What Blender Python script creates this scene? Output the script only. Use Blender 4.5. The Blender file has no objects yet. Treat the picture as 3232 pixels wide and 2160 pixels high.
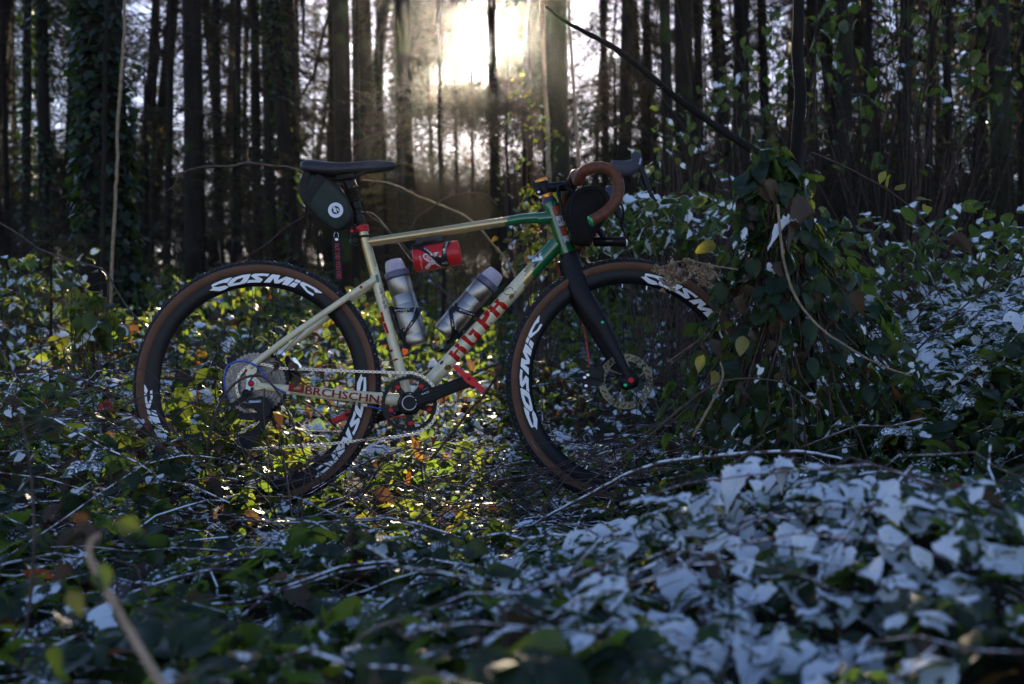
import bpy, bmesh, math, random
import numpy as np
from mathutils import Vector, Matrix
from mathutils.geometry import tessellate_polygon

scene = bpy.context.scene
COL = scene.collection
PI = math.pi
rad = math.radians

# ------------------------------------------------------------------ camera
F = 3356.0                     # focal length in photograph pixels (3232 wide)
CX, CY = 1616.0, 1080.0
CAM = Vector((0.0, -3.0, 0.4505))
cam_d = bpy.data.cameras.new('camera')
cam = bpy.data.objects.new('camera', cam_d)
COL.objects.link(cam)
cam.location = CAM
cam.rotation_euler = (rad(90), 0, 0)
cam_d.sensor_width = 36.0
cam_d.lens = 36.0 * F / 3232.0
cam_d.clip_start = 0.05
cam_d.clip_end = 2000
cam_d.dof.use_dof = True
cam_d.dof.focus_distance = 2.97
cam_d.dof.aperture_fstop = 3.4
cam_d.dof.aperture_blades = 9
scene.camera = cam

# ------------------------------------------------------------------ sky and sun
SUN_EL, SUN_AZ = rad(16.0), rad(-1.3)      # behind the trees, almost straight ahead (+Y), a little to the left
world = bpy.data.worlds.new('World')
scene.world = world
world.use_nodes = True
wn = world.node_tree.nodes
wn.clear()
w_out = wn.new('ShaderNodeOutputWorld')
w_bg = wn.new('ShaderNodeBackground')
w_sky = wn.new('ShaderNodeTexSky')
w_sky.sky_type = 'NISHITA'
w_sky.sun_disc = False
w_sky.sun_elevation = SUN_EL
w_sky.sun_rotation = SUN_AZ          # 0 = sun towards +Y
w_sky.altitude = 300
w_sky.air_density = 1.0
w_sky.dust_density = 0.4
w_sky.ozone_density = 3.5
w_bg.inputs['Strength'].default_value = 0.075
w_mix = wn.new('ShaderNodeMix')          # white balance of the cold sky
w_mix.data_type = 'RGBA'
w_mix.blend_type = 'MULTIPLY'
w_mix.inputs[0].default_value = 1.0
w_mix.inputs[7].default_value = (1.16, 0.97, 1.0, 1)
world.node_tree.links.new(w_sky.outputs[0], w_mix.inputs[6])
world.node_tree.links.new(w_mix.outputs[2], w_bg.inputs['Color'])
world.node_tree.links.new(w_bg.outputs[0], w_out.inputs['Surface'])
sun_d = bpy.data.lights.new('sun', 'SUN')
sun_d.energy = 5.0
sun_d.angle = rad(0.53)
sun_d.color = (1.0, 0.82, 0.58)
sun = bpy.data.objects.new('sun', sun_d)
COL.objects.link(sun)
to_sun = Vector((math.sin(SUN_AZ) * math.cos(SUN_EL), math.cos(SUN_AZ) * math.cos(SUN_EL), math.sin(SUN_EL)))
sun.rotation_euler = to_sun.to_track_quat('Z', 'Y').to_euler()
sun.location = (0, 30, 12)

vs = scene.view_settings
vs.view_transform = 'Standard'
vs.look = 'None'
vs.gamma = 1.0
vs.use_curve_mapping = False
vs.exposure = 2.05
cy = scene.cycles
cy.max_bounces = 6
cy.diffuse_bounces = 3
cy.glossy_bounces = 3
cy.transmission_bounces = 4
cy.transparent_max_bounces = 12
cy.volume_bounces = 0
cy.use_denoising = True
cy.sample_clamp_indirect = 6.0
cy.caustics_reflective = False
cy.caustics_refractive = False

# ------------------------------------------------------------------ small helpers
def thing(o, label, cat, group=None):
    o['label'] = label
    o['category'] = cat
    if group:
        o['group'] = group
    return o

def empty(name, loc=(0, 0, 0), parent=None):
    o = bpy.data.objects.new(name, None)
    COL.objects.link(o)
    o.location = loc
    o.empty_display_size = 0.05
    if parent:
        o.parent = parent
    return o

def W(sx, sy, d):
    """point of the world seen at photo pixel (sx, sy) at depth d metres from the camera"""
    return Vector(((sx - CX) / F * d, CAM.y + d, CAM.z + (CY - sy) / F * d))

def WP(px, py, d):
    """same, pixel read in the 2346-wide view of the photograph"""
    return W(px / 0.72586, py / 0.72586, d)

class MB:
    """collects geometry for ONE mesh object"""
    def __init__(s):
        s.v, s.f, s.m = [], [], []
    def add(s, verts, faces, mi=0):
        b = len(s.v)
        s.v.extend([tuple(p) for p in verts])
        s.f.extend([tuple(i + b for i in f) for f in faces])
        s.m.extend([mi] * len(faces))
        return s
    def tube(s, pts, r, n=10, cap=True, mi=0, flat=None):
        """round tube along pts; r a number or one per point; flat=(axis, factor) squashes sections along an axis"""
        pts = [Vector(p) for p in pts]
        k = len(pts)
        rs = [r] * k if not hasattr(r, '__len__') else list(r)
        t0 = (pts[1] - pts[0]).normalized()
        a = Vector((0, 0, 1)) if abs(t0.z) < 0.9 else Vector((1, 0, 0))
        nrm = t0.cross(a).normalized()
        vs_, fs_ = [], []
        for i in range(k):
            t = (pts[min(i + 1, k - 1)] - pts[max(i - 1, 0)]).normalized()
            nrm = (nrm - t * nrm.dot(t)).normalized()
            bn = t.cross(nrm)
            for j in range(n):
                an = 2 * PI * j / n
                off = (nrm * math.cos(an) + bn * math.sin(an)) * rs[i]
                if flat:
                    ax = Vector(flat[0])
                    off = off - ax * off.dot(ax) * (1 - flat[1])
                vs_.append(pts[i] + off)
        for i in range(k - 1):
            for j in range(n):
                j2 = (j + 1) % n
                fs_.append((i * n + j, i * n + j2, (i + 1) * n + j2, (i + 1) * n + j))
        if cap:
            fs_.append(tuple(range(n - 1, -1, -1)))
            fs_.append(tuple((k - 1) * n + j for j in range(n)))
        return s.add(vs_, fs_, mi)
    def lathe(s, p0, axis, prof, n=24, mi=0, cap=True):
        """prof: (distance along axis, radius) pairs"""
        p0, axis = Vector(p0), Vector(axis).normalized()
        a = Vector((0, 0, 1)) if abs(axis.z) < 0.9 else Vector((1, 0, 0))
        u = axis.cross(a).normalized()
        w = axis.cross(u)
        vs_, fs_ = [], []
        for (h, r) in prof:
            for j in range(n):
                an = 2 * PI * j / n
                vs_.append(p0 + axis * h + (u * math.cos(an) + w * math.sin(an)) * r)
        for i in range(len(prof) - 1):
            for j in range(n):
                j2 = (j + 1) % n
                fs_.append((i * n + j, i * n + j2, (i + 1) * n + j2, (i + 1) * n + j))
        if cap:
            fs_.append(tuple(range(n - 1, -1, -1)))
            fs_.append(tuple((len(prof) - 1) * n + j for j in range(n)))
        return s.add(vs_, fs_, mi)
    def box(s, c, ax, ay, az, mi=0):
        """box from centre and three half-axis vectors"""
        c, ax, ay, az = Vector(c), Vector(ax), Vector(ay), Vector(az)
        vs_ = [c + ax * i + ay * j + az * k for k in (-1, 1) for j in (-1, 1) for i in (-1, 1)]
        fs_ = [(0, 2, 3, 1), (4, 5, 7, 6), (0, 1, 5, 4), (2, 6, 7, 3), (0, 4, 6, 2), (1, 3, 7, 5)]
        return s.add(vs_, fs_, mi)
    def prism(s, poly, d0, d1, fn, mi=0):
        """extrude a 2D polygon: fn(x, y, depth) -> point"""
        n = len(poly)
        vs_ = [fn(x, y, d0) for x, y in poly] + [fn(x, y, d1) for x, y in poly]
        tr = tessellate_polygon([[Vector((x, y, 0)) for x, y in poly]])
        fs_ = [tuple(t) for t in tr] + [tuple(i + n for i in reversed(t)) for t in tr]
        fs_ += [(i, (i + 1) % n, (i + 1) % n + n, i + n) for i in range(n)]
        return s.add(vs_, fs_, mi)
    def build(s, name, mats, parent=None, smooth=True, bevel=0.0, angle=40):
        me = bpy.data.meshes.new(name)
        me.from_pydata(s.v, [], s.f)
        if not isinstance(mats, (list, tuple)):
            mats = [mats]
        for m in mats:
            me.materials.append(m)
        if len(mats) > 1:
            me.polygons.foreach_set('material_index', s.m)
        bm = bmesh.new()
        bm.from_mesh(me)
        bmesh.ops.recalc_face_normals(bm, faces=bm.faces)
        if bevel > 0:
            es = [e for e in bm.edges if len(e.link_faces) == 2 and e.calc_face_angle(0) > rad(35)]
            bmesh.ops.bevel(bm, geom=es, offset=bevel, segments=2, affect='EDGES', clamp_overlap=True)
        bm.to_mesh(me)
        bm.free()
        if smooth:
            me.polygons.foreach_set('use_smooth', [True] * len(me.polygons))
            try:
                me.set_sharp_from_angle(angle=rad(angle))
            except Exception:
                pass
        me.update()
        o = bpy.data.objects.new(name, me)
        COL.objects.link(o)
        if parent:
            o.parent = parent
        return o

def np_mesh(name, V, Fc, mats, parent=None, attrs=None, mat_idx=None, smooth=False):
    """mesh from numpy: V (n,3); Fc list of (faces array (k,3|4))"""
    me = bpy.data.meshes.new(name)
    me.vertices.add(len(V))
    me.vertices.foreach_set('co', np.asarray(V, np.float32).ravel())
    loops = np.concatenate([f.ravel() for f in Fc]).astype(np.int32)
    tot = np.concatenate([np.full(len(f), f.shape[1], np.int32) for f in Fc])
    start = np.concatenate([[0], np.cumsum(tot)[:-1]]).astype(np.int32)
    me.loops.add(len(loops))
    me.loops.foreach_set('vertex_index', loops)
    me.polygons.add(len(tot))
    me.polygons.foreach_set('loop_start', start)
    me.polygons.foreach_set('loop_total', tot)
    for m in (mats if isinstance(mats, (list, tuple)) else [mats]):
        me.materials.append(m)
    if mat_idx is not None:
        me.polygons.foreach_set('material_index', np.asarray(mat_idx, np.int32))
    if smooth:
        me.polygons.foreach_set('use_smooth', np.ones(len(tot), bool))
    for k, a in (attrs or {}).items():
        at = me.attributes.new(k, 'FLOAT', 'POINT')
        at.data.foreach_set('value', np.asarray(a, np.float32))
    me.update(calc_edges=True)
    o = bpy.data.objects.new(name, me)
    COL.objects.link(o)
    if parent:
        o.parent = parent
    return o

def curve_pts(ctrl, n=24):
    """Catmull-Rom through control points"""
    P = [Vector(p) for p in ctrl]
    P = [P[0] * 2 - P[1]] + P + [P[-1] * 2 - P[-2]]
    out = []
    m = len(P) - 3
    for s in range(n + 1):
        u = s / n * m
        i = min(int(u), m - 1)
        t = u - i
        a, b, c, d = P[i:i + 4]
        out.append(0.5 * ((2 * b) + (c - a) * t + (2 * a - 5 * b + 4 * c - d) * t * t + (3 * b - a - 3 * c + d) * t ** 3))
    return out

def lerp_list(vals, n):
    return [float(np.interp(i / (n - 1), np.linspace(0, 1, len(vals)), vals)) for i in range(n)]

# ------------------------------------------------------------------ materials
def new_mat(name):
    m = bpy.data.materials.new(name)
    m.use_nodes = True
    m.node_tree.nodes.clear()
    return m, m.node_tree.nodes, m.node_tree.links

def mat(name, col, rough=0.5, metal=0.0, spec=0.5, var=0.12, scale=40.0, bump=0.0, bscale=None, coat=0.0,
        stretch=None, dirt_or_gap=0.0, dirt_or_gap_col=(0.11, 0.08, 0.05), trans=0.0):
    m, N, L = new_mat(name)
    out = N.new('ShaderNodeOutputMaterial')
    b = N.new('ShaderNodeBsdfPrincipled')
    L.new(b.outputs[0], out.inputs[0])
    tc = N.new('ShaderNodeTexCoord')
    src = tc.outputs['Object']
    if stretch:
        mp = N.new('ShaderNodeMapping')
        mp.inputs['Scale'].default_value = stretch
        L.new(src, mp.inputs[0])
        src = mp.outputs[0]
    nz = N.new('ShaderNodeTexNoise')
    nz.inputs['Scale'].default_value = scale
    nz.inputs['Detail'].default_value = 5
    L.new(src, nz.inputs['Vector'])
    cr = N.new('ShaderNodeValToRGB')
    cr.color_ramp.elements[0].position = 0.3
    cr.color_ramp.elements[1].position = 0.72
    cr.color_ramp.elements[0].color = (*[c * (1 - var) for c in col], 1)
    cr.color_ramp.elements[1].color = (*[min(1, c * (1 + var)) for c in col], 1)
    L.new(nz.outputs['Fac'], cr.inputs[0])
    colour = cr.outputs[0]
    if dirt_or_gap > 0:
        n2 = N.new('ShaderNodeTexNoise')
        n2.inputs['Scale'].default_value = 28
        n2.inputs['Detail'].default_value = 8
        n2.inputs['Roughness'].default_value = 0.75
        L.new(tc.outputs['Object'], n2.inputs['Vector'])
        r2 = N.new('ShaderNodeValToRGB')
        r2.color_ramp.elements[0].position = 0.62 - 0.2 * dirt_or_gap
        r2.color_ramp.elements[1].position = 0.75
        r2.color_ramp.elements[0].color = (0, 0, 0, 1)
        r2.color_ramp.elements[1].color = (dirt_or_gap, dirt_or_gap, dirt_or_gap, 1)
        L.new(n2.outputs['Fac'], r2.inputs[0])
        mx = N.new('ShaderNodeMix')
        mx.data_type = 'RGBA'
        L.new(r2.outputs[0], mx.inputs[0])
        L.new(colour, mx.inputs[6])
        mx.inputs[7].default_value = (*dirt_or_gap_col, 1)
        colour = mx.outputs[2]
    L.new(colour, b.inputs['Base Color'])
    b.inputs['Roughness'].default_value = rough
    b.inputs['Metallic'].default_value = metal
    b.inputs['Specular IOR Level'].default_value = spec
    b.inputs['Coat Weight'].default_value = coat
    b.inputs['Coat Roughness'].default_value = 0.12
    if trans > 0:
        b.inputs['Transmission Weight'].default_value = trans
    if bump > 0:
        bp = N.new('ShaderNodeBump')
        bp.inputs['Strength'].default_value = bump
        bp.inputs['Distance'].default_value = 0.002
        nb = nz
        if bscale:
            nb = N.new('ShaderNodeTexNoise')
            nb.inputs['Scale'].default_value = bscale
            nb.inputs['Detail'].default_value = 4
            L.new(src, nb.inputs['Vector'])
        L.new(nb.outputs['Fac'], bp.inputs['Height'])
        L.new(bp.outputs[0], b.inputs['Normal'])
    return m

def snow_mask_nodes(N, L, amount_socket=None, amount=0.5, nscale=60.0, zmin=0.25, zmax=0.75):
    """0..1 mask: upward-facing surface broken by noise (fallen snow lies where it fell)"""
    g = N.new('ShaderNodeNewGeometry')
    sx = N.new('ShaderNodeSeparateXYZ')
    L.new(g.outputs['True Normal'], sx.inputs[0])
    nz = N.new('ShaderNodeTexNoise')
    nz.inputs['Scale'].default_value = nscale
    nz.inputs['Detail'].default_value = 6
    nz.inputs['Roughness'].default_value = 0.7
    L.new(g.outputs['Position'], nz.inputs['Vector'])
    mr = N.new('ShaderNodeMapRange')
    mr.inputs['From Min'].default_value = zmin
    mr.inputs['From Max'].default_value = zmax
    L.new(sx.outputs['Z'], mr.inputs['Value'])
    ad = N.new('ShaderNodeMath')
    ad.operation = 'ADD'
    L.new(nz.outputs['Fac'], ad.inputs[0])
    if amount_socket is not None:
        L.new(amount_socket, ad.inputs[1])
    else:
        ad.inputs[1].default_value = amount
    th = N.new('ShaderNodeMapRange')
    th.inputs['From Min'].default_value = 1.0
    th.inputs['From Max'].default_value = 1.06
    L.new(ad.outputs[0], th.inputs['Value'])
    mu = N.new('ShaderNodeMath')
    mu.operation = 'MULTIPLY'
    L.new(th.outputs[0], mu.inputs[0])
    L.new(mr.outputs[0], mu.inputs[1])
    return mu.outputs[0], nz

SNOW_COL = (0.88, 0.90, 0.93, 1)

def snow_material():
    m, N, L = new_mat('snow')
    out = N.new('ShaderNodeOutputMaterial')
    b = N.new('ShaderNodeBsdfPrincipled')
    b.inputs['Base Color'].default_value = SNOW_COL
    b.inputs['Roughness'].default_value = 0.75
    b.inputs['Specular IOR Level'].default_value = 0.25
    g = N.new('ShaderNodeNewGeometry')
    nz = N.new('ShaderNodeTexNoise')
    nz.inputs['Scale'].default_value = 320
    nz.inputs['Detail'].default_value = 5
    nz.inputs['Roughness'].default_value = 0.7
    L.new(g.outputs['Position'], nz.inputs['Vector'])
    cr = N.new('ShaderNodeValToRGB')
    cr.color_ramp.elements[0].position = 0.30
    cr.color_ramp.elements[1].position = 0.52
    cr.color_ramp.elements[0].color = (0.60, 0.63, 0.64, 1)
    cr.color_ramp.elements[1].color = SNOW_COL
    L.new(nz.outputs['Fac'], cr.inputs[0])
    L.new(cr.outputs[0], b.inputs['Base Color'])
    bp = N.new('ShaderNodeBump')
    bp.inputs['Strength'].default_value = 0.9
    bp.inputs['Distance'].default_value = 0.004
    L.new(nz.outputs['Fac'], bp.inputs['Height'])
    L.new(bp.outputs[0], b.inputs['Normal'])
    tr = N.new('ShaderNodeBsdfTranslucent')
    tr.inputs['Color'].default_value = (0.75, 0.8, 0.85, 1)
    mx = N.new('ShaderNodeMixShader')
    mx.inputs[0].default_value = 0.18
    L.new(b.outputs[0], mx.inputs[1])
    L.new(tr.outputs[0], mx.inputs[2])
    # crumbly rim: the cap thins out into separate grains towards its border ('rim' attribute: 0 at the border, 1 well inside)
    ra = N.new('ShaderNodeAttribute')
    ra.attribute_name = 'rim'
    n2 = N.new('ShaderNodeTexNoise')
    n2.inputs['Scale'].default_value = 210
    n2.inputs['Detail'].default_value = 3
    n2.inputs['Roughness'].default_value = 0.6
    L.new(g.outputs['Position'], n2.inputs['Vector'])
    ad = N.new('ShaderNodeMath')
    ad.operation = 'MULTIPLY_ADD'
    ad.inputs[1].default_value = 0.62
    L.new(ra.outputs['Fac'], ad.inputs[0])
    L.new(n2.outputs['Fac'], ad.inputs[2])
    th = N.new('ShaderNodeMath')
    th.operation = 'GREATER_THAN'
    th.inputs[1].default_value = 0.73
    L.new(ad.outputs[0], th.inputs[0])
    tp = N.new('ShaderNodeBsdfTransparent')
    m3 = N.new('ShaderNodeMixShader')
    L.new(th.outputs[0], m3.inputs[0])
    L.new(tp.outputs[0], m3.inputs[1])
    L.new(mx.outputs[0], m3.inputs[2])
    L.new(m3.outputs[0], out.inputs[0])
    return m

def leaf_material(name, ramp, trans_ramp, under, trans=0.38, frost=0.0, rough=0.42, veins=True):
    """two-sided leaf; hue picked by the per-leaf attribute 'hue'; 'frost' attribute adds specks of snow"""
    m, N, L = new_mat(name)
    out = N.new('ShaderNodeOutputMaterial')
    at = N.new('ShaderNodeAttribute')
    at.attribute_name = 'hue'
    oi = N.new('ShaderNodeObjectInfo')
    ad = N.new('ShaderNodeMath')
    ad.operation = 'ADD'
    L.new(at.outputs['Fac'], ad.inputs[0])
    ra = N.new('ShaderNodeAttribute')
    ra.attribute_name = 'rnd'                # 1 on leaf meshes shared by many single leaves, else 0
    rm = N.new('ShaderNodeMath')
    rm.operation = 'MULTIPLY'
    L.new(ra.outputs['Fac'], rm.inputs[0])
    L.new(oi.outputs['Random'], rm.inputs[1])
    L.new(rm.outputs[0], ad.inputs[1])
    fr = N.new('ShaderNodeMath')
    fr.operation = 'FRACT'
    L.new(ad.outputs[0], fr.inputs[0])
    def mk(r):
        cr = N.new('ShaderNodeValToRGB')
        el = cr.color_ramp.elements
        while len(el) < len(r):
            el.new(0.5)
        for e, (p, c) in zip(el, r):
            e.position = p
            e.color = (*c, 1)
        L.new(fr.outputs[0], cr.inputs[0])
        return cr.outputs[0]
    top, tcol = mk(ramp), mk(trans_ramp)
    g = N.new('ShaderNodeNewGeometry')
    nz = N.new('ShaderNodeTexNoise')
    nz.inputs['Scale'].default_value = 45
    nz.inputs['Detail'].default_value = 4
    L.new(g.outputs['Position'], nz.inputs['Vector'])
    mot = N.new('ShaderNodeMix')
    mot.data_type = 'RGBA'
    mot.blend_type = 'MULTIPLY'
    mot.inputs[0].default_value = 0.7
    L.new(top, mot.inputs[6])
    mcr = N.new('ShaderNodeValToRGB')
    mcr.color_ramp.elements[0].position = 0.3
    mcr.color_ramp.elements[1].position = 0.7
    mcr.color_ramp.elements[0].color = (0.55, 0.55, 0.5, 1)
    mcr.color_ramp.elements[1].color = (1.25, 1.2, 1.1, 1)
    L.new(nz.outputs['Fac'], mcr.inputs[0])
    L.new(mcr.outputs[0], mot.inputs[7])
    um = N.new('ShaderNodeMix')
    um.data_type = 'RGBA'
    L.new(g.outputs['Backfacing'], um.inputs[0])
    L.new(mot.outputs[2], um.inputs[6])
    um.inputs[7].default_value = (*under, 1)
    b = N.new('ShaderNodeBsdfPrincipled')
    b.inputs['Roughness'].default_value = rough
    b.inputs['Specular IOR Level'].default_value = 0.3
    L.new(um.outputs[2], b.inputs['Base Color'])
    tl = N.new('ShaderNodeBsdfTranslucent')
    L.new(tcol, tl.inputs['Color'])
    mx = N.new('ShaderNodeMixShader')
    mx.inputs[0].default_value = trans
    L.new(b.outputs[0], mx.inputs[1])
    L.new(tl.outputs[0], mx.inputs[2])
    last = mx.outputs[0]
    fa = N.new('ShaderNodeAttribute')
    fa.attribute_name = 'frost'
    fo = N.new('ShaderNodeMath')
    fo.operation = 'ADD'
    fo.inputs[1].default_value = frost
    L.new(fa.outputs['Fac'], fo.inputs[0])
    mask, _ = snow_mask_nodes(N, L, fo.outputs[0], nscale=150, zmin=0.3, zmax=0.55)
    sb = N.new('ShaderNodeBsdfDiffuse')
    sb.inputs['Color'].default_value = SNOW_COL
    m2 = N.new('ShaderNodeMixShader')
    L.new(mask, m2.inputs[0])
    L.new(last, m2.inputs[1])
    L.new(sb.outputs[0], m2.inputs[2])
    L.new(m2.outputs[0], out.inputs[0])
    return m

def bark_material(name, c0, c1, scale=14, moss=0.0, snow=0.0, trans=0.0, stretch=(1, 1, 0.18), bump=0.6):
    m, N, L = new_mat(name)
    out = N.new('ShaderNodeOutputMaterial')
    b = N.new('ShaderNodeBsdfPrincipled')
    b.inputs['Roughness'].default_value = 0.9
    b.inputs['Specular IOR Level'].default_value = 0.2
    g = N.new('ShaderNodeNewGeometry')
    mp = N.new('ShaderNodeMapping')
    mp.inputs['Scale'].default_value = stretch
    L.new(g.outputs['Position'], mp.inputs[0])
    nz = N.new('ShaderNodeTexNoise')
    nz.inputs['Scale'].default_value = scale
    nz.inputs['Detail'].default_value = 8
    nz.inputs['Roughness'].default_value = 0.7
    L.new(mp.outputs[0], nz.inputs['Vector'])
    cr = N.new('ShaderNodeValToRGB')
    cr.color_ramp.elements[0].position = 0.35
    cr.color_ramp.elements[1].position = 0.68
    cr.color_ramp.elements[0].color = (*c0, 1)
    cr.color_ramp.elements[1].color = (*c1, 1)
    L.new(nz.outputs['Fac'], cr.inputs[0])
    col = cr.outputs[0]
    if moss > 0:
        n2 = N.new('ShaderNodeTexNoise')
        n2.inputs['Scale'].default_value = 2.2
        n2.inputs['Detail'].default_value = 6
        L.new(g.outputs['Position'], n2.inputs['Vector'])
        r2 = N.new('ShaderNodeMapRange')
        r2.inputs['From Min'].default_value = 0.66 - 0.3 * moss
        r2.inputs['From Max'].default_value = 0.74 - 0.2 * moss
        L.new(n2.outputs['Fac'], r2.inputs['Value'])
        mx = N.new('ShaderNodeMix')
        mx.data_type = 'RGBA'
        L.new(r2.outputs[0], mx.inputs[0])
        L.new(col, mx.inputs[6])
        mx.inputs[7].default_value = (0.022, 0.034, 0.008, 1)
        col = mx.outputs[2]
    L.new(col, b.inputs['Base Color'])
    if bump:
        bp = N.new('ShaderNodeBump')
        bp.inputs['Strength'].default_value = bump
        bp.inputs['Distance'].default_value = 0.02
        L.new(nz.outputs['Fac'], bp.inputs['Height'])
        L.new(bp.outputs[0], b.inputs['Normal'])
    last = b.outputs[0]
    if trans > 0:
        tl = N.new('ShaderNodeBsdfTranslucent')
        L.new(col, tl.inputs['Color'])
        mx = N.new('ShaderNodeMixShader')
        mx.inputs[0].default_value = trans
        L.new(last, mx.inputs[1])
        L.new(tl.outputs[0], mx.inputs[2])
        last = mx.outputs[0]
    if snow > 0:
        mask, _ = snow_mask_nodes(N, L, None, snow, nscale=45, zmin=0.15, zmax=0.6)
        sb = N.new('ShaderNodeBsdfDiffuse')
        sb.inputs['Color'].default_value = SNOW_COL
        m2 = N.new('ShaderNodeMixShader')
        L.new(mask, m2.inputs[0])
        L.new(last, m2.inputs[1])
        L.new(sb.outputs[0], m2.inputs[2])
        last = m2.outputs[0]
    L.new(last, out.inputs[0])
    return m

M_snow = snow_material()
G_RAMP = [(0.0, (0.009, 0.022, 0.015)), (0.45, (0.014, 0.030, 0.015)), (0.70, (0.022, 0.040, 0.013)), (0.86, (0.040, 0.055, 0.012)),
          (0.93, (0.13, 0.055, 0.012)), (0.97, (0.11, 0.03, 0.015))]
T_RAMP = [(0.0, (0.18, 0.30, 0.03)), (0.45, (0.28, 0.40, 0.035)), (0.70, (0.42, 0.49, 0.045)), (0.86, (0.50, 0.42, 0.03)),
          (0.93, (0.60, 0.22, 0.03)), (0.97, (0.5, 0.10, 0.03))]
M_leaf = leaf_material('bramble_leaf', G_RAMP, T_RAMP, (0.032, 0.048, 0.034), trans=0.36, frost=0.0)
M_dead = leaf_material('dead_leaf', [(0, (0.045, 0.028, 0.02)), (0.5, (0.075, 0.048, 0.033)), (1, (0.12, 0.085, 0.062))],
                       [(0, (0.15, 0.065, 0.02)), (0.5, (0.2, 0.10, 0.035)), (1, (0.26, 0.16, 0.07))], (0.055, 0.042, 0.034), trans=0.25, rough=0.7)
M_yellow = leaf_material('yellow_leaf', [(0, (0.14, 0.13, 0.02)), (0.6, (0.22, 0.17, 0.03)), (1, (0.25, 0.09, 0.02))],
                         [(0, (0.5, 0.48, 0.05)), (0.6, (0.62, 0.5, 0.06)), (1, (0.65, 0.25, 0.04))], (0.2, 0.19, 0.08), trans=0.5)
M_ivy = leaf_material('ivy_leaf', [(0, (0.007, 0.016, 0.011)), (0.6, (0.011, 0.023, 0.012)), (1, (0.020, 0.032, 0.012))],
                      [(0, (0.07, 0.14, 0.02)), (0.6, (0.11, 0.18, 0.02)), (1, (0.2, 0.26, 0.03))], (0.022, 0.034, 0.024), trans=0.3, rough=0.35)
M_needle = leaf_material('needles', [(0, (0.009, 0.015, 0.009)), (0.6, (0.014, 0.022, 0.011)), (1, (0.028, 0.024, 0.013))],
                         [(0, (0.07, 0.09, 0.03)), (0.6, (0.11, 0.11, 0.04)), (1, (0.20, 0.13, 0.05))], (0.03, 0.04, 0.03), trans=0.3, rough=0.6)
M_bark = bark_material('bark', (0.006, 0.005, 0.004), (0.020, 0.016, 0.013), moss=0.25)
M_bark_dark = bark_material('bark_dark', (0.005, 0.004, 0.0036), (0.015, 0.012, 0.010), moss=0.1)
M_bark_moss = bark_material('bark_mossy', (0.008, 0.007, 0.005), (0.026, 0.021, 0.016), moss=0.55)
M_twig = bark_material('twig', (0.05, 0.035, 0.025), (0.15, 0.11, 0.08), scale=40, trans=0.35, stretch=(1, 1, 1), bump=0)
M_twig_far = bark_material('twig_far', (0.020, 0.015, 0.012), (0.06, 0.045, 0.034), scale=10, trans=0.3, stretch=(1, 1, 1), bump=0)
M_cane = bark_material('cane', (0.045, 0.028, 0.028), (0.16, 0.10, 0.085), scale=60, snow=0.52, stretch=(1, 1, 1), bump=0.2)
M_cane_bare = bark_material('cane_bare', (0.038, 0.025, 0.022), (0.11, 0.075, 0.062), scale=60, snow=0.0, stretch=(1, 1, 1), bump=0.2)
M_stick = bark_material('snowy_stick', (0.035, 0.025, 0.02), (0.10, 0.075, 0.058), scale=60, snow=0.56, stretch=(1, 1, 1), bump=0.3)
M_lit = bark_material('sunlit_frosty_stem', (0.40, 0.29, 0.20), (0.62, 0.48, 0.36), scale=50, trans=0.4, stretch=(1, 1, 1), bump=0.3)  # sunshine on the frosty twig painted in as a lighter colour
M_straw = bark_material('dry_stem', (0.20, 0.14, 0.09), (0.42, 0.32, 0.22), scale=50, trans=0.3, stretch=(1, 1, 1), bump=0.2)
# ================================================================== BICYCLE
LEAN = rad(4.0)
bike = empty('bicycle', (0, 0, 0))
bike.rotation_euler = (-LEAN, 0, 0)
thing(bike, 'cream and green drop-bar gravel bicycle leaning in the snowy brambles', 'bicycle')
YL = Vector((0, math.cos(LEAN), -math.sin(LEAN)))     # bike's sideways axis (away from the camera)
ZL = Vector((0, math.sin(LEAN), math.cos(LEAN)))

def to_local(p):
    return Vector((p.x, p.dot(YL), p.dot(ZL)))

CAM_L = to_local(CAM)
def ray_l(sx, sy):
    return to_local(Vector(((sx - CX) / F, 1.0, (CY - sy) / F)))

def Bk(sx, sy, lat=0.0):
    """bike-local point (x, sideways, up) that the photograph shows at pixel (sx, sy), at sideways offset lat"""
    d = ray_l(sx, sy)
    return CAM_L + d * ((lat - CAM_L.y) / d.y)

# --- materials of the bike
M_cream = mat('cream_paint', (0.62, 0.545, 0.35), 0.34, var=0.07, scale=25, coat=0.25, dirt_or_gap=0.45)
M_gold = mat('gold_clear_coat', (0.42, 0.31, 0.14), 0.25, metal=0.55, var=0.1, scale=30, coat=0.6, dirt_or_gap=0.2)
M_green = mat('green_paint', (0.008, 0.105, 0.030), 0.22, var=0.12, scale=20, coat=0.7, dirt_or_gap=0.12)
M_red = mat('red_print', (0.40, 0.012, 0.008), 0.5, spec=0.15, var=0.1, scale=60)
M_redbrown = mat('redbrown_print', (0.26, 0.022, 0.014), 0.6, spec=0.12, var=0.15, scale=60)
M_white = mat('white_print', (0.78, 0.78, 0.80), 0.5, var=0.04, scale=60)
M_carbon = mat('matt_carbon', (0.007, 0.007, 0.009), 0.38, spec=0.18, var=0.2, scale=30, dirt_or_gap=0.12, dirt_or_gap_col=(0.04, 0.035, 0.03))
M_fork = mat('fork_black', (0.008, 0.008, 0.011), 0.5, spec=0.18, var=0.2, scale=20, dirt_or_gap=0.1, dirt_or_gap_col=(0.03, 0.027, 0.025))
M_blackmetal = mat('black_alloy', (0.008, 0.008, 0.010), 0.40, spec=0.16, var=0.2, scale=60, dirt_or_gap=0.1, dirt_or_gap_col=(0.04, 0.033, 0.028))
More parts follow.
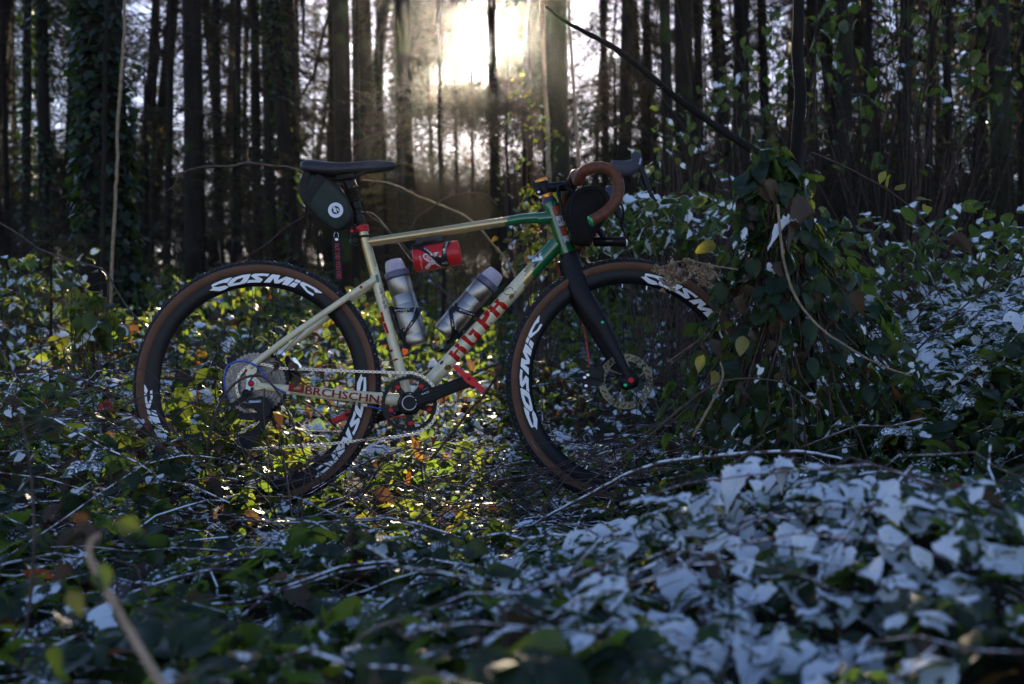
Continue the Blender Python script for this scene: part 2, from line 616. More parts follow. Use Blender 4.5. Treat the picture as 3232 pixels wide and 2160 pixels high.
M_blackplastic = mat('black_plastic', (0.010, 0.010, 0.012), 0.5, spec=0.18, var=0.2, scale=80)
M_rubber = mat('tyre_rubber', (0.013, 0.013, 0.015), 0.75, spec=0.2, var=0.3, scale=80, bump=0.4, bscale=300, dirt_or_gap=0.35, dirt_or_gap_col=(0.10, 0.09, 0.085))
M_tan = mat('tan_sidewall', (0.115, 0.056, 0.032), 0.7, spec=0.25, var=0.14, scale=30, bump=0.3, bscale=500, dirt_or_gap=0.35, dirt_or_gap_col=(0.07, 0.05, 0.04))
M_hood = mat('hood_rubber', (0.034, 0.038, 0.052), 0.55, spec=0.22, var=0.08, scale=90, bump=0.15, bscale=400)
M_tape = mat('brown_leather_tape', (0.105, 0.033, 0.015), 0.5, spec=0.25, var=0.22, scale=60, bump=0.35, bscale=220)
M_tapedark = mat('tape_seam', (0.06, 0.02, 0.01), 0.7)
M_steel = mat('steel', (0.62, 0.62, 0.62), 0.28, metal=1.0, var=0.12, scale=60)
M_silver = mat('silver_sprocket', (0.17, 0.155, 0.142), 0.42, metal=1.0, var=0.5, scale=240, dirt_or_gap=0.75, dirt_or_gap_col=(0.03, 0.025, 0.02))  # dark blotches paint in the shaded gaps of the cassette
M_chain = mat('chain_silver', (0.40, 0.35, 0.30), 0.36, metal=0.9, var=0.15, scale=120, dirt_or_gap=0.25)
M_pin = mat('chain_pin', (0.08, 0.065, 0.055), 0.5, metal=0.8, var=0.3, scale=120)
M_redal = mat('red_anodised', (0.40, 0.010, 0.016), 0.38, metal=0.3, spec=0.25, var=0.1, scale=60)
M_orangeal = mat('orange_anodised', (0.72, 0.26, 0.03), 0.28, metal=0.6, var=0.1, scale=60, coat=0.3)
M_greenal = mat('green_anodised', (0.02, 0.36, 0.13), 0.3, metal=0.5, var=0.1, scale=60, coat=0.3)
M_blue = mat('blue_cable', (0.02, 0.06, 0.36), 0.35, var=0.1, scale=60)
M_redcable = mat('red_cable', (0.42, 0.035, 0.02), 0.35, var=0.1, scale=60)
M_saddle = mat('saddle_cover', (0.016, 0.018, 0.027), 0.40, spec=0.28, var=0.1, scale=50, bump=0.15, bscale=420)
M_rotor = mat('rotor', (0.16, 0.14, 0.10), 0.45, metal=1.0, var=0.15, scale=60)

# --- decals laid on a tube / flat side, authored as outlines read off the photograph
def ray_cyl(sx, sy, p0, ax, r):
    o, d = CAM_L - p0, ray_l(sx, sy)
    dn, on = d - ax * d.dot(ax), o - ax * o.dot(ax)
    a, b, c = dn.dot(dn), 2 * dn.dot(on), on.dot(on) - r * r
    disc = b * b - 4 * a * c
    t = (-b - math.sqrt(max(disc, 0))) / (2 * a)
    p = CAM_L + d * t
    h = (p - p0).dot(ax)
    n = (p - p0 - ax * h).normalized()
    return p0 + ax * h + n * r, n

def surf_cyl(p0, p1, r):
    p0, p1 = Vector(p0), Vector(p1)
    ax = (p1 - p0).normalized()
    return lambda x, y: ray_cyl(x, y, p0, ax, r)

def surf_flat(lat):
    return lambda x, y: (Bk(x, y, lat), Vector((0, -1, 0)))

def tri2d(poly, holes=()):
    loops = [[Vector((x, y, 0)) for x, y in l] for l in (poly, *holes)]
    flat = [p for l in loops for p in l]
    return [(p.x, p.y) for p in flat], [tuple(t) for t in tessellate_polygon(loops)]

def decal(mb, surf, poly, holes=(), mi=0, lift=0.0005, cuts=0, thick=0.0):
    v2, tris = tri2d(poly, holes)
    bm = bmesh.new()
    bv = [bm.verts.new((x, y, 0)) for x, y in v2]
    for t in tris:
        try:
            bm.faces.new([bv[i] for i in t])
        except ValueError:
            pass
    if cuts:
        bmesh.ops.subdivide_edges(bm, edges=bm.edges[:], cuts=cuts, use_grid_fill=True)
        bmesh.ops.triangulate(bm, faces=bm.faces[:])
    bm.verts.index_update()
    vs_, ns_ = [], []
    for v in bm.verts:
        p, n = surf(v.co.x, v.co.y)
        vs_.append(p + n * (lift + thick))
        ns_.append(n)
    fs_ = [tuple(v.index for v in f.verts) for f in bm.faces]
    k = len(vs_)
    if thick > 0:
        low = [p - n * thick for p, n in zip(vs_, ns_)]
        rim = [tuple(v.index for v in e.verts) for e in bm.edges if len(e.link_faces) == 1]
        vs_ = vs_ + low
        fs_ = fs_ + [(a, b, b + k, a + k) for a, b in rim]
    bm.free()
    mb.add(vs_, fs_, mi)

def T(crop, pts):
    """crop = (x0, y0, scale): pixel list of an enlarged crop -> photograph pixels"""
    return [(crop[0] + x / crop[2], crop[1] + y / crop[2]) for x, y in pts]

_font_cache = {}
def text2d(s):
    if s not in _font_cache:
        cu = bpy.data.curves.new('lettering', 'FONT')
        cu.body = s
        cu.size = 1.0
        cu.resolution_u = 2
        o = bpy.data.objects.new('lettering', cu)
        COL.objects.link(o)
        me = o.to_mesh()
        vv = [(v.co.x, v.co.y) for v in me.vertices]
        ff = [tuple(p.vertices) for p in me.polygons]
        o.to_mesh_clear()
        bpy.data.objects.remove(o)
        bpy.data.curves.remove(cu)
        w = max(x for x, y in vv) if vv else 1
        _font_cache[s] = (vv, ff, w)
    return _font_cache[s]

def text_decal(mb, surf, s, p, direction, height, length=None, mi=0, lift=0.0006, embolden=0.0, slant=0.0):
    """text starting at photo pixel p, running along direction (pixels), cap height in pixels"""
    vv, ff, w = text2d(s)
    dx, dy = direction
    L_ = math.hypot(dx, dy)
    dx, dy = dx / L_, dy / L_
    ux, uy = dy, -dx                     # 'up' of the letters (image y points down)
    sc = height / 0.70
    sxw = (length / w) if length else sc
    for ex in ((0,) if not embolden else (-embolden, 0, embolden)):
        vs_ = []
        for x, y in vv:
            X, Y = x * sxw + ex + slant * y * sc, y * sc
            q, n = surf(p[0] + dx * X + ux * Y, p[1] + dy * X + uy * Y)
            vs_.append(q + n * (lift + 0.00005 * abs(ex)))
        mb.add(vs_, ff, mi)

# ------------------------------------------------------------------ frame tubes
def btube(name, pts, r, parent, mats, n=20, segs=None, flat=None, pick=None):
    mb = MB()
    mb.tube(pts, r, n=n, flat=flat)
    if pick:
        mb.m = [pick(i, f) for i, f in enumerate(mb.f)]
    return mb.build(name, mats, parent)

frame = empty('frame', parent=bike)
BB = Bk(1293, 1276, 0)
HT0, HT1 = Bk(1734, 640, 0), Bk(1792, 800, 0)                # head tube top / bottom
ST0 = Bk(1145, 728, 0)
TTa, TTb, TTc = Bk(1157, 766, 0), Bk(1592, 700.5, 0), Bk(1741, 688, 0)
DT1 = Bk(1757, 770, 0)
SSJ = Bk(1181, 884, 0)

# top tube: gold, then green near the head tube, joint slanted
NT = 60
tt_pts = curve_pts([TTa, TTa.lerp(TTb, 0.5), TTb, Bk(1660, 690.5, 0), TTc], NT)
n = 24
x_cut = Bk(1594, 700, 0).x
def pick_tt(i, f):
    if len(f) > 4:
        return 0
    ring, j = divmod(i, n)
    c = tt_pts[min(ring, NT)]
    an = 2 * PI * j / n
    return 1 if c.x + 0.012 * math.sin(an) > x_cut else 0
btube('top_tube', tt_pts, lerp_list([0.0132, 0.0136, 0.0142, 0.0165], NT + 1), frame, [M_gold, M_green], n=n, pick=pick_tt)
# seat tube: gold above, cream below
NS = 50
st_pts = [ST0.lerp(BB, i / NS) for i in range(NS + 1)]
z_cut = Bk(1172, 850, 0).z
def pick_st(i, f):
    if len(f) > 4:
        return 1
    ring, j = divmod(i, n)
    return 0 if st_pts[min(ring, NS)].z + 0.016 * math.sin(2 * PI * j / n + 0.6) > z_cut else 1
seat_tube = btube('seat_tube', st_pts, 0.0147, frame, [M_gold, M_cream], n=n, pick=pick_st)
# down tube: cream, gold patch, green top
ND = 70
dt_pts = [BB.lerp(DT1, i / ND) for i in range(ND + 1)]
xg0, xg1 = Bk(1650, 872, 0).x, Bk(1676, 838, 0).x
def pick_dt(i, f):
    if len(f) > 4:
        return 0
    ring, j = divmod(i, n)
    s_ = dt_pts[min(ring, ND)].x + 0.018 * math.sin(2 * PI * j / n)
    return 2 if s_ > xg1 else (1 if s_ > xg0 else 0)
down_tube = btube('down_tube', dt_pts, lerp_list([0.0200, 0.0212, 0.0216, 0.0222], ND + 1), frame, [M_cream, M_gold, M_green], n=n, pick=pick_dt)
# head tube
ht_ax = (HT1 - HT0).normalized()
mb = MB()
hl = (HT1 - HT0).length
mb.lathe(HT0, ht_ax, [(0, 0.0205), (0.004, 0.0215), (0.02, 0.0205), (hl * 0.55, 0.0208), (hl * 0.8, 0.0225), (hl - 0.006, 0.0240), (hl, 0.0240)], n=28)
head_tube = mb.build('head_tube', M_green, frame)
# welded fillets where tubes meet
mb = MB()
mb.tube([TTc.lerp(TTb, 0.30), TTc.lerp(TTb, 0.12), TTc], [0.0166, 0.0182, 0.0195], n=20)
mb.build('gusset', M_green, frame)
mb = MB()
mb.tube([DT1.lerp(BB, 0.10), DT1.lerp(BB, 0.04), DT1], [0.0225, 0.0232, 0.0238], n=20)
mb.build('gusset', M_green, frame)
mb = MB()
mb.lathe(BB + Vector((0, -0.036, 0)), (0, 1, 0), [(0, 0.0225), (0.003, 0.0240), (0.069, 0.0240), (0.072, 0.0225)], n=28)
mb.build('bottom_bracket_shell', M_cream, frame)
# rear triangle
LD = 0.066
AX_N = Bk(793, 1210, -LD)
REAR = Vector((AX_N.x, 0, AX_N.z))
def mirror(p):
    return Vector((p.x, -p.y, p.z))
cs_n = [Bk(812, 1217, -LD + 0.004), Bk(905, 1229, -0.060), Bk(1010, 1241, -0.052), Bk(1150, 1254, -0.040), Bk(1262, 1263, -0.026)]
ss_n = [Bk(788, 1160, -LD + 0.002), Bk(900, 1074, -0.055), Bk(1040, 977, -0.040), Bk(1150, 903, -0.024), Bk(1182, 884, -0.012)]
for side in (1, -1):
    mir = (lambda p: p) if side == 1 else mirror
    c = btube('chain_stay', curve_pts([mir(p) for p in cs_n], 20), lerp_list([0.0085, 0.0125, 0.0152, 0.0165, 0.0175], 21), frame, M_cream, flat=((0, 1, 0), 0.62))
    s = btube('seat_stay', curve_pts([mir(p) for p in ss_n], 20), lerp_list([0.0088, 0.0088, 0.0092, 0.0098], 21), frame, M_cream)
    if side == 1:
        chain_stay, seat_stay = c, s
# dropouts (plates)
for side in (1, -1):
    mb = MB()
    poly = [(775, 1165), (800, 1150), (812, 1165), (806, 1190), (822, 1205), (828, 1228), (806, 1232), (797, 1222), (778, 1200)]
    mir = (lambda p: p) if side == 1 else mirror
    mb.prism(poly, -LD + 0.006, -LD, lambda x, y, d: mir(Bk(x, y, d)))
    mb.build('dropout', M_cream, frame, bevel=0.001)
mb = MB()
poly = T((660, 1080, 3.91), [(470, 455), (500, 437), (540, 455), (580, 490), (575, 545), (515, 560), (505, 605), (450, 595), (460, 510)])
mb.prism(poly, -LD - 0.001, -LD - 0.008, lambda x, y, d: Bk(x, y, d))
mb.build('derailleur_hanger', M_white, frame, bevel=0.0012)
mb = MB()
mb.lathe(Bk(793, 1210.5, -LD - 0.008), (0, -1, 0), [(0, 0.0088), (0.004, 0.0088), (0.0055, 0.0070), (0.0058, 0.0035), (0.004, 0.003)], n=20)
mb.build('axle_bolt', M_redal, frame)
mb = MB()
mb.lathe(Bk(777.5, 1170, -LD + 0.004), (0, -1, 0), [(0, 0.0045), (0.004, 0.0045), (0.005, 0.003)], n=14)
mb.build('mount_bolt', M_redal, frame)
mb = MB()
mb.lathe(Bk(1140, 907, -0.033), (0, -1, 0), [(0, 0.0045), (0.003, 0.0045), (0.0036, 0.003)], n=14)
mb.build('mount_bolt', M_redal, frame)

# lettering on the frame
CR1 = (1380, 880, 5.225)
S_dt = surf_cyl(BB, DT1, 0.0214)
mb = MB()
for poly in [
    [(290, 1105), (330, 1065), (365, 1085), (365, 1120), (350, 1145), (300, 1130)], [(185, 1245), (230, 1185), (262, 1210), (240, 1275)],
    [(365, 1120), (400, 1118), (270, 1295), (230, 1275)], [(400, 1118), (430, 1125), (512, 1200), (480, 1260), (360, 1170)],
    [(310, 1245), (395, 1325), (350, 1390), (255, 1300)], [(480, 1260), (512, 1200), (520, 1215), (400, 1370), (350, 1390), (395, 1325)],
    [(585, 825), (630, 865), (550, 942), (510, 915)], [(630, 865), (740, 945), (700, 1000), (655, 990), (600, 925)],
    [(450, 935), (490, 965), (560, 1040), (620, 1060), (570, 1120), (480, 1050), (400, 985)], [(740, 945), (720, 1000), (640, 1100), (570, 1122), (620, 1050), (655, 1000)],
    [(820, 525), (860, 560), (855, 590), (800, 610), (755, 585)], [(690, 645), (740, 690), (705, 730), (650, 700)],
    [(855, 555), (862, 610), (800, 710), (740, 765), (690, 730), (790, 610)], [(795, 730), (885, 815), (830, 878), (735, 770)],
    [(990, 330), (1015, 350), (1015, 390), (990, 410), (940, 390)], [(880, 445), (920, 465), (890, 520), (835, 505)],
    [(1010, 385), (1060, 390), (910, 555), (865, 535)], [(1060, 388), (1100, 400), (1165, 470), (1140, 520), (1085, 500), (1025, 440)],
    [(960, 510), (1060, 600), (1010, 670), (915, 565)], [(1165, 470), (1160, 500), (1080, 620), (1010, 670), (1060, 600), (1110, 540)]]:
    mx_, my_ = sum(p[0] for p in poly) / len(poly), sum(p[1] for p in poly) / len(poly)
    poly = [(mx_ + (x - mx_) * 1.08, my_ + (y - my_) * 1.08) for x, y in poly]
    decal(mb, S_dt, T(CR1, poly), cuts=3, lift=0.0005)
mb.build('lettering', M_red, down_tube)
# small drawings on the down tube: two brown beetles and an ink line one
M_beetle = mat('brown_print', (0.16, 0.075, 0.02), 0.5, var=0.3, scale=150)
M_ink = mat('dark_ink', (0.03, 0.025, 0.02), 0.6)
mb = MB()
def blob(cx, cy, rx, ry, ang, k=12, jag=0.12, seed=1):
    rr = random.Random(seed)
    out = []
    for i in range(k):
        a = 2 * PI * i / k
        q = 1 + rr.uniform(-jag, jag)
        x, y = rx * q * math.cos(a), ry * q * math.sin(a)
        out.append((cx + x * math.cos(ang) - y * math.sin(ang), cy + x * math.sin(ang) + y * math.cos(ang)))
    return out
decal(mb, S_dt, T(CR1, blob(1225, 290, 52, 34, -0.7, seed=3)), cuts=1)
decal(mb, S_dt, T(CR1, blob(178, 1465, 58, 46, -0.5, seed=4)), cuts=1)
decal(mb, S_dt, T(CR1, blob(75, 1385, 40, 18, -0.9, seed=5)), cuts=1, mi=1)
def line_decal(mb, surf, pts, w, mi=0, lift=0.0007):
    for (x0, y0), (x1, y1) in zip(pts[:-1], pts[1:]):
        dx, dy = x1 - x0, y1 - y0
        l = max(math.hypot(dx, dy), 1e-6)
        nx, ny = -dy / l * w / 2, dx / l * w / 2
        q = [surf(x0 + nx, y0 + ny), surf(x1 + nx, y1 + ny), surf(x1 - nx, y1 - ny), surf(x0 - nx, y0 - ny)]
        mb.add([p + n_ * lift for p, n_ in q], [(0, 1, 2, 3)], mi)
for l in [[(1075, 240), (1100, 205), (1160, 165), (1200, 145), (1240, 160), (1250, 190)], [(1100, 205), (1115, 250), (1155, 268), (1200, 255)],
          [(1200, 320), (1210, 355)], [(1250, 320), (1275, 335)], [(1265, 250), (1300, 235)], [(1270, 215), (1300, 210)], [(150, 1420), (140, 1400)],
          [(215, 1430), (235, 1410)], [(860, 725), (900, 735), (905, 750)], [(345, 1205), (365, 1225)]]:
    line_decal(mb, S_dt, T(CR1, l), 2.0, 1)
mb.build('drawing', [M_beetle, M_ink], down_tube)
# white patches with a red star at the top of the down tube
CR4 = (1640, 620, 6.533)
S_dt2 = surf_cyl(BB, DT1, 0.0224)
M_patch = mat('pale_blue_print', (0.62, 0.72, 0.78), 0.4, var=0.05)
mb = MB()
decal(mb, S_dt2, T(CR4, [(455, 1030), (600, 880), (610, 1012), (500, 1040)]), cuts=2)
decal(mb, S_dt2, T(CR4, [(265, 1255), (445, 1075), (478, 1310), (265, 1355)]), cuts=2)
star = [(370, 1165), (385, 1205), (410, 1225), (395, 1250), (385, 1285), (362, 1255), (330, 1240), (350, 1215)]
decal(mb, S_dt2, T(CR4, star), cuts=1, mi=1, lift=0.0011)
decal(mb, S_dt2, T(CR4, [(330, 1380), (395, 1350), (330, 1470), (285, 1460)]), cuts=1, mi=2)
mb.build('emblem', [M_patch, M_redbrown, M_ink], down_tube)
# four stickers down the head tube
S_ht = surf_cyl(HT0, HT1, 0.0222)
mb = MB()
for k, (q, mi) in enumerate([([(665, 215), (800, 185), (855, 390), (735, 415)], 0), ([(735, 415), (862, 395), (935, 600), (805, 620)], 1),
                             ([(820, 630), (945, 610), (1000, 800), (885, 825)], 0), ([(885, 828), (1005, 808), (1075, 1010), (960, 1035)], 1)]):
    decal(mb, S_ht, T(CR4, q), cuts=2, mi=mi)
    rr = random.Random(k)
    cx_, cy_ = sum(p[0] for p in q) / 4, sum(p[1] for p in q) / 4
    for j in range(6):
        decal(mb, S_ht, T(CR4, blob(cx_ + rr.uniform(-30, 40), cy_ + rr.uniform(-65, 65), rr.uniform(8, 20), rr.uniform(8, 24), rr.uniform(0, 3), k=7, jag=0.4, seed=k * 9 + j)), mi=2 if mi else 3, lift=0.001)
mb.build('sticker', [mat('sticker_red', (0.42, 0.05, 0.035), 0.4), mat('sticker_white', (0.60, 0.62, 0.64), 0.4), M_ink,
                     mat('sticker_gold', (0.36, 0.2, 0.06), 0.4)], head_tube)
# chain stay lettering on the near side
S_cs = surf_cyl(Bk(905, 1229, -0.060), Bk(1262, 1263, -0.026), 0.0100)
mb = MB()
def cs_surf(x, y):
    t = (x - 905) / (1262 - 905)
    lat = -0.0600 + 0.034 * t - 0.0145 - 0.004 * t
    return Bk(x, y, lat), Vector((0, -1, 0))
text_decal(mb, cs_surf, 'BRCHSCHN', (960, 1244), (1200 - 960, 1274 - 1244), 25, length=236, embolden=0.9)
text_decal(mb, cs_surf, '_', (1193, 1270), (25, 3), 22, length=36)
decal(mb, cs_surf, T((660, 1080, 3.91), [(990, 520), (1178, 538), (1165, 632), (975, 605)]), lift=0.0004)
decal(mb, cs_surf, T((660, 1080, 3.91), [(1050, 545), (1140, 552), (1130, 590), (1045, 585)]), lift=0.0009, mi=1)
mb.build('lettering', [M_redbrown, mat('faded_print', (0.30, 0.17, 0.11), 0.5, var=0.5, scale=200)], chain_stay)
# red marks on the seat tube
S_st = surf_cyl(ST0, BB, 0.0147)
CR6 = (1160, 960, 7.84)
mb = MB()
for q in [[(320, 205), (372, 195), (392, 290), (335, 305)], [(310, 320), (400, 290), (425, 440), (360, 465)], [(360, 480), (450, 460), (535, 715), (480, 740), (430, 590), (390, 560)],
          [(390, 570), (405, 570), (462, 740), (445, 745)], [(552, 1140), (620, 1115), (638, 1165), (570, 1200)], [(622, 1380), (740, 1335), (755, 1385), (636, 1425)]]:
    decal(mb, S_st, T(CR6, q), cuts=2)
mb.build('lettering', M_red, seat_tube)
mb = MB()
decal(mb, S_st, T((1180, 720, 3.41), [(12, 508), (42, 500), (60, 580), (35, 592)]), cuts=1)
for j, (x, y) in enumerate([(75, 640), (85, 690), (100, 745), (105, 800), (120, 850)]):
    decal(mb, S_st, T((1180, 720, 3.41), blob(x, y, 14, 26, 0.2, seed=j + 20, jag=0.35)), mi=1)
mb.build('sticker', [M_green, mat('worn_print', (0.20, 0.13, 0.12), 0.5, var=0.5, scale=200)], seat_tube)

# ------------------------------------------------------------------ wheels
TY_R, TY_W = 0.3545, 0.0205        # outer radius, half width of the tyre
RIM_O, RIM_I = 0.3165, 0.2780
CRW = (640, 830, 5.586)
COSMIC = [
    ([(148, 400), (200, 370), (320, 320), (420, 285), (510, 265), (470, 310), (425, 357), (355, 358), (270, 385), (168, 430), (260, 430), (385, 402), (450, 421), (380, 465), (290, 497), (110, 492), (165, 455)], []),
    ([(505, 290), (560, 265), (690, 225), (830, 207), (830, 230), (770, 330), (740, 355), (620, 385), (460, 418), (430, 395), (430, 370)], [[(595, 300), (710, 265), (690, 305), (640, 345), (520, 365)]]),
    ([(850, 225), (895, 203), (1040, 197), (1165, 207), (1130, 248), (1075, 238), (945, 240), (1045, 290), (1045, 305), (1000, 345), (860, 345), (760, 357), (800, 305), (930, 300), (845, 245)], []),
    ([(1210, 212), (1355, 230), (1310, 315), (1460, 252), (1605, 300), (1490, 402), (1385, 378), (1445, 310), (1330, 365), (1250, 360), (1240, 275), (1180, 347), (1060, 345)], []),
    ([(1635, 300), (1722, 333), (1690, 370), (1600, 338)], []),
    ([(1590, 350), (1670, 378), (1610, 438), (1505, 405)], []),
    ([(1710, 360), (1745, 345), (1850, 390), (1960, 450), (2095, 540), (2080, 548), (1975, 530), (1945, 485), (1830, 420), (1785, 415), (1840, 490), (1950, 555), (1940, 590), (1830, 525), (1705, 390)], []),
]
WC = (812.5, 1211.5)
def polar_of(x, y):
    dx, dy = x - WC[0], WC[1] - y
    return math.atan2(dy, dx), math.hypot(dx, dy)
def rim_lat(r):
    """half width of the rim at radius r"""
    return float(np.interp(r, [RIM_I, RIM_I + 0.004, RIM_I + 0.018, RIM_O - 0.008, RIM_O], [0.0045, 0.0090, 0.0132, 0.0142, 0.0135]))

def make_wheel(center, steer, decal_angles, rotor_lat, snow_front):
    w = empty('wheel', center, bike)
    w.rotation_euler = (0, 0, steer)
    # tyre: lathe about the axle (local Y), sidewall tan, tread dark
    mb = MB()
    prof = []
    for k in range(25):
        a = -PI + 2 * PI * (k + 0.5) / 25
        r_mid = (TY_R + RIM_O - 0.004) / 2 - 0.001
        hr = (TY_R - RIM_O + 0.004) / 2 - 0.0015
        prof.append((TY_W * math.sin(a), r_mid + hr * math.cos(a)))
    N_ = 96
    vs_, fs_, ms_ = [], [], []
    for i in range(N_):
        a = 2 * PI * i / N_
        for (l, r) in prof:
            vs_.append((r * math.cos(a), l, r * math.sin(a)))
    K = len(prof)
    for i in range(N_):
        i2 = (i + 1) % N_
        for k in range(K):
            k2 = (k + 1) % K
            fs_.append((i * K + k, i * K + k2, i2 * K + k2, i2 * K + k))
            rm = (prof[k][1] + prof[k2][1]) / 2
            ms_.append(1 if rm < TY_R - 0.0165 else 0)
    mb.v, mb.f, mb.m = vs_, fs_, ms_
    tyre_ = mb.build('tyre', [M_rubber, M_tan], w)
    # tread knobs, a few hundred: one mesh
    rr = random.Random(5)
    mb = MB()
    for i in range(104):
        for row, (la, ln, wd, hh) in enumerate([(0.0, 0.0052, 0.0035, 0.0022), (0.009, 0.0048, 0.003, 0.0022), (-0.009, 0.0048, 0.003, 0.0022), (0.0165, 0.0055, 0.003, 0.0026), (-0.0165, 0.0055, 0.003, 0.0026)]):
            a = 2 * PI * (i + (0.5 if row in (1, 2) else 0)) / 104
            th = math.asin(max(-1, min(1, la / TY_W)))
            r_mid = (TY_R + RIM_O - 0.004) / 2 - 0.001
            hr = (TY_R - RIM_O + 0.004) / 2 - 0.0015
            r_ = r_mid + hr * math.cos(th)
            rad_dir = Vector((math.cos(a), 0, math.sin(a)))
            tan_dir = Vector((-math.sin(a), 0, math.cos(a)))
            nrm = (rad_dir * math.cos(th) + Vector((0, 1, 0)) * math.sin(th)).normalized()
            side = nrm.cross(tan_dir)
            c = rad_dir * r_ + Vector((0, la, 0)) + nrm * (hh * 0.4)
            mb.box(c, tan_dir * ln * 0.5 * rr.uniform(0.9, 1.1), side * wd * 0.6, nrm * hh * 0.75)
    t_ = mb.build('tread', M_tread, w, smooth=False)
    t_['kind'] = 'stuff'
    # rim
    mb = MB()
    prof = [(-rim_lat(RIM_O), RIM_O), (-0.0142, RIM_O - 0.008), (-0.0132, RIM_I + 0.018), (-0.0090, RIM_I + 0.004), (-0.0045, RIM_I), (0.0045, RIM_I), (0.0090, RIM_I + 0.004), (0.0132, RIM_I + 0.018), (0.0142, RIM_O - 0.008), (rim_lat(RIM_O), RIM_O)]
    N_ = 120
    K = len(prof)
    mb.v = [(r * math.cos(2 * PI * i / N_), l, r * math.sin(2 * PI * i / N_)) for i in range(N_) for (l, r) in prof]
    mb.f = [(i * K + k, i * K + (k + 1) % K, ((i + 1) % N_) * K + (k + 1) % K, ((i + 1) % N_) * K + k) for i in range(N_) for k in range(K)]
    mb.m = [0] * len(mb.f)
    mb.build('rim', M_carbon, w)
    # printed words on the near face of the rim
    for da in decal_angles:
        mb = MB()
        for poly, holes in COSMIC:
            def sf(x, y, da=da):
                a, r = polar_of(x, y)
                r = RIM_I + (r - 309.5) / 39.5 * (RIM_O - RIM_I)
                a = a - rad(85) + rad(da)
                return Vector((r * math.cos(a), -rim_lat(r), r * math.sin(a))), Vector((0, -1, 0))
            decal(mb, sf, T(CRW, poly), [T(CRW, h) for h in holes], lift=0.0007, cuts=1)
        mb.build('rim_lettering', M_white, w)
    # spokes
    for k in range(24):
        a = 2 * PI * k / 24 + 0.06
        near = k % 2 == 0
        sgn = 1 if (k // 2) % 2 else -1
        ah = a + sgn * rad(52)
        l = -0.026 if near else 0.028
        mb = MB()
        p0 = Vector((0.0215 * math.cos(ah), l, 0.0215 * math.sin(ah)))
        p1 = Vector(((RIM_I + 0.001) * math.cos(a), 0.0015 * (-1 if near else 1), (RIM_I + 0.001) * math.sin(a)))
        pn = p0.lerp(p1, 0.955)
        mb.tube([p0, pn], 0.00105, n=6)
        mb.tube([pn, p1], 0.0019, n=6, mi=1)
        mb.build('spoke', [M_blackmetal, M_steel], w)
    # hub
    mb = MB()
    mb.lathe((0, -0.05, 0), (0, 1, 0), [(0, 0.011), (0.018, 0.012), (0.021, 0.024), (0.026, 0.024), (0.03, 0.014), (0.070, 0.014), (0.075, 0.025), (0.080, 0.025), (0.084, 0.014), (0.1, 0.011)], n=24)
    mb.build('hub', M_blackmetal, w)
    # disc rotor on the far side, with holes
    mb = MB()
    R0, R1, nseg = 0.0600, 0.0800, 72
    for i in range(nseg):
        a0, a1 = 2 * PI * i / nseg, 2 * PI * (i + 1) / nseg
        for (ra, rb) in ((R0, R0 + 0.005), (R0 + 0.005, R0 + 0.010), (R0 + 0.010, R0 + 0.015), (R0 + 0.015, R1)):
            kband = int(round((ra - R0) / 0.005))
            if kband in (1, 2) and (i + kband) % 3 == 0:
                continue
            q = [(ra, a0), (rb, a0), (rb, a1), (ra, a1)]
            vs_ = [(r * math.cos(a), rotor_lat + dd, r * math.sin(a)) for dd in (0.0008, -0.0008) for r, a in q]
            mb.add(vs_, [(0, 1, 2, 3), (7, 6, 5, 4), (0, 4, 5, 1), (1, 5, 6, 2), (2, 6, 7, 3), (3, 7, 4, 0)])
    for i in range(6):
        a = 2 * PI * i / 6
        p0 = Vector((0.022 * math.cos(a), rotor_lat, 0.022 * math.sin(a)))
        p1 = Vector((0.062 * math.cos(a + 0.45), rotor_lat, 0.062 * math.sin(a + 0.45)))
        mb.tube([p0, p1], 0.0032, n=6, flat=((0, 1, 0), 0.25))
    mb.lathe((0, rotor_lat - 0.001, 0), (0, 1, 0), [(0, 0.024), (0.002, 0.024)], n=24)
    mb.build('brake_rotor', M_rotor, w, smooth=False)
    return w

def tread_material():
    m, N, L = new_mat('tread_rubber')
    out = N.new('ShaderNodeOutputMaterial')
    b = N.new('ShaderNodeBsdfPrincipled')
    b.inputs['Roughness'].default_value = 0.6
    b.inputs['Base Color'].default_value = (0.024, 0.024, 0.027, 1)
    g = N.new('ShaderNodeNewGeometry')
    nz = N.new('ShaderNodeTexNoise')
    nz.inputs['Scale'].default_value = 38
    nz.inputs['Detail'].default_value = 8
    nz.inputs['Roughness'].default_value = 0.8
    L.new(g.outputs['Position'], nz.inputs['Vector'])
    mr = N.new('ShaderNodeMapRange')
    mr.inputs['From Min'].default_value = 0.585
    mr.inputs['From Max'].default_value = 0.62
    L.new(nz.outputs['Fac'], mr.inputs['Value'])
    sb = N.new('ShaderNodeBsdfDiffuse')
    sb.inputs['Color'].default_value = (0.7, 0.73, 0.77, 1)
    mx = N.new('ShaderNodeMixShader')
    mu = N.new('ShaderNodeMath')
    mu.operation = 'MULTIPLY'
    mu.inputs[1].default_value = 0.75
    L.new(mr.outputs[0], mu.inputs[0])
    L.new(mu.outputs[0], mx.inputs[0])
    L.new(b.outputs[0], mx.inputs[1])
    L.new(sb.outputs[0], mx.inputs[2])
    L.new(mx.outputs[0], out.inputs[0])
    return m
M_tread = tread_material()
STEER = rad(6)
FRONT = Bk(1984.5, 1203, 0)
rear_wheel = make_wheel(Vector((Bk(812.5, 1211.5, 0).x, 0, Bk(812.5, 1211.5, 0).z)), 0.0, (85, 211, -27), 0.040, False)
front_wheel = make_wheel(FRONT, STEER, (175, 51, -70), 0.040, True)
mb = MB()
text_decal(mb, surf_flat(-0.0195), 'HUTCHINSON', (1666, 1394), (24, 36), 7, length=44)
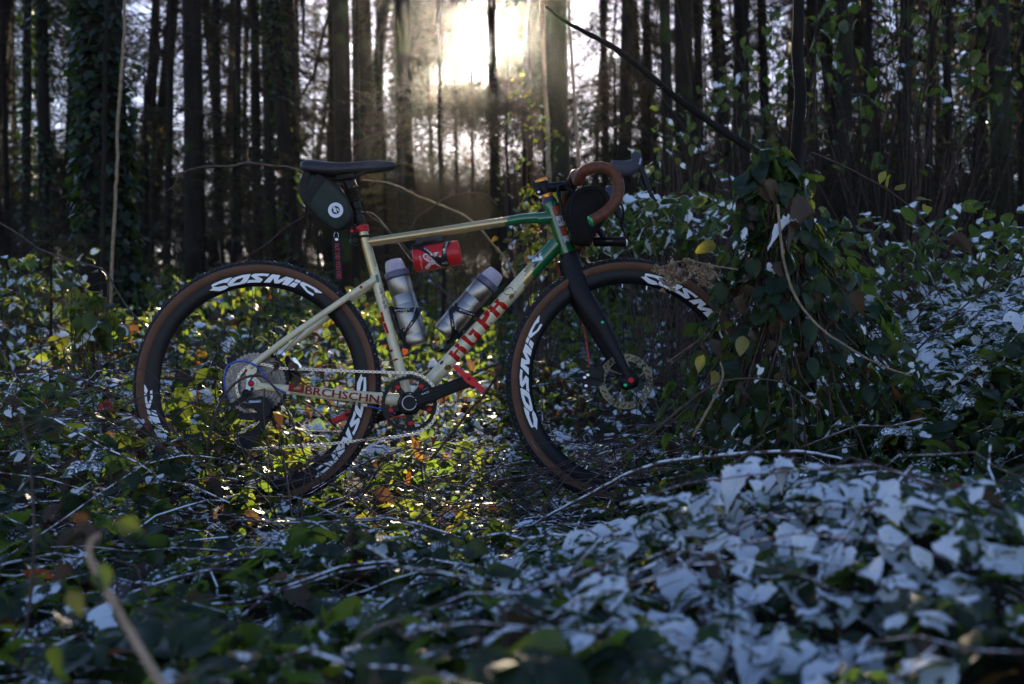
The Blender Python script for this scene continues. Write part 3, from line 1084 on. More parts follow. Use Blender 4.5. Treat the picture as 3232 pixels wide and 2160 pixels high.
mb.build('tyre_lettering', M_white, front_wheel).matrix_parent_inverse = Matrix.Translation(FRONT).inverted()

# ------------------------------------------------------------------ fork
fork = empty('fork', parent=bike)
blade_px = [(1797, 815), (1812, 865), (1833, 925), (1864, 975), (1892, 1018), (1920, 1068), (1949, 1121), (1972, 1165), (1987, 1195)]
blade_r = [0.0285, 0.0290, 0.0275, 0.0255, 0.0235, 0.0190, 0.0150, 0.0120, 0.0110]
lat_b = [-0.018, -0.026, -0.036, -0.043, -0.047, -0.050, -0.052, -0.054, -0.055]
for side in (1, -1):
    pts = []
    for (px_, py_), lt in zip(blade_px, lat_b):
        p = Bk(px_, py_, lt)
        if side == -1:
            p = Vector((p.x - 0.10 * abs(lt) * 2, -p.y, p.z))
        pts.append(p)
    mb = MB()
    mb.tube(curve_pts(pts, 30), lerp_list(blade_r, 31), n=20, flat=((0, 1, 0), 0.52))
    mb.build('fork_blade', M_fork, fork)
mb = MB()
mb.tube([HT1 + ht_ax * -0.001, HT1 + ht_ax * 0.012, HT1 + ht_ax * 0.035, HT1 + ht_ax * 0.06], [0.0235, 0.0265, 0.030, 0.020], n=24)
mb.build('fork_crown', M_fork, fork)
mb = MB()
ax_f = Bk(1992, 1200.5, -0.064)
mb.lathe(ax_f + Vector((0, 0.004, 0)), (0, -1, 0), [(0, 0.0088), (0.004, 0.0088), (0.006, 0.007), (0.0062, 0.0035), (0.0045, 0.003)], n=20)
mb.build('axle_bolt', M_redal, fork)
mb = MB()
mb.lathe(Bk(1974, 1217, -0.063), (0, -1, 0), [(0, 0.0055), (0.003, 0.0055), (0.004, 0.004)], n=14)
mb.build('mount_bolt', M_greenal, fork)
mb = MB()
mb.lathe(Bk(1901.5, 1018.5, -0.056), (0, -1, 0), [(0, 0.005), (0.003, 0.005), (0.004, 0.0035)], n=14)
mb.build('mount_bolt', M_greenal, fork)
mb = MB()
mb.lathe(Bk(1985, 1206, -0.047), (0, -1, 0), [(0, 0.019), (0.01, 0.0185), (0.014, 0.014), (0.0145, 0.006)], n=20)
mb.build('dropout', M_fork, fork)

# ------------------------------------------------------------------ headset, stem, bars
stem = empty('stem', parent=bike)
up = -ht_ax
mb = MB()
mb.lathe(HT0, up, [(0, 0.0222), (0.003, 0.0222), (0.012, 0.0175), (0.014, 0.0172)], n=24)
mb.build('headset_cover', mat('dark_blue_alloy', (0.03, 0.032, 0.07), 0.4, metal=0.3), stem)
mb = MB()
mb.lathe(HT0 + up * 0.014, up, [(0, 0.0168), (0.001, 0.0172), (0.011, 0.0172), (0.012, 0.0168)], n=24)
mb.build('headset_spacer', M_orangeal, stem)
mb = MB()
mb.lathe(HT0 + up * 0.062, up, [(0, 0.0178), (0.001, 0.0182), (0.009, 0.0182), (0.0105, 0.017), (0.0108, 0.006), (0.009, 0.005)], n=24)
mb.build('headset_cap', M_orangeal, stem)
mb = MB()
clamp0 = HT0 + up * 0.026
mb.lathe(clamp0, up, [(0, 0.0195), (0.002, 0.0205), (0.034, 0.0205), (0.036, 0.0195)], n=24)
BARC = Bk(1800, 586, 0)
q0 = HT0 + up * 0.044
mb.tube([q0, q0.lerp(BARC, 0.25), q0.lerp(BARC, 0.75), BARC + Vector((-0.004, 0, 0))], [0.0175, 0.0150, 0.0145, 0.0165], n=20)
mb.box(clamp0 + up * 0.018 + Vector((-0.022, 0, -0.001)), up * 0.0165, Vector((0.007, 0, -0.002)), Vector((0, 0.016, 0)))
mb.lathe(BARC + Vector((0, -0.024, 0)), (0, 1, 0), [(0, 0.0185), (0.002, 0.0195), (0.046, 0.0195), (0.048, 0.0185)], n=24)
mb.build('stem_body', M_blackmetal, stem, bevel=0.0)
for (sx_, sy_) in ((1700.5, 607), (1706, 623)):
    mb = MB()
    mb.lathe(Bk(sx_, sy_, -0.0165), (0, -1, 0), [(0, 0.0042), (0.003, 0.0042), (0.0035, 0.0030), (0.001, 0.0022)], n=12)
    mb.build('stem_bolt', M_steel, stem)

bar = empty('handlebar', parent=bike)
SH = 0.020
near_bar = [(BARC.x, -0.02, BARC.z), (BARC.x + 0.004, -0.06, BARC.z + 0.002), (BARC.x + 0.008, -0.12, BARC.z + 0.004), tuple(Bk(1825, 570, -0.170)),
            tuple(Bk(1836, 548, -0.196)), tuple(Bk(1859, 534, -0.205)), tuple(Bk(1893, 528, -0.207)), tuple(Bk(1921, 535, -0.208)), tuple(Bk(1942, 553, -0.210)), tuple(Bk(1952, 578, -0.212)), tuple(Bk(1953, 604, -0.214)),
            tuple(Bk(1944, 632, -0.216)), tuple(Bk(1923, 660, -0.219)), tuple(Bk(1895, 682, -0.222)), tuple(Bk(1866, 698, -0.224))]
near_bar = [Vector(p) for p in near_bar]
far_bar = [Vector((p.x - SH * abs(p.y) / 0.19, -p.y, p.z)) for p in near_bar]
mb = MB()
mb.tube([near_bar[2], near_bar[1], near_bar[0], far_bar[0], far_bar[1], far_bar[2]], 0.0150, n=18)
mb.build('bar_centre', M_blackmetal, bar)
def make_tape(path):
    pts = curve_pts(path[1:], 90)
    mb = MB()
    rs = []
    for i in range(91):
        rs.append(0.0152 + 0.0006 * ((i * 0.5) % 1.0))
    mb.tube(pts, rs, n=20)
    tp = mb.build('bar_tape', M_tape, bar)
    # dark spiral seams of the wrapped tape
    mb = MB()
    for k in range(12, 88, 5):
        t = (pts[k + 1] - pts[k - 1]).normalized()
        a = Vector((0, 1, 0))
        u = (a - t * a.dot(t)).normalized()
        w_ = t.cross(u)
        ring = [pts[k] + (u * math.cos(b) + w_ * math.sin(b)) * 0.01575 + t * (0.006 * b / (2 * PI)) for b in [2 * PI * j / 24 for j in range(25)]]
        mb.tube(ring, 0.00045, n=4)
    mb.build('tape_seam', M_tapedark, tp)
    mb = MB()
    e, d = pts[-1], (pts[-1] - pts[-4]).normalized()
    mb.lathe(e - d * 0.002, d, [(0, 0.0150), (0.005, 0.0152), (0.008, 0.0125), (0.0082, 0.005), (0.006, 0.004)], n=20)
    mb.build('bar_end_plug', M_greenal, tp)
make_tape(near_bar)
make_tape(far_bar)

# brake and shift levers
C3 = (1500, 440, 3.734)
def make_lever(near):
    lv = empty('brake_lever', parent=bike)
    lat0 = -0.209
    def P(x, y, dl=0.0):
        p = Bk(C3[0] + x / C3[2], C3[1] + y / C3[2], lat0 + dl)
        if not near:
            p = Vector((p.x - 0.032, -p.y, p.z))
        return p
    mb = MB()
    st = [(1590, 300, 60), (1640, 318, 76), (1700, 335, 90), (1770, 345, 98), (1840, 325, 92), (1890, 285, 80), (1905, 235, 64), (1890, 190, 60), (1878, 162, 44), (1874, 150, 14)]
    pts = [P(x, y) for x, y, r in st]
    rs = [r / C3[2] / 1118.7 * 0.93 for x, y, r in st]
    k = 40
    mb.tube(curve_pts(pts, k), lerp_list(rs, k + 1), n=20, flat=((0, 1, 0), 0.62))
    mb.build('hood', M_hood, lv)
    mb = MB()
    st = [(1925, 300, 30), (1965, 370, 34), (2000, 450, 34), (2030, 540, 32), (2060, 620, 26), (2100, 690, 18), (2140, 730, 12)]
    mb.tube(curve_pts([P(x, y) for x, y, r in st], 24), lerp_list([r / C3[2] / 1118.7 * 0.9 for x, y, r in st], 25), n=14, flat=((0, 1, 0), 0.6))
    mb.build('lever_blade', M_blackmetal, lv)
    mb = MB()
    st = [(1960, 430, 20), (1965, 490, 36), (1990, 560, 42), (2015, 605, 26)]
    mb.tube(curve_pts([P(x, y, 0.012) for x, y, r in st], 12), lerp_list([r / C3[2] / 1118.7 * 0.9 for x, y, r in st], 13), n=12, flat=((0, 1, 0), 0.4))
    mb.build('shift_paddle', M_blackmetal, lv)
    if near:
        mb = MB()
        text_decal(mb, lambda x, y: (Bk(x, y, lat0 - 0.0165), Vector((0, -1, 0))), 'SRAM', (C3[0] + 1945 / C3[2], C3[1] + 300 / C3[2]), (18, -70), 6, length=19)
        mb.build('lettering', M_white, lv)
make_lever(True)
make_lever(False)
# hoses
mb = MB()
mb.tube(curve_pts([Bk(1948, 630, -0.19), Bk(1965, 655, -0.17), Bk(1967, 690, -0.15), Bk(1961, 708, -0.13), Bk(1975, 745, -0.10), Bk(1990, 765, -0.07)], 24), 0.0030, n=8)
mb.build('brake_hose', M_blackplastic, bike)
mb = MB()
mb.tube(curve_pts([Bk(1893, 700, 0.1), Bk(1888, 725, 0.07), Bk(1880, 745, 0.05), Bk(1860, 780, 0.03)], 16), 0.0028, n=8)
mb.build('brake_hose', M_redcable, bike)
mb = MB()
mb.tube(curve_pts([Bk(1752, 800, 0.02), Bk(1760, 835, 0.03), Bk(1768, 868, 0.045), Bk(1815, 962, 0.06), Bk(1838, 1020, 0.06), Bk(1852, 1090, 0.062), Bk(1860, 1158, 0.062)], 30), 0.0026, n=8)
mb.build('brake_hose', M_redcable, bike)
# front caliper
mb = MB()
C4 = (1550, 780, 2.0638)
mb.prism(T(C4, [(598, 830), (640, 822), (660, 850), (655, 915), (640, 940), (600, 925), (592, 880)]), 0.035, 0.068, lambda x, y, d: Bk(x, y, d))
mb.prism(T(C4, [(650, 800), (720, 770), (740, 800), (735, 880), (700, 910), (650, 905)]), 0.030, 0.060, lambda x, y, d: Bk(x, y, d))
mb.tube([Bk(1870, 1172, 0.05), Bk(1905, 1150, 0.055), Bk(1925, 1120, 0.055)], 0.006, n=8)
mb.build('brake_caliper', M_blackmetal, bike, bevel=0.0015)
for (x, y) in ((610, 850), (618, 905), (630, 835)):
    mb = MB()
    mb.lathe(Bk(C4[0] + x / C4[2], C4[1] + y / C4[2], 0.034), (0, -1, 0), [(0, 0.0045), (0.003, 0.0045), (0.0035, 0.002)], n=10)
    mb.build('caliper_bolt', M_steel, bike)

# ------------------------------------------------------------------ seatpost, clamp, saddle
C2 = (900, 460, 3.91)
post = empty('seatpost', parent=bike)
st_dir = (ST0 - BB).normalized()
def C2p(x, y, lat=0.0):
    return Bk(C2[0] + x / C2[2], C2[1] + y / C2[2], lat)
mb = MB()
mb.tube([C2p(958, 1080), C2p(925, 960), C2p(900, 860), C2p(872, 740)], 0.0118, n=20)
mb.lathe(C2p(925, 965), (C2p(905, 885) - C2p(925, 965)), [(0, 0.0165), (0.001, 0.0172), (0.020, 0.0172), (0.021, 0.016)], n=24)
mb.lathe(C2p(860, 700), (C2p(885, 795) - C2p(860, 700)), [(0, 0.0140), (0.001, 0.0150), (0.024, 0.0150), (0.026, 0.0135)], n=24)
mb.build('post_tube', M_blackmetal, post)
mb = MB()
b0, b1 = C2p(812, 545), C2p(862, 705)
bl = (b1 - b0).length
prof = []
for k in range(6):
    h = bl * k / 6
    prof += [(h, 0.0135), (h + bl / 12, 0.0222), (h + bl / 6 * 0.98, 0.0135)]
mb.lathe(b0, b1 - b0, prof, n=28)
mb.build('bellows', mat('bellows_rubber', (0.02, 0.02, 0.023), 0.35, spec=0.5), post)
mb = MB()
mb.tube([C2p(800, 540), C2p(785, 480), C2p(770, 440), C2p(745, 405)], [0.013, 0.014, 0.015, 0.013], n=16)
mb.box(C2p(750, 395), Vector((0.026, 0, 0.003)), Vector((0, 0.020, 0)), Vector((0, 0, 0.006)))
mb.box(C2p(830, 470), Vector((0.010, 0, 0.004)), Vector((0, 0.012, 0)), Vector((-0.004, 0, 0.010)))
mb.box(C2p(690, 440), Vector((0.012, 0, -0.002)), Vector((0, 0.010, 0)), Vector((0, 0, 0.008)))
mb.build('post_head', M_blackmetal, post, bevel=0.002)
mb = MB()
mb.lathe(C2p(958, 1068), (C2p(945, 1005) - C2p(958, 1068)), [(0, 0.0185), (0.001, 0.0200), (0.0075, 0.0200), (0.008, 0.0185), (0.0095, 0.0185), (0.010, 0.0200), (0.0165, 0.0200), (0.0175, 0.0185)], n=28)
mb.build('seat_clamp', M_redal, bike)
for (x, y) in ((825, 1055), (905, 1015)):
    mb = MB()
    mb.lathe(C2p(x, y, -0.018), (0, -1, 0), [(0, 0.005), (0.004, 0.005), (0.0045, 0.003)], n=12)
    mb.build('clamp_bolt', M_redal, bike)
mb = MB()
ring_c = C2p(965, 1130)
u_, v_ = Vector((0.021, 0, 0.003)), Vector((0, 0.021, 0))
mb.tube([ring_c + u_ * math.cos(2 * PI * k / 24) + v_ * math.sin(2 * PI * k / 24) for k in range(25)], 0.0028, n=6, cap=False)
mb.tube([C2p(905, 1130), C2p(880, 1110), C2p(850, 1095)], 0.006, n=8)
mb.lathe(C2p(872, 1140), (-0.25, 0, -1), [(0.0, 0.013), (0.002, 0.0145), (0.014, 0.0150), (0.020, 0.012), (0.0215, 0.004)], n=18)
mb.lathe(C2p(868, 1100), (-0.2, 0, 1), [(-0.002, 0.0145), (0.004, 0.014), (0.007, 0.010)], n=18)
mb.build('rear_light', M_blackplastic, bike)

saddle = empty('saddle', parent=bike)
top = [(186, 235), (200, 200), (250, 181), (330, 180), (400, 186), (500, 198), (600, 208), (700, 207), (800, 203), (900, 195), (1000, 187), (1100, 181), (1200, 181), (1280, 188), (1340, 202), (1372, 222)]
bot = [(186, 245), (200, 285), (250, 302), (330, 312), (400, 318), (500, 325), (600, 327), (700, 318), (800, 308), (900, 299), (1000, 291), (1100, 288), (1200, 284), (1280, 276), (1340, 258), (1372, 232)]
hw = [0.045, 0.060, 0.070, 0.073, 0.072, 0.067, 0.057, 0.047, 0.037, 0.030, 0.026, 0.024, 0.022, 0.019, 0.014, 0.004]
rows = []
for (tx, ty), (bx, by), w_ in zip(top, bot, hw):
    tz = C2p(tx, ty, -w_ * 0.5).z
    pb = C2p(bx, by, -w_)
    x_ = C2p(tx, ty, -w_ * 0.8).x
    h_ = tz - pb.z
    sec = [(-w_ * 0.86, pb.z - 0.001), (-w_, pb.z + 0.003), (-w_ * 1.0, pb.z + h_ * 0.45), (-w_ * 0.93, pb.z + h_ * 0.78), (-w_ * 0.74, tz - h_ * 0.06), (-w_ * 0.4, tz), (0, tz - 0.001)]
    sec = sec + [(-a, b) for a, b in reversed(sec[:-1])]
    rows.append([Vector((x_, a, b)) for a, b in sec])
mb = MB()
K = len(rows[0])
mb.v = [p for r in rows for p in r]
for i in range(len(rows) - 1):
    for k in range(K - 1):
        mb.f.append((i * K + k, i * K + k + 1, (i + 1) * K + k + 1, (i + 1) * K + k))
mb.f.append(tuple(range(K)))
mb.f.append(tuple((len(rows) - 1) * K + k for k in reversed(range(K))))
mb.m = [0] * len(mb.f)
sc_ = mb.build('saddle_cover', M_saddle, saddle, angle=60)
ms = sc_.modifiers.new('smooth', 'SUBSURF')
ms.levels = 2
ms.render_levels = 2
mb = MB()
for i in range(len(rows) - 1):
    a0, a1 = rows[i], rows[i + 1]
    inset = 0.9
    pts = [Vector((a0[0].x, a0[0].y * inset, a0[0].z + 0.003)), Vector((a0[-1].x, a0[-1].y * inset, a0[-1].z + 0.003)), Vector((a1[-1].x, a1[-1].y * inset, a1[-1].z + 0.003)), Vector((a1[0].x, a1[0].y * inset, a1[0].z + 0.003))]
    mb.add(pts, [(0, 1, 2, 3)])
mb.build('saddle_base', M_blackplastic, saddle)
for lt in (-0.022, 0.022):
    mb = MB()
    mb.tube(curve_pts([C2p(380, 330, lt * 1.6), C2p(520, 400, lt), C2p(640, 412, lt), C2p(760, 398, lt), C2p(850, 385, lt), C2p(930, 350, lt), C2p(1010, 312, lt * 0.8), C2p(1060, 292, lt * 0.5)], 30), 0.0036, n=10)
    mb.build('saddle_rail', M_blackmetal, saddle)

# ------------------------------------------------------------------ cranks, chainring, pedals
C6 = (1130, 1080, 4.613)
def C6p(x, y, lat):
    return Bk(C6[0] + x / C6[2], C6[1] + y / C6[2], lat)
crank = empty('crankset', parent=bike)
RL = -0.046
RC = C6p(745, 897, RL)
sc6 = 1 / C6[2] / F * (RC - CAM_L).y        # metres per crop pixel at the ring
mb = MB()
Rt, Rr = 419 * sc6, 400 * sc6
NTH = 40
outline = []
for i in range(NTH):
    a = 2 * PI * i / NTH
    da = 2 * PI / NTH
    for fr, r in ((0.0, Rr), (0.28, Rr), (0.42, Rt * 0.995), (0.58, Rt), (0.72, Rr)):
        outline.append((r * math.cos(a + da * fr), r * math.sin(a + da * fr)))
holes = []
arm_angles = [math.atan2(-(y - 897), x - 745) for x, y in ((577, 660), (922, 648), (1038, 978), (767, 1188), (482, 993))]
arm_angles = sorted([a % (2 * PI) for a in arm_angles])
ro, ri = 352 * sc6, 150 * sc6
for i in range(5):
    a0 = arm_angles[i]
    a1 = arm_angles[(i + 1) % 5] + (2 * PI if i == 4 else 0)
    wo, wi = 0.20, 0.30
    h = []
    for k in range(9):
        a = a0 + wo + (a1 - a0 - 2 * wo) * k / 8
        h.append((ro * math.cos(a), ro * math.sin(a)))
    rm = 270 * sc6
    h.append((rm * math.cos(a1 - 0.14), rm * math.sin(a1 - 0.14)))
    for k in range(5):
        a = a1 - wi - (a1 - a0 - 2 * wi) * k / 4
        h.append((ri * math.cos(a), ri * math.sin(a)))
    h.append((rm * math.cos(a0 + 0.14), rm * math.sin(a0 + 0.14)))
    holes.append(h)
loops = [[Vector((x, y, 0)) for x, y in outline]] + [[Vector((x, y, 0)) for x, y in h] for h in holes]
flat_ = [p for l in loops for p in l]
tr = [tuple(t) for t in tessellate_polygon(loops)]
k = len(flat_)
vs_ = [RC + Vector((p.x, -0.0018, p.y)) for p in flat_] + [RC + Vector((p.x, 0.0018, p.y)) for p in flat_]
fs_ = tr + [tuple(i + k for i in reversed(t)) for t in tr]
off = 0
for l in loops:
    m_ = len(l)
    fs_ += [(off + i, off + (i + 1) % m_, off + (i + 1) % m_ + k, off + i + k) for i in range(m_)]
    off += m_
mb.add(vs_, fs_)
mb.build('chainring', M_blackmetal, crank, smooth=False)
mb = MB()
mb.lathe(RC + Vector((0, 0.012, 0)), (0, -1, 0), [(0, 0.030), (0.010, 0.0335), (0.016, 0.030), (0.03, 0.026), (0.036, 0.024)], n=28)
mb.build('spider', M_blackmetal, crank)
for (x, y) in ((577, 660), (922, 648), (1038, 978), (767, 1188), (482, 993)):
    mb = MB()
    mb.lathe(C6p(x, y, RL - 0.0035), (0, -1, 0), [(-0.002, 0.0070), (0.0015, 0.0070), (0.002, 0.0060), (0.0021, 0.0042), (0.0005, 0.0036)], n=16)
    mb.build('chainring_bolt', M_redal, crank)
CE0, CE1 = C6p(752, 888, -0.090), C6p(1640, 556, -0.094)
ca = (CE1 - CE0).normalized()
cn = Vector((-ca.z, 0, ca.x))
NC = 30
mb = MB()
prof_h = lerp_list([0.0225, 0.0215, 0.0195, 0.0180, 0.0172, 0.0168, 0.0150], NC + 1)
rows = []
for i in range(NC + 1):
    t = -0.05 + 1.10 * i / NC
    c = CE0.lerp(CE1, t)
    h = prof_h[i]
    if i == 0 or i == NC:
        h *= 0.55
    g = 0.0022 if 4 < i < 25 else 0.0
    front = [(-1.0, 0.0075), (-0.86, 0.0095), (-0.60, 0.0100), (-0.52, 0.0100 - g), (-0.34, 0.0100 - g), (-0.26, 0.0102), (-0.06, 0.0102), (0.0, 0.0102 - g), (0.18, 0.0102 - g), (0.26, 0.0102), (0.46, 0.0100), (0.52, 0.0100 - g * 0.6), (0.64, 0.0100 - g * 0.6), (0.70, 0.0098), (0.86, 0.0095), (1.0, 0.0075)]
    back = [(1.0, -0.008), (-1.0, -0.008)]
    rows.append([c + cn * (h * a) + Vector((0, -b, 0)) for a, b in front + back])
K = len(rows[0])
mb.v = [p for r in rows for p in r]
mb.f = [(i * K + k, i * K + (k + 1) % K, (i + 1) * K + (k + 1) % K, (i + 1) * K + k) for i in range(NC) for k in range(K)]
mb.f += [tuple(range(K)), tuple(NC * K + k for k in reversed(range(K)))]
mb.m = [0] * len(mb.f)
mb.lathe(CE0 + Vector((0, 0.004, 0)), (0, -1, 0), [(-0.02, 0.0255), (0.010, 0.0255), (0.0135, 0.0235), (0.0140, 0.0200)], n=32)
arm = mb.build('crank_arm', M_blackmetal, crank, angle=30)
mb = MB()
mb.lathe(CE0 + Vector((0, -0.0095, 0)), (0, -1, 0), [(0, 0.0195), (0.0006, 0.0205), (0.0010, 0.0190), (0.0006, 0.0180)], n=32, cap=False)
mb.build('crank_cap_ring', mat('cap_ring', (0.35, 0.36, 0.38), 0.4, metal=0.5), arm)
mb = MB()
mb.lathe(CE0 + Vector((0, -0.0095, 0)), (0, -1, 0), [(0.001, 0.0180), (-0.004, 0.0150), (-0.0045, 0.0085), (-0.001, 0.008), (-0.001, 0.004)], n=32)
mb.build('crank_cap', M_blackplastic, arm)
mb = MB()
text_decal(mb, surf_flat(-0.1008), 'RACE', (C6[0] + 925 / C6[2], C6[1] + 775 / C6[2]), (115, -42), 5.5, length=25, slant=0.3)
mb.build('lettering', M_white, arm)
cf0 = BB + Vector((0, 0.075, 0))
mb = MB()
cf1 = cf0 - (CE1 - CE0)
cf1.y = 0.092
mb.tube([cf0, cf0.lerp(cf1, 0.5), cf1], [0.018, 0.015, 0.015], n=14, flat=((0, 1, 0), 0.55))
mb.build('crank_arm', M_blackmetal, crank)
# pedals: thin flat platforms with pins, seen almost edge on
def make_pedal(c, ang, sgn):
    pd = empty('pedal', parent=bike)
    d = Vector((math.cos(ang), 0, math.sin(ang)))
    nn = Vector((-d.z, 0, d.x))
    mb = MB()
    w0, w1 = 0.012, 0.100
    sec = [(-0.052, 0.0055), (-0.046, 0.0068), (-0.020, 0.0062), (-0.012, 0.0105), (0.0, 0.0115), (0.012, 0.0105), (0.020, 0.0062), (0.046, 0.0068), (0.052, 0.0055)]
    for la, lb in ((w0, w0 + 0.010), (w1 - 0.010, w1), (0.048, 0.060)):
        poly = [(a, b) for a, b in sec] + [(a, -b) for a, b in reversed(sec)]
        mb.prism(poly, la, lb, lambda x, y, dd: c + d * x + nn * y + Vector((0, sgn * dd, 0)))
    for e in (-0.049, 0.049):
        mb.box(c + d * e + Vector((0, sgn * (w0 + w1) / 2, 0)), d * 0.0035, nn * 0.0052, Vector((0, (w1 - w0) / 2 - 0.002, 0)))
    mb.build('pedal_body', M_redal, pd, bevel=0.0008)
    mb = MB()
    mb.lathe(c, (0, sgn, 0), [(-0.006, 0.0062), (0.0, 0.0068), (0.098, 0.0068), (0.1, 0.004)], n=16)
    mb.build('pedal_axle', M_blackmetal, pd)
    mb = MB()
    for e in (-0.048, -0.03, 0.03, 0.048):
        for la in (w0 + 0.005, w1 - 0.005):
            for s2 in (1, -1):
                p = c + d * e + nn * (0.0064 * s2) + Vector((0, sgn * la, 0))
                mb.tube([p, p + nn * (0.0042 * s2)], 0.0016, n=6)
    mb.build('pedal_pin', M_steel, pd)['kind'] = 'stuff'
make_pedal(Vector((CE1.x, -0.100, CE1.z)), math.atan2(-(740 - 360), 1860 - 1420) , -1)
make_pedal(Bk(1097, 1310, 0.10), rad(20), 1)

# ------------------------------------------------------------------ cassette, chain, derailleur
C5 = (660, 1080, 3.91)
cas = empty('cassette', parent=bike)
RCc = rear_wheel.location
def sprocket(r, teeth, lat, mt):
    mb = MB()
    out_ = []
    for i in range(teeth):
        a, da = 2 * PI * i / teeth, 2 * PI / teeth
        for fr, q in ((0.0, r - 0.0035), (0.3, r - 0.0035), (0.45, r), (0.6, r), (0.8, r - 0.0035)):
            out_.append((q * math.cos(a + da * fr), q * math.sin(a + da * fr)))
    hs = []
    if r > 0.045:
        for ring in (0.80, 0.62):
            nh = int(r * 300)
            for i in range(nh):
                a = 2 * PI * (i + ring * 3) / nh
                c_ = (ring * r * math.cos(a), ring * r * math.sin(a))
                hs.append([(c_[0] + 0.0042 * math.cos(b), c_[1] + 0.0042 * math.sin(b)) for b in [2 * PI * j / 8 for j in range(8)]])
    loops = [[Vector((x, y, 0)) for x, y in l] for l in [out_] + hs]
    fl = [p for l in loops for p in l]
    tr = [tuple(t) for t in tessellate_polygon(loops)]
    k = len(fl)
    mb.v = [Vector((p.x, lat - 0.0009, p.y)) for p in fl] + [Vector((p.x, lat + 0.0009, p.y)) for p in fl]
    mb.f = tr + [tuple(i + k for i in reversed(t)) for t in tr]
    off = 0
    for l in loops:
        m_ = len(l)
        mb.f += [(off + i, off + (i + 1) % m_, off + (i + 1) % m_ + k, off + i + k) for i in range(m_)]
        off += m_
    mb.m = [0] * len(mb.f)
    o = mb.build('sprocket', mt, cas, smooth=False)
    o.location = RCc
    return o
for i, (t_, r_) in enumerate([(50, 0.0985), (44, 0.0885), (38, 0.0765), (33, 0.0665), (28, 0.0565), (24, 0.0485), (21, 0.0425), (18, 0.0365), (16, 0.0325), (14, 0.0285), (12, 0.0245)]):
    sprocket(r_, t_, -0.022 - 0.0036 * i, M_blackmetal if i == 0 else M_silver)
mb = MB()
mb.lathe((0, -0.020, 0), (0, -1, 0), [(0, 0.03), (0.038, 0.02), (0.042, 0.014)], n=20)
o = mb.build('freehub', M_silver, cas)
o.location = RCc

# derailleur
der = empty('derailleur', parent=bike)
def C5p(x, y, lat):
    return Bk(C5[0] + x / C5[2], C5[1] + y / C5[2], lat)
mb = MB()
pr = lambda poly, l0, l1, bev=0.0015: mb.prism([(C5[0] + x / C5[2], C5[1] + y / C5[2]) for x, y in poly], l0, l1, lambda x, y, d: Bk(x, y, d))
pr([(410, 620), (430, 597), (480, 595), (510, 620), (500, 660), (470, 690), (430, 720), (390, 745), (360, 790), (270, 790), (265, 760), (330, 720), (390, 670)], -0.070, -0.082)
pr([(480, 715), (540, 690), (660, 665), (700, 690), (760, 790), (770, 870), (735, 920), (660, 905), (560, 830), (500, 820), (440, 800), (470, 760)], -0.060, -0.088)
pr([(380, 750), (470, 760), (470, 830), (420, 830), (380, 790)], -0.062, -0.080)
pr([(350, 915), (420, 880), (560, 870), (700, 880), (740, 930), (640, 960), (520, 970), (420, 960), (350, 945)], -0.050, -0.066)
der_body = mb.build('derailleur_body', M_blackmetal, der, bevel=0.002)
mb = MB()
pr([(700, 870), (770, 900), (760, 960), (700, 1040), (620, 1130), (560, 1190), (550, 1290), (510, 1325), (430, 1315), (350, 1270), (320, 1230), (310, 1205), (350, 1195), (430, 1205), (480, 1190), (500, 1160), (300, 1185), (290, 1165), (430, 1120), (540, 1080), (610, 1000), (660, 930)], -0.052, -0.056)
mb.build('derailleur_cage', M_blackmetal, der, bevel=0.0012)
for (x, y) in ((690, 900), (430, 1235)):
    mb = MB()
    mb.lathe(C5p(x, y, -0.046), (0, -1, 0), [(0, 0.022), (0.005, 0.022), (0.0055, 0.010), (0.008, 0.008)], n=20)
    mb.build('jockey_wheel', M_blackplastic, der)
mb = MB()
mb.lathe(C5p(457, 628, -0.082), (0, -1, 0), [(0, 0.0105), (0.003, 0.0105), (0.0035, 0.0075), (0.001, 0.006)], n=18)
mb.build('pivot_bolt', M_blackplastic, der)
mb = MB()
decal(mb, surf_flat(-0.0882), T(C5, [(488, 722), (640, 712), (648, 742), (480, 756)]))
text_decal(mb, surf_flat(-0.0884), 'Shimano', (C5[0] + 500 / C5[2], C5[1] + 752 / C5[2]), (140, -8), 7, length=34, mi=1)
mb.build('lettering', [mat('label_blue', (0.10, 0.14, 0.24), 0.4), M_white], der_body)

# chain: links along the loop
chain = empty('chain', parent=bike)
LC = -0.0475
top_run = [C5p(360, 600, -0.058), C5p(345, 520, -0.058), C5p(370, 410, -0.057)]
path = []
cas_r = 0.062
c_cas = Vector((RCc.x, -0.05, RCc.z))
ctrl_top = [C5p(840, 320, -0.046), C5p(920, 326, -0.046), C5p(1400, 345, -0.046), C5p(1900, 365, -0.046), C5p(2345, 378, -0.046), C6p(780, 446, -0.046)]
arc_r = [C6p(745 + 428 * math.cos(a), 897 - 450 * math.sin(a), -0.046) for a in [rad(80 - 12 * k) for k in range(0, 14)]]
ctrl_bot = [C6p(590, 1372, -0.047), C6p(300, 1400, -0.048), C5p(1900, 1212, -0.048), C5p(1400, 1265, -0.049), C5p(900, 1297, -0.050), C5p(560, 1318, -0.050)]
pul = [C5p(470, 1320, -0.050), C5p(380, 1290, -0.050), C5p(335, 1235, -0.050), C5p(360, 1150, -0.050), C5p(450, 1070, -0.050), C5p(600, 1000, -0.050)]
up_ = [C5p(690, 985, -0.050), C5p(600, 900, -0.052), C5p(480, 790, -0.056), C5p(380, 690, -0.058), C5p(340, 600, -0.058), C5p(340, 520, -0.058), C5p(370, 410, -0.057), C5p(450, 320, -0.055), C5p(580, 270, -0.053), C5p(700, 278, -0.05)]
loop = ctrl_top + arc_r[1:] + ctrl_bot + pul + up_
loop = loop + [loop[0]]
dense = []
for a, b in zip(loop[:-1], loop[1:]):
    for k in range(8):
        dense.append(a.lerp(b, k / 8))
dense.append(loop[-1])
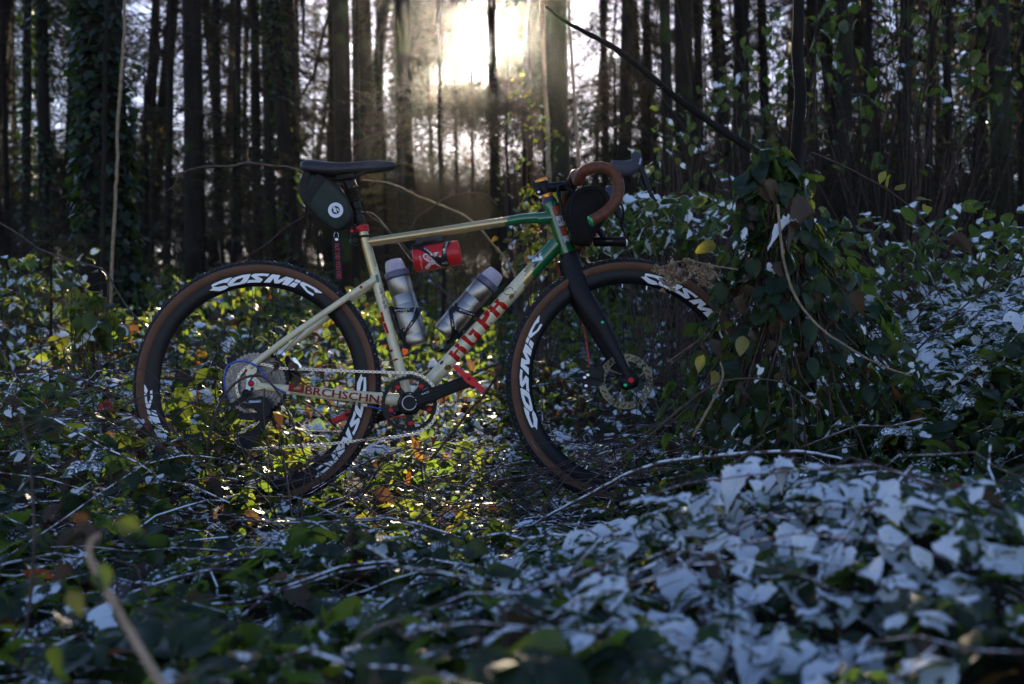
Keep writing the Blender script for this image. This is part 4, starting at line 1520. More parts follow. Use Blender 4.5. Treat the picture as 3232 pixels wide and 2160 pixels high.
cum = [0]
for a, b in zip(dense[:-1], dense[1:]):
    cum.append(cum[-1] + (b - a).length)
total = cum[-1]
n_links = int(round(total / 0.0127 / 2)) * 2
pitch = total / n_links
def at(s):
    s = s % total
    i = min(max(np.searchsorted(cum, s) - 1, 0), len(dense) - 2)
    t = (s - cum[i]) / max(cum[i + 1] - cum[i], 1e-9)
    return dense[i].lerp(dense[i + 1], t)
def link_mesh(outer):
    mb = MB()
    w_ = 0.0027 if outer else 0.0018
    for s_ in (1, -1):
        poly = []
        for k in range(7):
            a = PI / 2 + PI * k / 6
            poly.append((-0.00635 + 0.0043 * math.cos(a), 0.0043 * math.sin(a)))
        poly += [(-0.002, -0.0030), (0.002, -0.0030)]
        for k in range(7):
            a = -PI / 2 + PI * k / 6
            poly.append((0.00635 + 0.0043 * math.cos(a), 0.0043 * math.sin(a)))
        poly += [(0.002, 0.0030), (-0.002, 0.0030)]
        mb.prism(poly, s_ * w_ - 0.0005, s_ * w_ + 0.0005, lambda x, y, d: Vector((x, d, y)))
    for e in (-0.00635, 0.00635):
        mb.lathe((e, -0.0034, 0), (0, 1, 0), [(0, 0.0021), (0.0068, 0.0021)], n=8, mi=1)
    o = mb.build('chain_link', [M_chain, M_pin], chain, smooth=False)
    return o
protos = [link_mesh(True), link_mesh(False)]
for i in range(n_links):
    p, q = at(i * pitch), at((i + 1) * pitch)
    if i < 2:
        o = protos[i]
    else:
        o = protos[i % 2].copy()
        COL.objects.link(o)
        o.parent = chain
    dirv = (q - p).normalized()
    o.location = (p + q) / 2
    o.rotation_euler = (0, -math.atan2(dirv.z, dirv.x), 0)

# blue gear cable loop and its stops, red cable under the stay
mb = MB()
mb.tube(curve_pts([C5p(250, 700, -0.072), C5p(205, 590, -0.075), C5p(185, 460, -0.078), C5p(215, 320, -0.080), C5p(300, 255, -0.080), C5p(430, 238, -0.080), C5p(560, 285, -0.080), C5p(650, 370, -0.079), C5p(720, 460, -0.078), C5p(800, 550, -0.076), C5p(900, 610, -0.072), C5p(960, 628, -0.070)], 60), 0.0026, n=10)
mb.build('gear_cable', M_blue, bike)
mb = MB()
mb.tube(curve_pts([C5p(1930, 790, -0.040), C5p(2040, 810, -0.038), C5p(2150, 838, -0.03), C5p(2300, 890, -0.02)], 16), 0.0026, n=10)
mb.build('gear_cable', M_blue, bike)
mb = MB()
mb.lathe(C5p(955, 628, -0.068), (1, 0, -0.05), [(0, 0.0048), (0.011, 0.0048), (0.012, 0.003)], n=12)
mb.build('cable_stop', M_cream, bike)
mb = MB()
mb.lathe(C5p(1900, 780, -0.042), (1, 0, -0.05), [(0, 0.0048), (0.011, 0.0048), (0.012, 0.003)], n=12)
mb.build('cable_stop', M_cream, bike)
mb = MB()
mb.tube([C5p(1000, 640, -0.066), C5p(1900, 782, -0.042)], 0.0007, n=5)
mb.build('gear_wire', M_steel, bike)
mb = MB()
mb.tube(curve_pts([C5p(1110, 430, 0.04), C5p(1150, 490, 0.04), C5p(1210, 530, 0.035), C5p(1300, 560, 0.02)], 14), 0.0026, n=8)
mb.build('brake_hose', M_redcable, bike)
mb = MB()
mb.tube(curve_pts([C6p(470, 1070, 0.0), C6p(560, 1095, 0.0), C6p(680, 1080, 0.0), C6p(760, 1040, 0.0)], 14), 0.0026, n=8)
mb.build('brake_hose', M_redcable, bike)
# rear caliper behind the wheel
mb = MB()
pr([(925, 380), (960, 330), (1040, 330), (1110, 370), (1130, 430), (1110, 490), (1010, 500), (940, 440)], 0.036, 0.066)
pr([(930, 190), (975, 160), (1020, 230), (1030, 330), (960, 330), (940, 250)], 0.045, 0.060)
mb.build('brake_caliper', M_blackmetal, bike, bevel=0.002)
mb = MB()
pr([(1025, 200), (1060, 190), (1145, 300), (1130, 325), (1080, 310)], 0.040, 0.044)
mb.build('caliper_plate', M_steel, bike)
mb = MB()
mb.lathe(C5p(895, 150, 0.050), (0, -1, 0), [(0, 0.011), (0.004, 0.011), (0.005, 0.006), (0.006, 0.003)], n=16)
mb.build('caliper_bolt', M_steel, bike)
# ================================================================== THINGS CARRIED BY THE BICYCLE
C7 = (1180, 720, 3.41)
def C7s(x, y):
    return (C7[0] + x / C7[2], C7[1] + y / C7[2])
def C7p(x, y, lat=0.0):
    return Bk(*C7s(x, y), lat)
def carried(name, label, cat, group=None):
    """top-level thing standing in the bicycle's leaning frame"""
    o = empty(name)
    o.rotation_euler = (-LEAN, 0, 0)
    thing(o, label, cat, group)
    return o

M_brushed = mat('brushed_steel', (0.33, 0.305, 0.275), 0.36, metal=1.0, var=0.10, scale=30, stretch=(1, 1, 30), bump=0.15, bscale=60)
M_collar = mat('lilac_collar', (0.085, 0.08, 0.125), 0.4, var=0.08)
M_seal = mat('black_seal', (0.02, 0.02, 0.022), 0.5)
M_valve = mat('purple_valve', (0.24, 0.06, 0.30), 0.35, var=0.1)
M_dome, N_, L_ = new_mat('clear_dome')
_o = N_.new('ShaderNodeOutputMaterial')
_b = N_.new('ShaderNodeBsdfPrincipled')
_b.inputs['Base Color'].default_value = (0.86, 0.83, 0.88, 1)
_b.inputs['Roughness'].default_value = 0.22
_b.inputs['Alpha'].default_value = 0.42
_t = N_.new('ShaderNodeBsdfTranslucent')
_t.inputs['Color'].default_value = (0.85, 0.78, 0.85, 1)
_m = N_.new('ShaderNodeMixShader')
_m.inputs[0].default_value = 0.3
L_.new(_b.outputs[0], _m.inputs[1])
L_.new(_t.outputs[0], _m.inputs[2])
L_.new(_m.outputs[0], _o.inputs[0])

def make_bottle(top_px, bot_px, r, label):
    b = carried('water_bottle', label, 'water bottle', 'steel water bottles in the frame cages')
    p1, p0 = C7p(*top_px), C7p(*bot_px)
    ax = (p1 - p0).normalized()
    Lb = (p1 - p0).length
    mb = MB()
    prof = [(0.0, r * 0.80), (0.002, r * 0.90), (0.006, r * 0.965), (0.012, r), (0.030, r), (0.0315, r * 0.985), (0.033, r)]
    prof += [(Lb * 0.60, r), (Lb * 0.607, r * 0.975), (Lb * 0.615, r * 0.965), (Lb * 0.745, r * 0.965), (Lb * 0.752, r * 0.935), (Lb * 0.757, r * 0.935), (Lb * 0.764, r * 0.965), (Lb - 0.006, r * 0.965), (Lb, r * 0.94)]
    mb.lathe(p0, ax, prof, n=48)
    mb.build('bottle_body', M_brushed, b)
    mb = MB()
    mb.lathe(p0 + ax * Lb, ax, [(-0.001, r * 0.95), (0.004, r * 0.95)], n=40)
    mb.build('seal_ring', M_seal, b)
    mb = MB()
    mb.lathe(p0 + ax * (Lb + 0.004), ax, [(0, r * 0.98), (0.001, r * 1.01), (0.015, r * 1.0), (0.017, r * 0.96), (0.018, r * 0.80), (0.020, r * 0.5)], n=40)
    mb.build('screw_collar', M_collar, b)
    mb = MB()
    mb.lathe(p0 + ax * (Lb + 0.020), ax, [(0, r * 0.42), (0.010, r * 0.36), (0.012, r * 0.26), (0.020, r * 0.26), (0.021, r * 0.36), (0.027, r * 0.36), (0.028, r * 0.2)], n=24)
    mb.build('valve', M_valve, b)
    mb = MB()
    mb.lathe(p0 + ax * (Lb + 0.0205), ax, [(0, r * 0.84), (0.008, r * 0.83), (0.020, r * 0.78), (0.030, r * 0.70), (0.0345, r * 0.60), (0.036, r * 0.40), (0.0365, r * 0.1)], n=40)
    mb.build('dust_cap', M_dome, b)
    return p0, p1, ax, r

BOT_R = 0.0355
B1 = make_bottle((262, 545), (462, 1262), BOT_R, 'steel water bottle with clear cap, in the cage on the upright seat tube')
B2 = make_bottle((1188, 628), (745, 1148), BOT_R * 1.0, 'steel water bottle with clear cap, in the cage on the sloping red-lettered tube')

M_cage = mat('cage_black', (0.009, 0.009, 0.011), 0.36, spec=0.25, var=0.15)
M_yel = mat('print_yellow', (0.62, 0.62, 0.10), 0.5)
M_pur = mat('print_purple', (0.30, 0.10, 0.30), 0.5)

def cage_band(mb, surf, pts, w, thick=0.0022):
    """band along a pixel path, width w pixels, wrapped on the bottle"""
    P = []
    nseg = 14
    cp = curve_pts([Vector((x, y, 0)) for x, y in pts], nseg)
    ws = w if hasattr(w, '__len__') else [w, w]
    rowsv = []
    for i, c in enumerate(cp):
        t = (cp[min(i + 1, nseg)] - cp[max(i - 1, 0)]).normalized()
        nx, ny = -t.y, t.x
        ww = float(np.interp(i / nseg, np.linspace(0, 1, len(ws)), ws)) / 2
        row = []
        for k in range(5):
            s_ = -1 + 2 * k / 4
            row.append(surf(c.x + nx * ww * s_, c.y + ny * ww * s_))
        rowsv.append(row)
    vs_ = [p + n_ * thick for r_ in rowsv for p, n_ in r_] + [p + n_ * 0.0004 for r_ in rowsv for p, n_ in r_]
    k = (nseg + 1) * 5
    fs_ = []
    for i in range(nseg):
        for j in range(4):
            a = i * 5 + j
            fs_.append((a, a + 1, a + 6, a + 5))
        fs_.append((i * 5, (i + 1) * 5, (i + 1) * 5 + k, i * 5 + k))
        fs_.append((i * 5 + 4, i * 5 + 4 + k, (i + 1) * 5 + 4 + k, (i + 1) * 5 + 4))
    fs_.append((0, k, k + 1, k + 2, k + 3, k + 4, 4, 3, 2, 1))
    e = nseg * 5
    fs_.append((e, e + 1, e + 2, e + 3, e + 4, e + 4 + k, e + 3 + k, e + 2 + k, e + 1 + k, e + k))
    mb.add(vs_, fs_)

def make_cage(btl, bands, extra, texts, rail):
    cg = empty('bottle_cage', parent=bike)
    p0, p1, ax, r = btl
    sf = surf_cyl(p0, p1, r + 0.0006)
    mb = MB()
    for pts, w in bands:
        cage_band(mb, sf, [C7s(*p) for p in pts], w)
    for e in extra:
        e(mb)
    body = mb.build('cage_body', M_cage, cg, angle=50)
    sft = surf_cyl(p0, p1, r + 0.0030)
    mb = MB()
    for s_, p, d, h, ln, mi in texts:
        if s_ == '#':
            decal(mb, sft, [C7s(p[0], p[1]), C7s(p[0] + d[0] * ln - d[1] * 0, p[1] + d[1] * ln), C7s(p[0] + d[0] * ln - d[1] * h, p[1] + d[1] * ln + d[0] * h), C7s(p[0] - d[1] * h, p[1] + d[0] * h)], mi=mi, lift=0.0003)
        else:
            text_decal(mb, sft, s_, C7s(*p), d, h / C7[2], length=ln / C7[2], mi=mi, slant=0.2)
    mb.build('lettering', [M_white, M_yel, M_pur], body)
    # rail that bolts to the frame tube
    mb = MB()
    mb.tube([C7p(*rail[0]), C7p(*rail[1])], 0.0065, n=8)
    for t in (0.3, 0.75):
        c = C7p(*rail[0]).lerp(C7p(*rail[1]), t)
        mb.lathe(c + Vector((0, -0.009, 0)), (0, 1, 0), [(0, 0.0055), (0.018, 0.0055)], n=10)
    mb.build('cage_rail', M_cage, cg)
    return cg

def u2(a, b):
    l = math.hypot(a, b)
    return (a / l, b / l)
d1, d2 = u2(170, -12), u2(95, -150)
make_cage(B1, [([(180, 868), (250, 880), (350, 885), (440, 880), (492, 905)], [17, 14, 13, 22]), ([(478, 890), (440, 975), (370, 1070), (310, 1130), (296, 1215)], [20, 13, 13, 20, 22]),
               ([(296, 1190), (330, 1262), (400, 1280)], [20, 14]), ([(200, 850), (215, 960), (250, 1090), (290, 1200)], [9, 9])], [],
          [('RITCHEY', (222, 896), d1, 17, 165, 0), ('CARBON', (326, 1118), d2, 16, 165, 0), ('#', (270, 905), d1, 10, 40, 2), ('#', (315, 903), d1, 10, 40, 1), ('#', (372, 1072), d2, 9, 35, 2), ('#', (392, 1040), d2, 9, 35, 1), ('WCS', (440, 905), u2(12, -50), 16, 55, 0)],
          ((178, 840), (290, 1210)))
d3, d4 = u2(160, 62), u2(20, 170)
make_cage(B2, [([(868, 800), (850, 850), (835, 900)], [22, 20]), ([(850, 845), (920, 885), (1010, 915), (1090, 935), (1165, 905)], [18, 15, 15, 14]), ([(832, 860), (838, 960), (855, 1060), (880, 1150)], [18, 13, 14, 22]),
               ([(880, 1130), (840, 1215), (780, 1235)], [22, 14]), ([(1165, 870), (1070, 1010), (960, 1130), (880, 1210)], [10, 12])], [],
          [('RITCHEY', (918, 885), d3, 17, 175, 0), ('CARBON', (852, 915), d4, 17, 175, 0), ('#', (975, 925), d3, 10, 40, 2), ('#', (1018, 940), d3, 10, 40, 1), ('#', (838, 985), d4, -9, 35, 2), ('#', (842, 1025), d4, -9, 35, 1), ('WCS', (858, 848), u2(20, -45), 16, 52, 0)],
          ((1170, 880), (905, 1200)))

# red tool keg under the top tube
keg = carried('tool_keg', 'red drink-can shaped tool keg hung under the top tube', 'tool keg')
K0, K1 = C7p(428, 350), C7p(932, 262)
kax = (K1 - K0).normalized()
kl = (K1 - K0).length
KR = 0.0365
M_keg = mat('red_keg', (0.44, 0.010, 0.014), 0.36, spec=0.3, var=0.08, scale=20, coat=0.08, dirt_or_gap=0.15)
mb = MB()
prof = [(-0.001, KR * 0.5), (0, KR * 0.80), (0.002, KR * 0.90), (0.006, KR * 0.97), (0.011, KR), (kl * 0.80, KR), (kl * 0.803, KR * 0.985), (kl * 0.807, KR), (kl - 0.010, KR), (kl - 0.005, KR * 0.97), (kl - 0.0015, KR * 0.90), (kl, KR * 0.80), (kl + 0.001, KR * 0.5)]
mb.lathe(K0, kax, prof, n=48)
keg_body = mb.build('keg_body', M_keg, keg)
CK = (1280, 730, 10.455)
sk = surf_cyl(K0, K1, KR)
M_kprint = mat('keg_print', (0.62, 0.48, 0.50), 0.5, var=0.05)
mb = MB()
text_decal(mb, sk, 'WEST SPRINT'[:4], (CK[0] + 435 / CK[2], CK[1] + 820 / CK[2]), (75, 240), 5.5, length=24)
text_decal(mb, sk, 'BIKING'[:6], (CK[0] + 475 / CK[2], CK[1] + 1070 / CK[2]), (65, 190), 4.5, length=19)
# tool emblem: round mitten shape with bars, handle and screwdriver
ringo = blob(740, 880, 185, 110, 0.62, k=20, jag=0.0)
ringi = blob(730, 880, 135, 68, 0.62, k=16, jag=0.0)
decal(mb, sk, T(CK, ringo), [T(CK, ringi)], cuts=1)
for k in range(3):
    x0, y0 = 655 + k * 38, 905 - k * 48
    decal(mb, sk, T(CK, [(x0, y0), (x0 + 22, y0 - 22), (x0 + 140, y0 + 50), (x0 + 118, y0 + 72)]), cuts=1)
decal(mb, sk, T(CK, [(790, 1020), (870, 1090), (760, 1240), (690, 1245), (640, 1215), (650, 1180)]), [T(CK, blob(722, 1190, 22, 18, 0, k=8, jag=0))], cuts=1)
decal(mb, sk, T(CK, [(880, 960), (940, 930), (1010, 990), (1000, 1030), (1190, 1185), (1090, 1160), (960, 1070), (900, 1115), (840, 1060)]), cuts=1)
decal(mb, sk, T(CK, [(940, 720), (1000, 695), (1090, 695), (1020, 760), (1040, 850), (980, 800)]), cuts=1)
decal(mb, sk, T(CK, [(1075, 850), (1160, 800), (1165, 860), (1125, 885)]), cuts=1)
mb.build('printing', M_kprint, keg_body)
B3 = (K0, K1, kax, KR)
cg = empty('bottle_cage', parent=bike)
skc = surf_cyl(K0, K1, KR + 0.0006)
mb = MB()
TK = lambda pts: T(CK, pts)
cage_band(mb, skc, TK([(215, 580), (330, 520), (520, 560), (720, 690), (960, 870), (1150, 960), (1330, 1100)]), [10, 14, 13, 11, 14, 18, 12])
cage_band(mb, skc, TK([(1440, 350), (1340, 470), (1275, 640), (1290, 850), (1390, 1110)]), [14, 14, 12, 17, 10])
cage_band(mb, skc, TK([(990, 900), (1180, 1000), (1400, 1120)]), [14, 24, 14])
body = mb.build('cage_body', M_cage, cg, angle=50)
mb = MB()
sft = surf_cyl(K0, K1, KR + 0.0030)
text_decal(mb, sft, 'CARBON', (CK[0] + 590 / CK[2], CK[1] + 575 / CK[2]), (400, 290), 5, length=44, slant=0.2)
text_decal(mb, sft, 'RITCHEY', (CK[0] + 1395 / CK[2], CK[1] + 370 / CK[2]), (-110, 420), -5, length=40, slant=0.2)
text_decal(mb, sft, 'WCS', (CK[0] + 1215 / CK[2], CK[1] + 1095 / CK[2]), (180, -25), 6, length=17)
decal(mb, sft, T(CK, [(800, 745), (850, 735), (900, 790), (860, 815)]), mi=1)
decal(mb, sft, T(CK, [(1240, 570), (1290, 580), (1275, 660), (1225, 650)]), mi=1)
mb.build('lettering', [M_white, M_yel], body)
mb = MB()
mb.box(Bk(CK[0] + 460 / CK[2], CK[1] + 345 / CK[2], 0), kax * 0.0105, Vector((0, 0.010, 0)), Vector((0, 0, 0.0085)))
mb.box(Bk(CK[0] + 1130 / CK[2], CK[1] + 250 / CK[2], 0), kax * 0.0085, Vector((0, 0.010, 0)), Vector((0, 0, 0.0085)))
mb.box(Bk(CK[0] + 800 / CK[2], CK[1] + 255 / CK[2], 0), kax * 0.026, Vector((0, 0.009, 0)), Vector((0, 0, 0.0055)))
mb.tube([Bk(CK[0] + 330 / CK[2], CK[1] + 450 / CK[2], 0), Bk(CK[0] + 1300 / CK[2], CK[1] + 330 / CK[2], 0)], 0.0055, n=8)
mb.tube(curve_pts([Bk(CK[0] + 400 / CK[2], CK[1] + 400 / CK[2], 0), Bk(CK[0] + 220 / CK[2], CK[1] + 540 / CK[2], 0), Bk(CK[0] + 195 / CK[2], CK[1] + 700 / CK[2], 0)], 10), 0.0055, n=8)
mb.build('cage_rail', M_cage, cg, bevel=0.002)

# --- bags: inflated outline shapes
def pillow(mb, outline, lat_c, half, to3d, layers, pick=None, mi=0, cap_bulge=0.0):
    """outline: pixel polygon; layers: (lat fraction -1..1, scale about centroid)"""
    cx_ = sum(p[0] for p in outline) / len(outline)
    cy_ = sum(p[1] for p in outline) / len(outline)
    rings = []
    for fr, sc in layers:
        rings.append([to3d(cx_ + (x - cx_) * sc, cy_ + (y - cy_) * sc, lat_c + half * fr) for x, y in outline])
    K = len(outline)
    b = len(mb.v)
    vs_ = [p for r_ in rings for p in r_]
    fs_, ms_ = [], []
    for i in range(len(rings) - 1):
        for k in range(K):
            fs_.append((i * K + k, i * K + (k + 1) % K, (i + 1) * K + (k + 1) % K, (i + 1) * K + k))
            ms_.append(pick(i) if pick else mi)
    c0 = sum(rings[0], Vector()) / K
    c1 = sum(rings[-1], Vector()) / K
    vs_ += [c0, c1]
    for k in range(K):
        fs_.append((len(vs_) - 2, (k + 1) % K, k))
        ms_.append(pick(0) if pick else mi)
        fs_.append((len(vs_) - 1, (len(rings) - 1) * K + k, (len(rings) - 1) * K + (k + 1) % K))
        ms_.append(pick(len(rings) - 2) if pick else mi)
    mb.v.extend([tuple(p) for p in vs_])
    mb.f.extend([tuple(i + b for i in f) for f in fs_])
    mb.m.extend(ms_)

def smooth_outline(pts, n=48):
    P = [Vector((x, y, 0)) for x, y in pts]
    m = len(P)
    out = []
    for s in range(n):
        u = s / n * m
        i = int(u)
        t = u - i
        a, b, c, d = P[(i - 1) % m], P[i % m], P[(i + 1) % m], P[(i + 2) % m]
        q = 0.5 * ((2 * b) + (c - a) * t + (2 * a - 5 * b + 4 * c - d) * t * t + (3 * b - a - 3 * c + d) * t ** 3)
        out.append((q.x, q.y))
    return out

M_olive = mat('olive_cloth', (0.022, 0.034, 0.028), 0.7, spec=0.15, var=0.18, scale=18, bump=0.35, bscale=500)
M_webbing = mat('black_webbing', (0.009, 0.009, 0.012), 0.6, spec=0.18, var=0.2, scale=60, bump=0.4, bscale=600)
M_bagblack = mat('black_cloth', (0.009, 0.0085, 0.008), 0.8, spec=0.1, var=0.2, scale=20, bump=0.5, bscale=45)
bag = carried('saddle_bag', 'dark olive wedge saddle bag with round white patch under the saddle', 'saddle bag')
ol = T(C2, smooth_outline([(235, 330), (330, 320), (500, 385), (640, 465), (745, 600), (815, 760), (838, 900), (800, 985), (690, 1062), (590, 1052), (430, 925), (330, 830), (230, 715), (168, 590), (180, 450)], 64))
mb = MB()
pillow(mb, ol, 0.0, 0.052, Bk, [(-1.0, 0.0), (-1.02, 0.25), (-1.01, 0.5), (-0.97, 0.72), (-0.88, 0.88), (-0.74, 0.955), (-0.70, 0.985), (-0.5, 1.0), (0.5, 1.0), (0.74, 0.955), (0.88, 0.88), (1.0, 0.5), (1.0, 0.0)], pick=lambda i: 0 if i < 4 or i > 10 else 1)
bag_body = mb.build('bag_body', [M_olive, M_webbing], bag, angle=80)
mb = MB()
def bag_surf(x, y):
    return Bk(x, y, -0.0538), Vector((0, -1, 0))
def lay(outl, l0, l1):
    mb.prism(outl, l0, l1, lambda x, y, d: Bk(x, y, d))
lay(T(C2, [(225, 330), (310, 320), (285, 470), (265, 580), (330, 650), (310, 700), (230, 690), (165, 560), (180, 450)]), -0.0535, -0.045)
lay(T(C2, [(395, 345), (500, 400), (455, 470), (380, 570), (330, 640), (300, 650), (265, 590), (330, 470)]), -0.0560, -0.048)
lay(T(C2, [(560, 460), (640, 480), (700, 560), (740, 640), (690, 590), (610, 500)]), -0.050, -0.040)
mb.build('strap', M_webbing, bag, bevel=0.001)
mb = MB()
mb.tube(curve_pts([C2p(262, 770, -0.03), C2p(258, 830, -0.035), C2p(268, 870, -0.035)], 8), 0.0022, n=6)
lay(T(C2, [(262, 870), (280, 870), (298, 960), (296, 1025), (268, 1025), (266, 950)]), -0.037, -0.034)
mb.build('zip_pull', M_webbing, bag)
CB = (1000, 610, 14.26)
bx, by = 850, 770
mb = MB()
circ = lambda r, k=40: [(bx + r * math.cos(2 * PI * i / k), by + r * math.sin(2 * PI * i / k)) for i in range(k)]
decal(mb, bag_surf, T(CB, circ(340)), [T(CB, circ(188, 30))], mi=0, thick=0.001)
decal(mb, bag_surf, T(CB, circ(188, 30)), mi=1, lift=0.0006)
decal(mb, bag_surf, T(CB, [(735, 660), (770, 620), (820, 640), (850, 700), (880, 770), (905, 890), (890, 915), (862, 905), (855, 850), (800, 870), (790, 840), (735, 825), (770, 790), (760, 720), (725, 730)]), mi=0, lift=0.0012)
decal(mb, bag_surf, T(CB, [(885, 690), (925, 680), (1010, 790), (1000, 830), (960, 800), (900, 740)]), mi=0, lift=0.0012)
def ring_text(s, a0, a1, r=305, h=78):
    """letters set round the patch, tops outward, clockwise from angle a0 to a1 (degrees, 0 = up)"""
    for i, ch in enumerate(s):
        a = rad(a0 + (a1 - a0) * i / max(len(s) - 1, 1))
        vv, ff, w = text2d(ch)
        vs_ = []
        for x, y in vv:
            X, Y = (x - w / 2) * 105, y * 110 - 35
            rr_ = 265 + Y
            px_ = bx + rr_ * math.sin(a) + X * math.cos(a)
            py_ = by - rr_ * math.cos(a) + X * math.sin(a)
            p, n_ = bag_surf(CB[0] + px_ / CB[2], CB[1] + py_ / CB[2])
            vs_.append(p + n_ * 0.0013)
        mb.add(vs_, ff, 1)
ring_text('LONELY', -42, 48)
ring_text('RIDERS', 92, 172)
ring_text('CULT', 212, 268)
mb.build('patch', [mat('patch_white', (0.62, 0.65, 0.70), 0.7, var=0.04), mat('patch_dark', (0.015, 0.02, 0.03), 0.7)], bag_body)

tag_ = carried('key_tag', 'black strap tag with red lettering hanging under the saddle bag', 'tag')
CT = (1030, 730, 9.8)
def Tp(x, y, lat=-0.012):
    return Bk(CT[0] + x / CT[2], CT[1] + y / CT[2], lat)
mb = MB()
NT_ = 20
for i in range(NT_ + 1):
    t = i / NT_
    xl, xr = 175 + 85 * t ** 1.5, 470 + 35 * t
    y_ = 190 + 1340 * t
    lat = -0.012 + 0.003 * math.sin(3 * t)
    for x_, dl in ((xl, -0.0008), (xr, -0.0008), (xr, 0.0008), (xl, 0.0008)):
        mb.v.append(tuple(Tp(x_, y_, lat + dl)))
for i in range(NT_):
    for k in range(4):
        mb.f.append((i * 4 + k, i * 4 + (k + 1) % 4, (i + 1) * 4 + (k + 1) % 4, (i + 1) * 4 + k))
mb.f += [(0, 1, 2, 3), (NT_ * 4 + 3, NT_ * 4 + 2, NT_ * 4 + 1, NT_ * 4)]
mb.m = [0] * len(mb.f)
strap = mb.build('tag_strap', M_webbing, tag_)
mb = MB()
def tag_surf(x, y):
    return Bk(x, y, -0.0165), Vector((0, -1, 0))
text_decal(mb, tag_surf, 'BUT DID YOU DIE?', (CT[0] + 252 / CT[2], CT[1] + 385 / CT[2]), (75, 1090), 15, length=112, embolden=0.4)
mb.build('lettering', mat('tag_red', (0.36, 0.03, 0.03), 0.6), strap)
mb = MB()
mb.lathe(Tp(318, 258, -0.0125), (0, -1, 0), [(0, 0.0045), (0.001, 0.0045), (0.0016, 0.003)], n=16)
ring_ = [Tp(305 + 70 * math.cos(a), 140 + 120 * math.sin(a), -0.010 - 0.003 * math.sin(a)) for a in [2 * PI * k / 20 for k in range(21)]]
mb.tube(ring_, 0.0007, n=5)
mb.build('ring', M_steel, tag_)

hb = carried('handlebar_bag', 'black roll bag strapped under the drop handlebar', 'handlebar bag')
ol = T(C3, smooth_outline([(1150, 635), (1260, 565), (1400, 540), (1500, 575), (1580, 660), (1590, 780), (1545, 940), (1440, 1080), (1385, 1200), (1340, 1258), (1160, 1240), (1120, 1130), (1075, 1010), (1042, 890), (1080, 740)], 60))
mb = MB()
pillow(mb, ol, 0.0, 0.125, Bk, [(-1.01, 0.0), (-1.02, 0.4), (-1.0, 0.7), (-0.97, 0.86), (-0.93, 0.95), (-0.90, 0.985), (-0.84, 0.985), (-0.83, 1.0), (0.83, 1.0), (0.93, 0.95), (1.0, 0.7), (1.0, 0.0)])
mb.build('bag_body', M_bagblack, hb, angle=80)
mb = MB()
pl = T(C3, smooth_outline([(1190, 650), (1330, 590), (1470, 600), (1550, 690), (1550, 800), (1500, 930), (1400, 1020), (1290, 1060), (1180, 1000), (1120, 890), (1130, 750)], 44))
ringp = [Bk(x, y, -0.1235) for x, y in pl]
mb.tube(ringp + [ringp[0]], 0.0022, n=6, cap=False)
mb.build('piping', M_webbing, hb)
mb = MB()
for lt in (-0.06, 0.06):
    c0 = C3[0], C3[1]
    path_ = [Bk(c0[0] + x / C3[2], c0[1] + y / C3[2], lt) for x, y in [(985, 560), (970, 640), (1000, 720), (1020, 830), (1040, 900)]]
    mb.tube(curve_pts(path_, 12), 0.010, n=8, flat=((1, 0, 0), 0.35))
    mb.tube(curve_pts([Bk(c0[0] + x / C3[2], c0[1] + y / C3[2], lt) for x, y in [(985, 560), (1060, 540), (1110, 600), (1160, 640)]], 12), 0.010, n=8, flat=((0, 0, 1), 0.35))
mb.build('strap', M_webbing, hb)

lamp = carried('bicycle_light', 'black tubular front light with pale lens below the handlebar bag', 'bicycle light')
l0 = Bk(C3[0] + 1390 / C3[2], C3[1] + 1210 / C3[2], -0.01)
l1 = Bk(C3[0] + 1772 / C3[2], C3[1] + 1206 / C3[2], -0.01)
lx = (l1 - l0).normalized()
ll = (l1 - l0).length
mb = MB()
mb.lathe(l0, lx, [(0, 0.011), (0.004, 0.0135), (ll * 0.68, 0.0135), (ll * 0.70, 0.0142), (ll - 0.003, 0.0150), (ll, 0.0148)], n=28)
mb.build('light_body', M_blackmetal, lamp)
mb = MB()
mb.lathe(l1 - lx * 0.001, lx, [(0, 0.0138), (0.0035, 0.0132), (0.006, 0.0095), (0.0068, 0.003)], n=24)
M_lens = mat('lens', (0.86, 0.85, 0.82), 0.25, var=0.03)
mb.build('lens', M_lens, lamp)
mb = MB()
text_decal(mb, surf_cyl(l0, l1, 0.0137), 'TRIGO', (C3[0] + 1535 / C3[2], C3[1] + 1207 / C3[2]), (90, -4), 4.5, length=23)
mb.build('lettering', mat('grey_print', (0.25, 0.25, 0.26), 0.5), lamp)
mb = MB()
mb.tube([l0 + lx * 0.03 + Vector((0, 0, 0.012)), l0 + lx * 0.02 + Vector((0, 0, 0.03)), l0 + lx * 0.0 + Vector((0, 0, 0.045))], 0.009, n=10)
mb.build('light_mount', M_blackplastic, lamp)
# ================================================================== WOOD AND UNDERGROWTH
RNG = np.random.default_rng(11)
def sm(a, b, t):
    u = np.clip((t - a) / (b - a), 0, 1)
    return u * u * (3 - 2 * u)

def vnoise(x, y, s, seed=0):
    """cheap smooth value noise, -1..1"""
    x, y = np.asarray(x, float) / s, np.asarray(y, float) / s
    xi, yi = np.floor(x), np.floor(y)
    fx, fy = x - xi, y - yi
    fx, fy = fx * fx * (3 - 2 * fx), fy * fy * (3 - 2 * fy)
    def h(a, b):
        v = np.sin(a * 127.1 + b * 311.7 + seed * 74.7) * 43758.5453
        return (v - np.floor(v)) * 2 - 1
    return (h(xi, yi) * (1 - fx) + h(xi + 1, yi) * fx) * (1 - fy) + (h(xi, yi + 1) * (1 - fx) + h(xi + 1, yi + 1) * fx) * fy

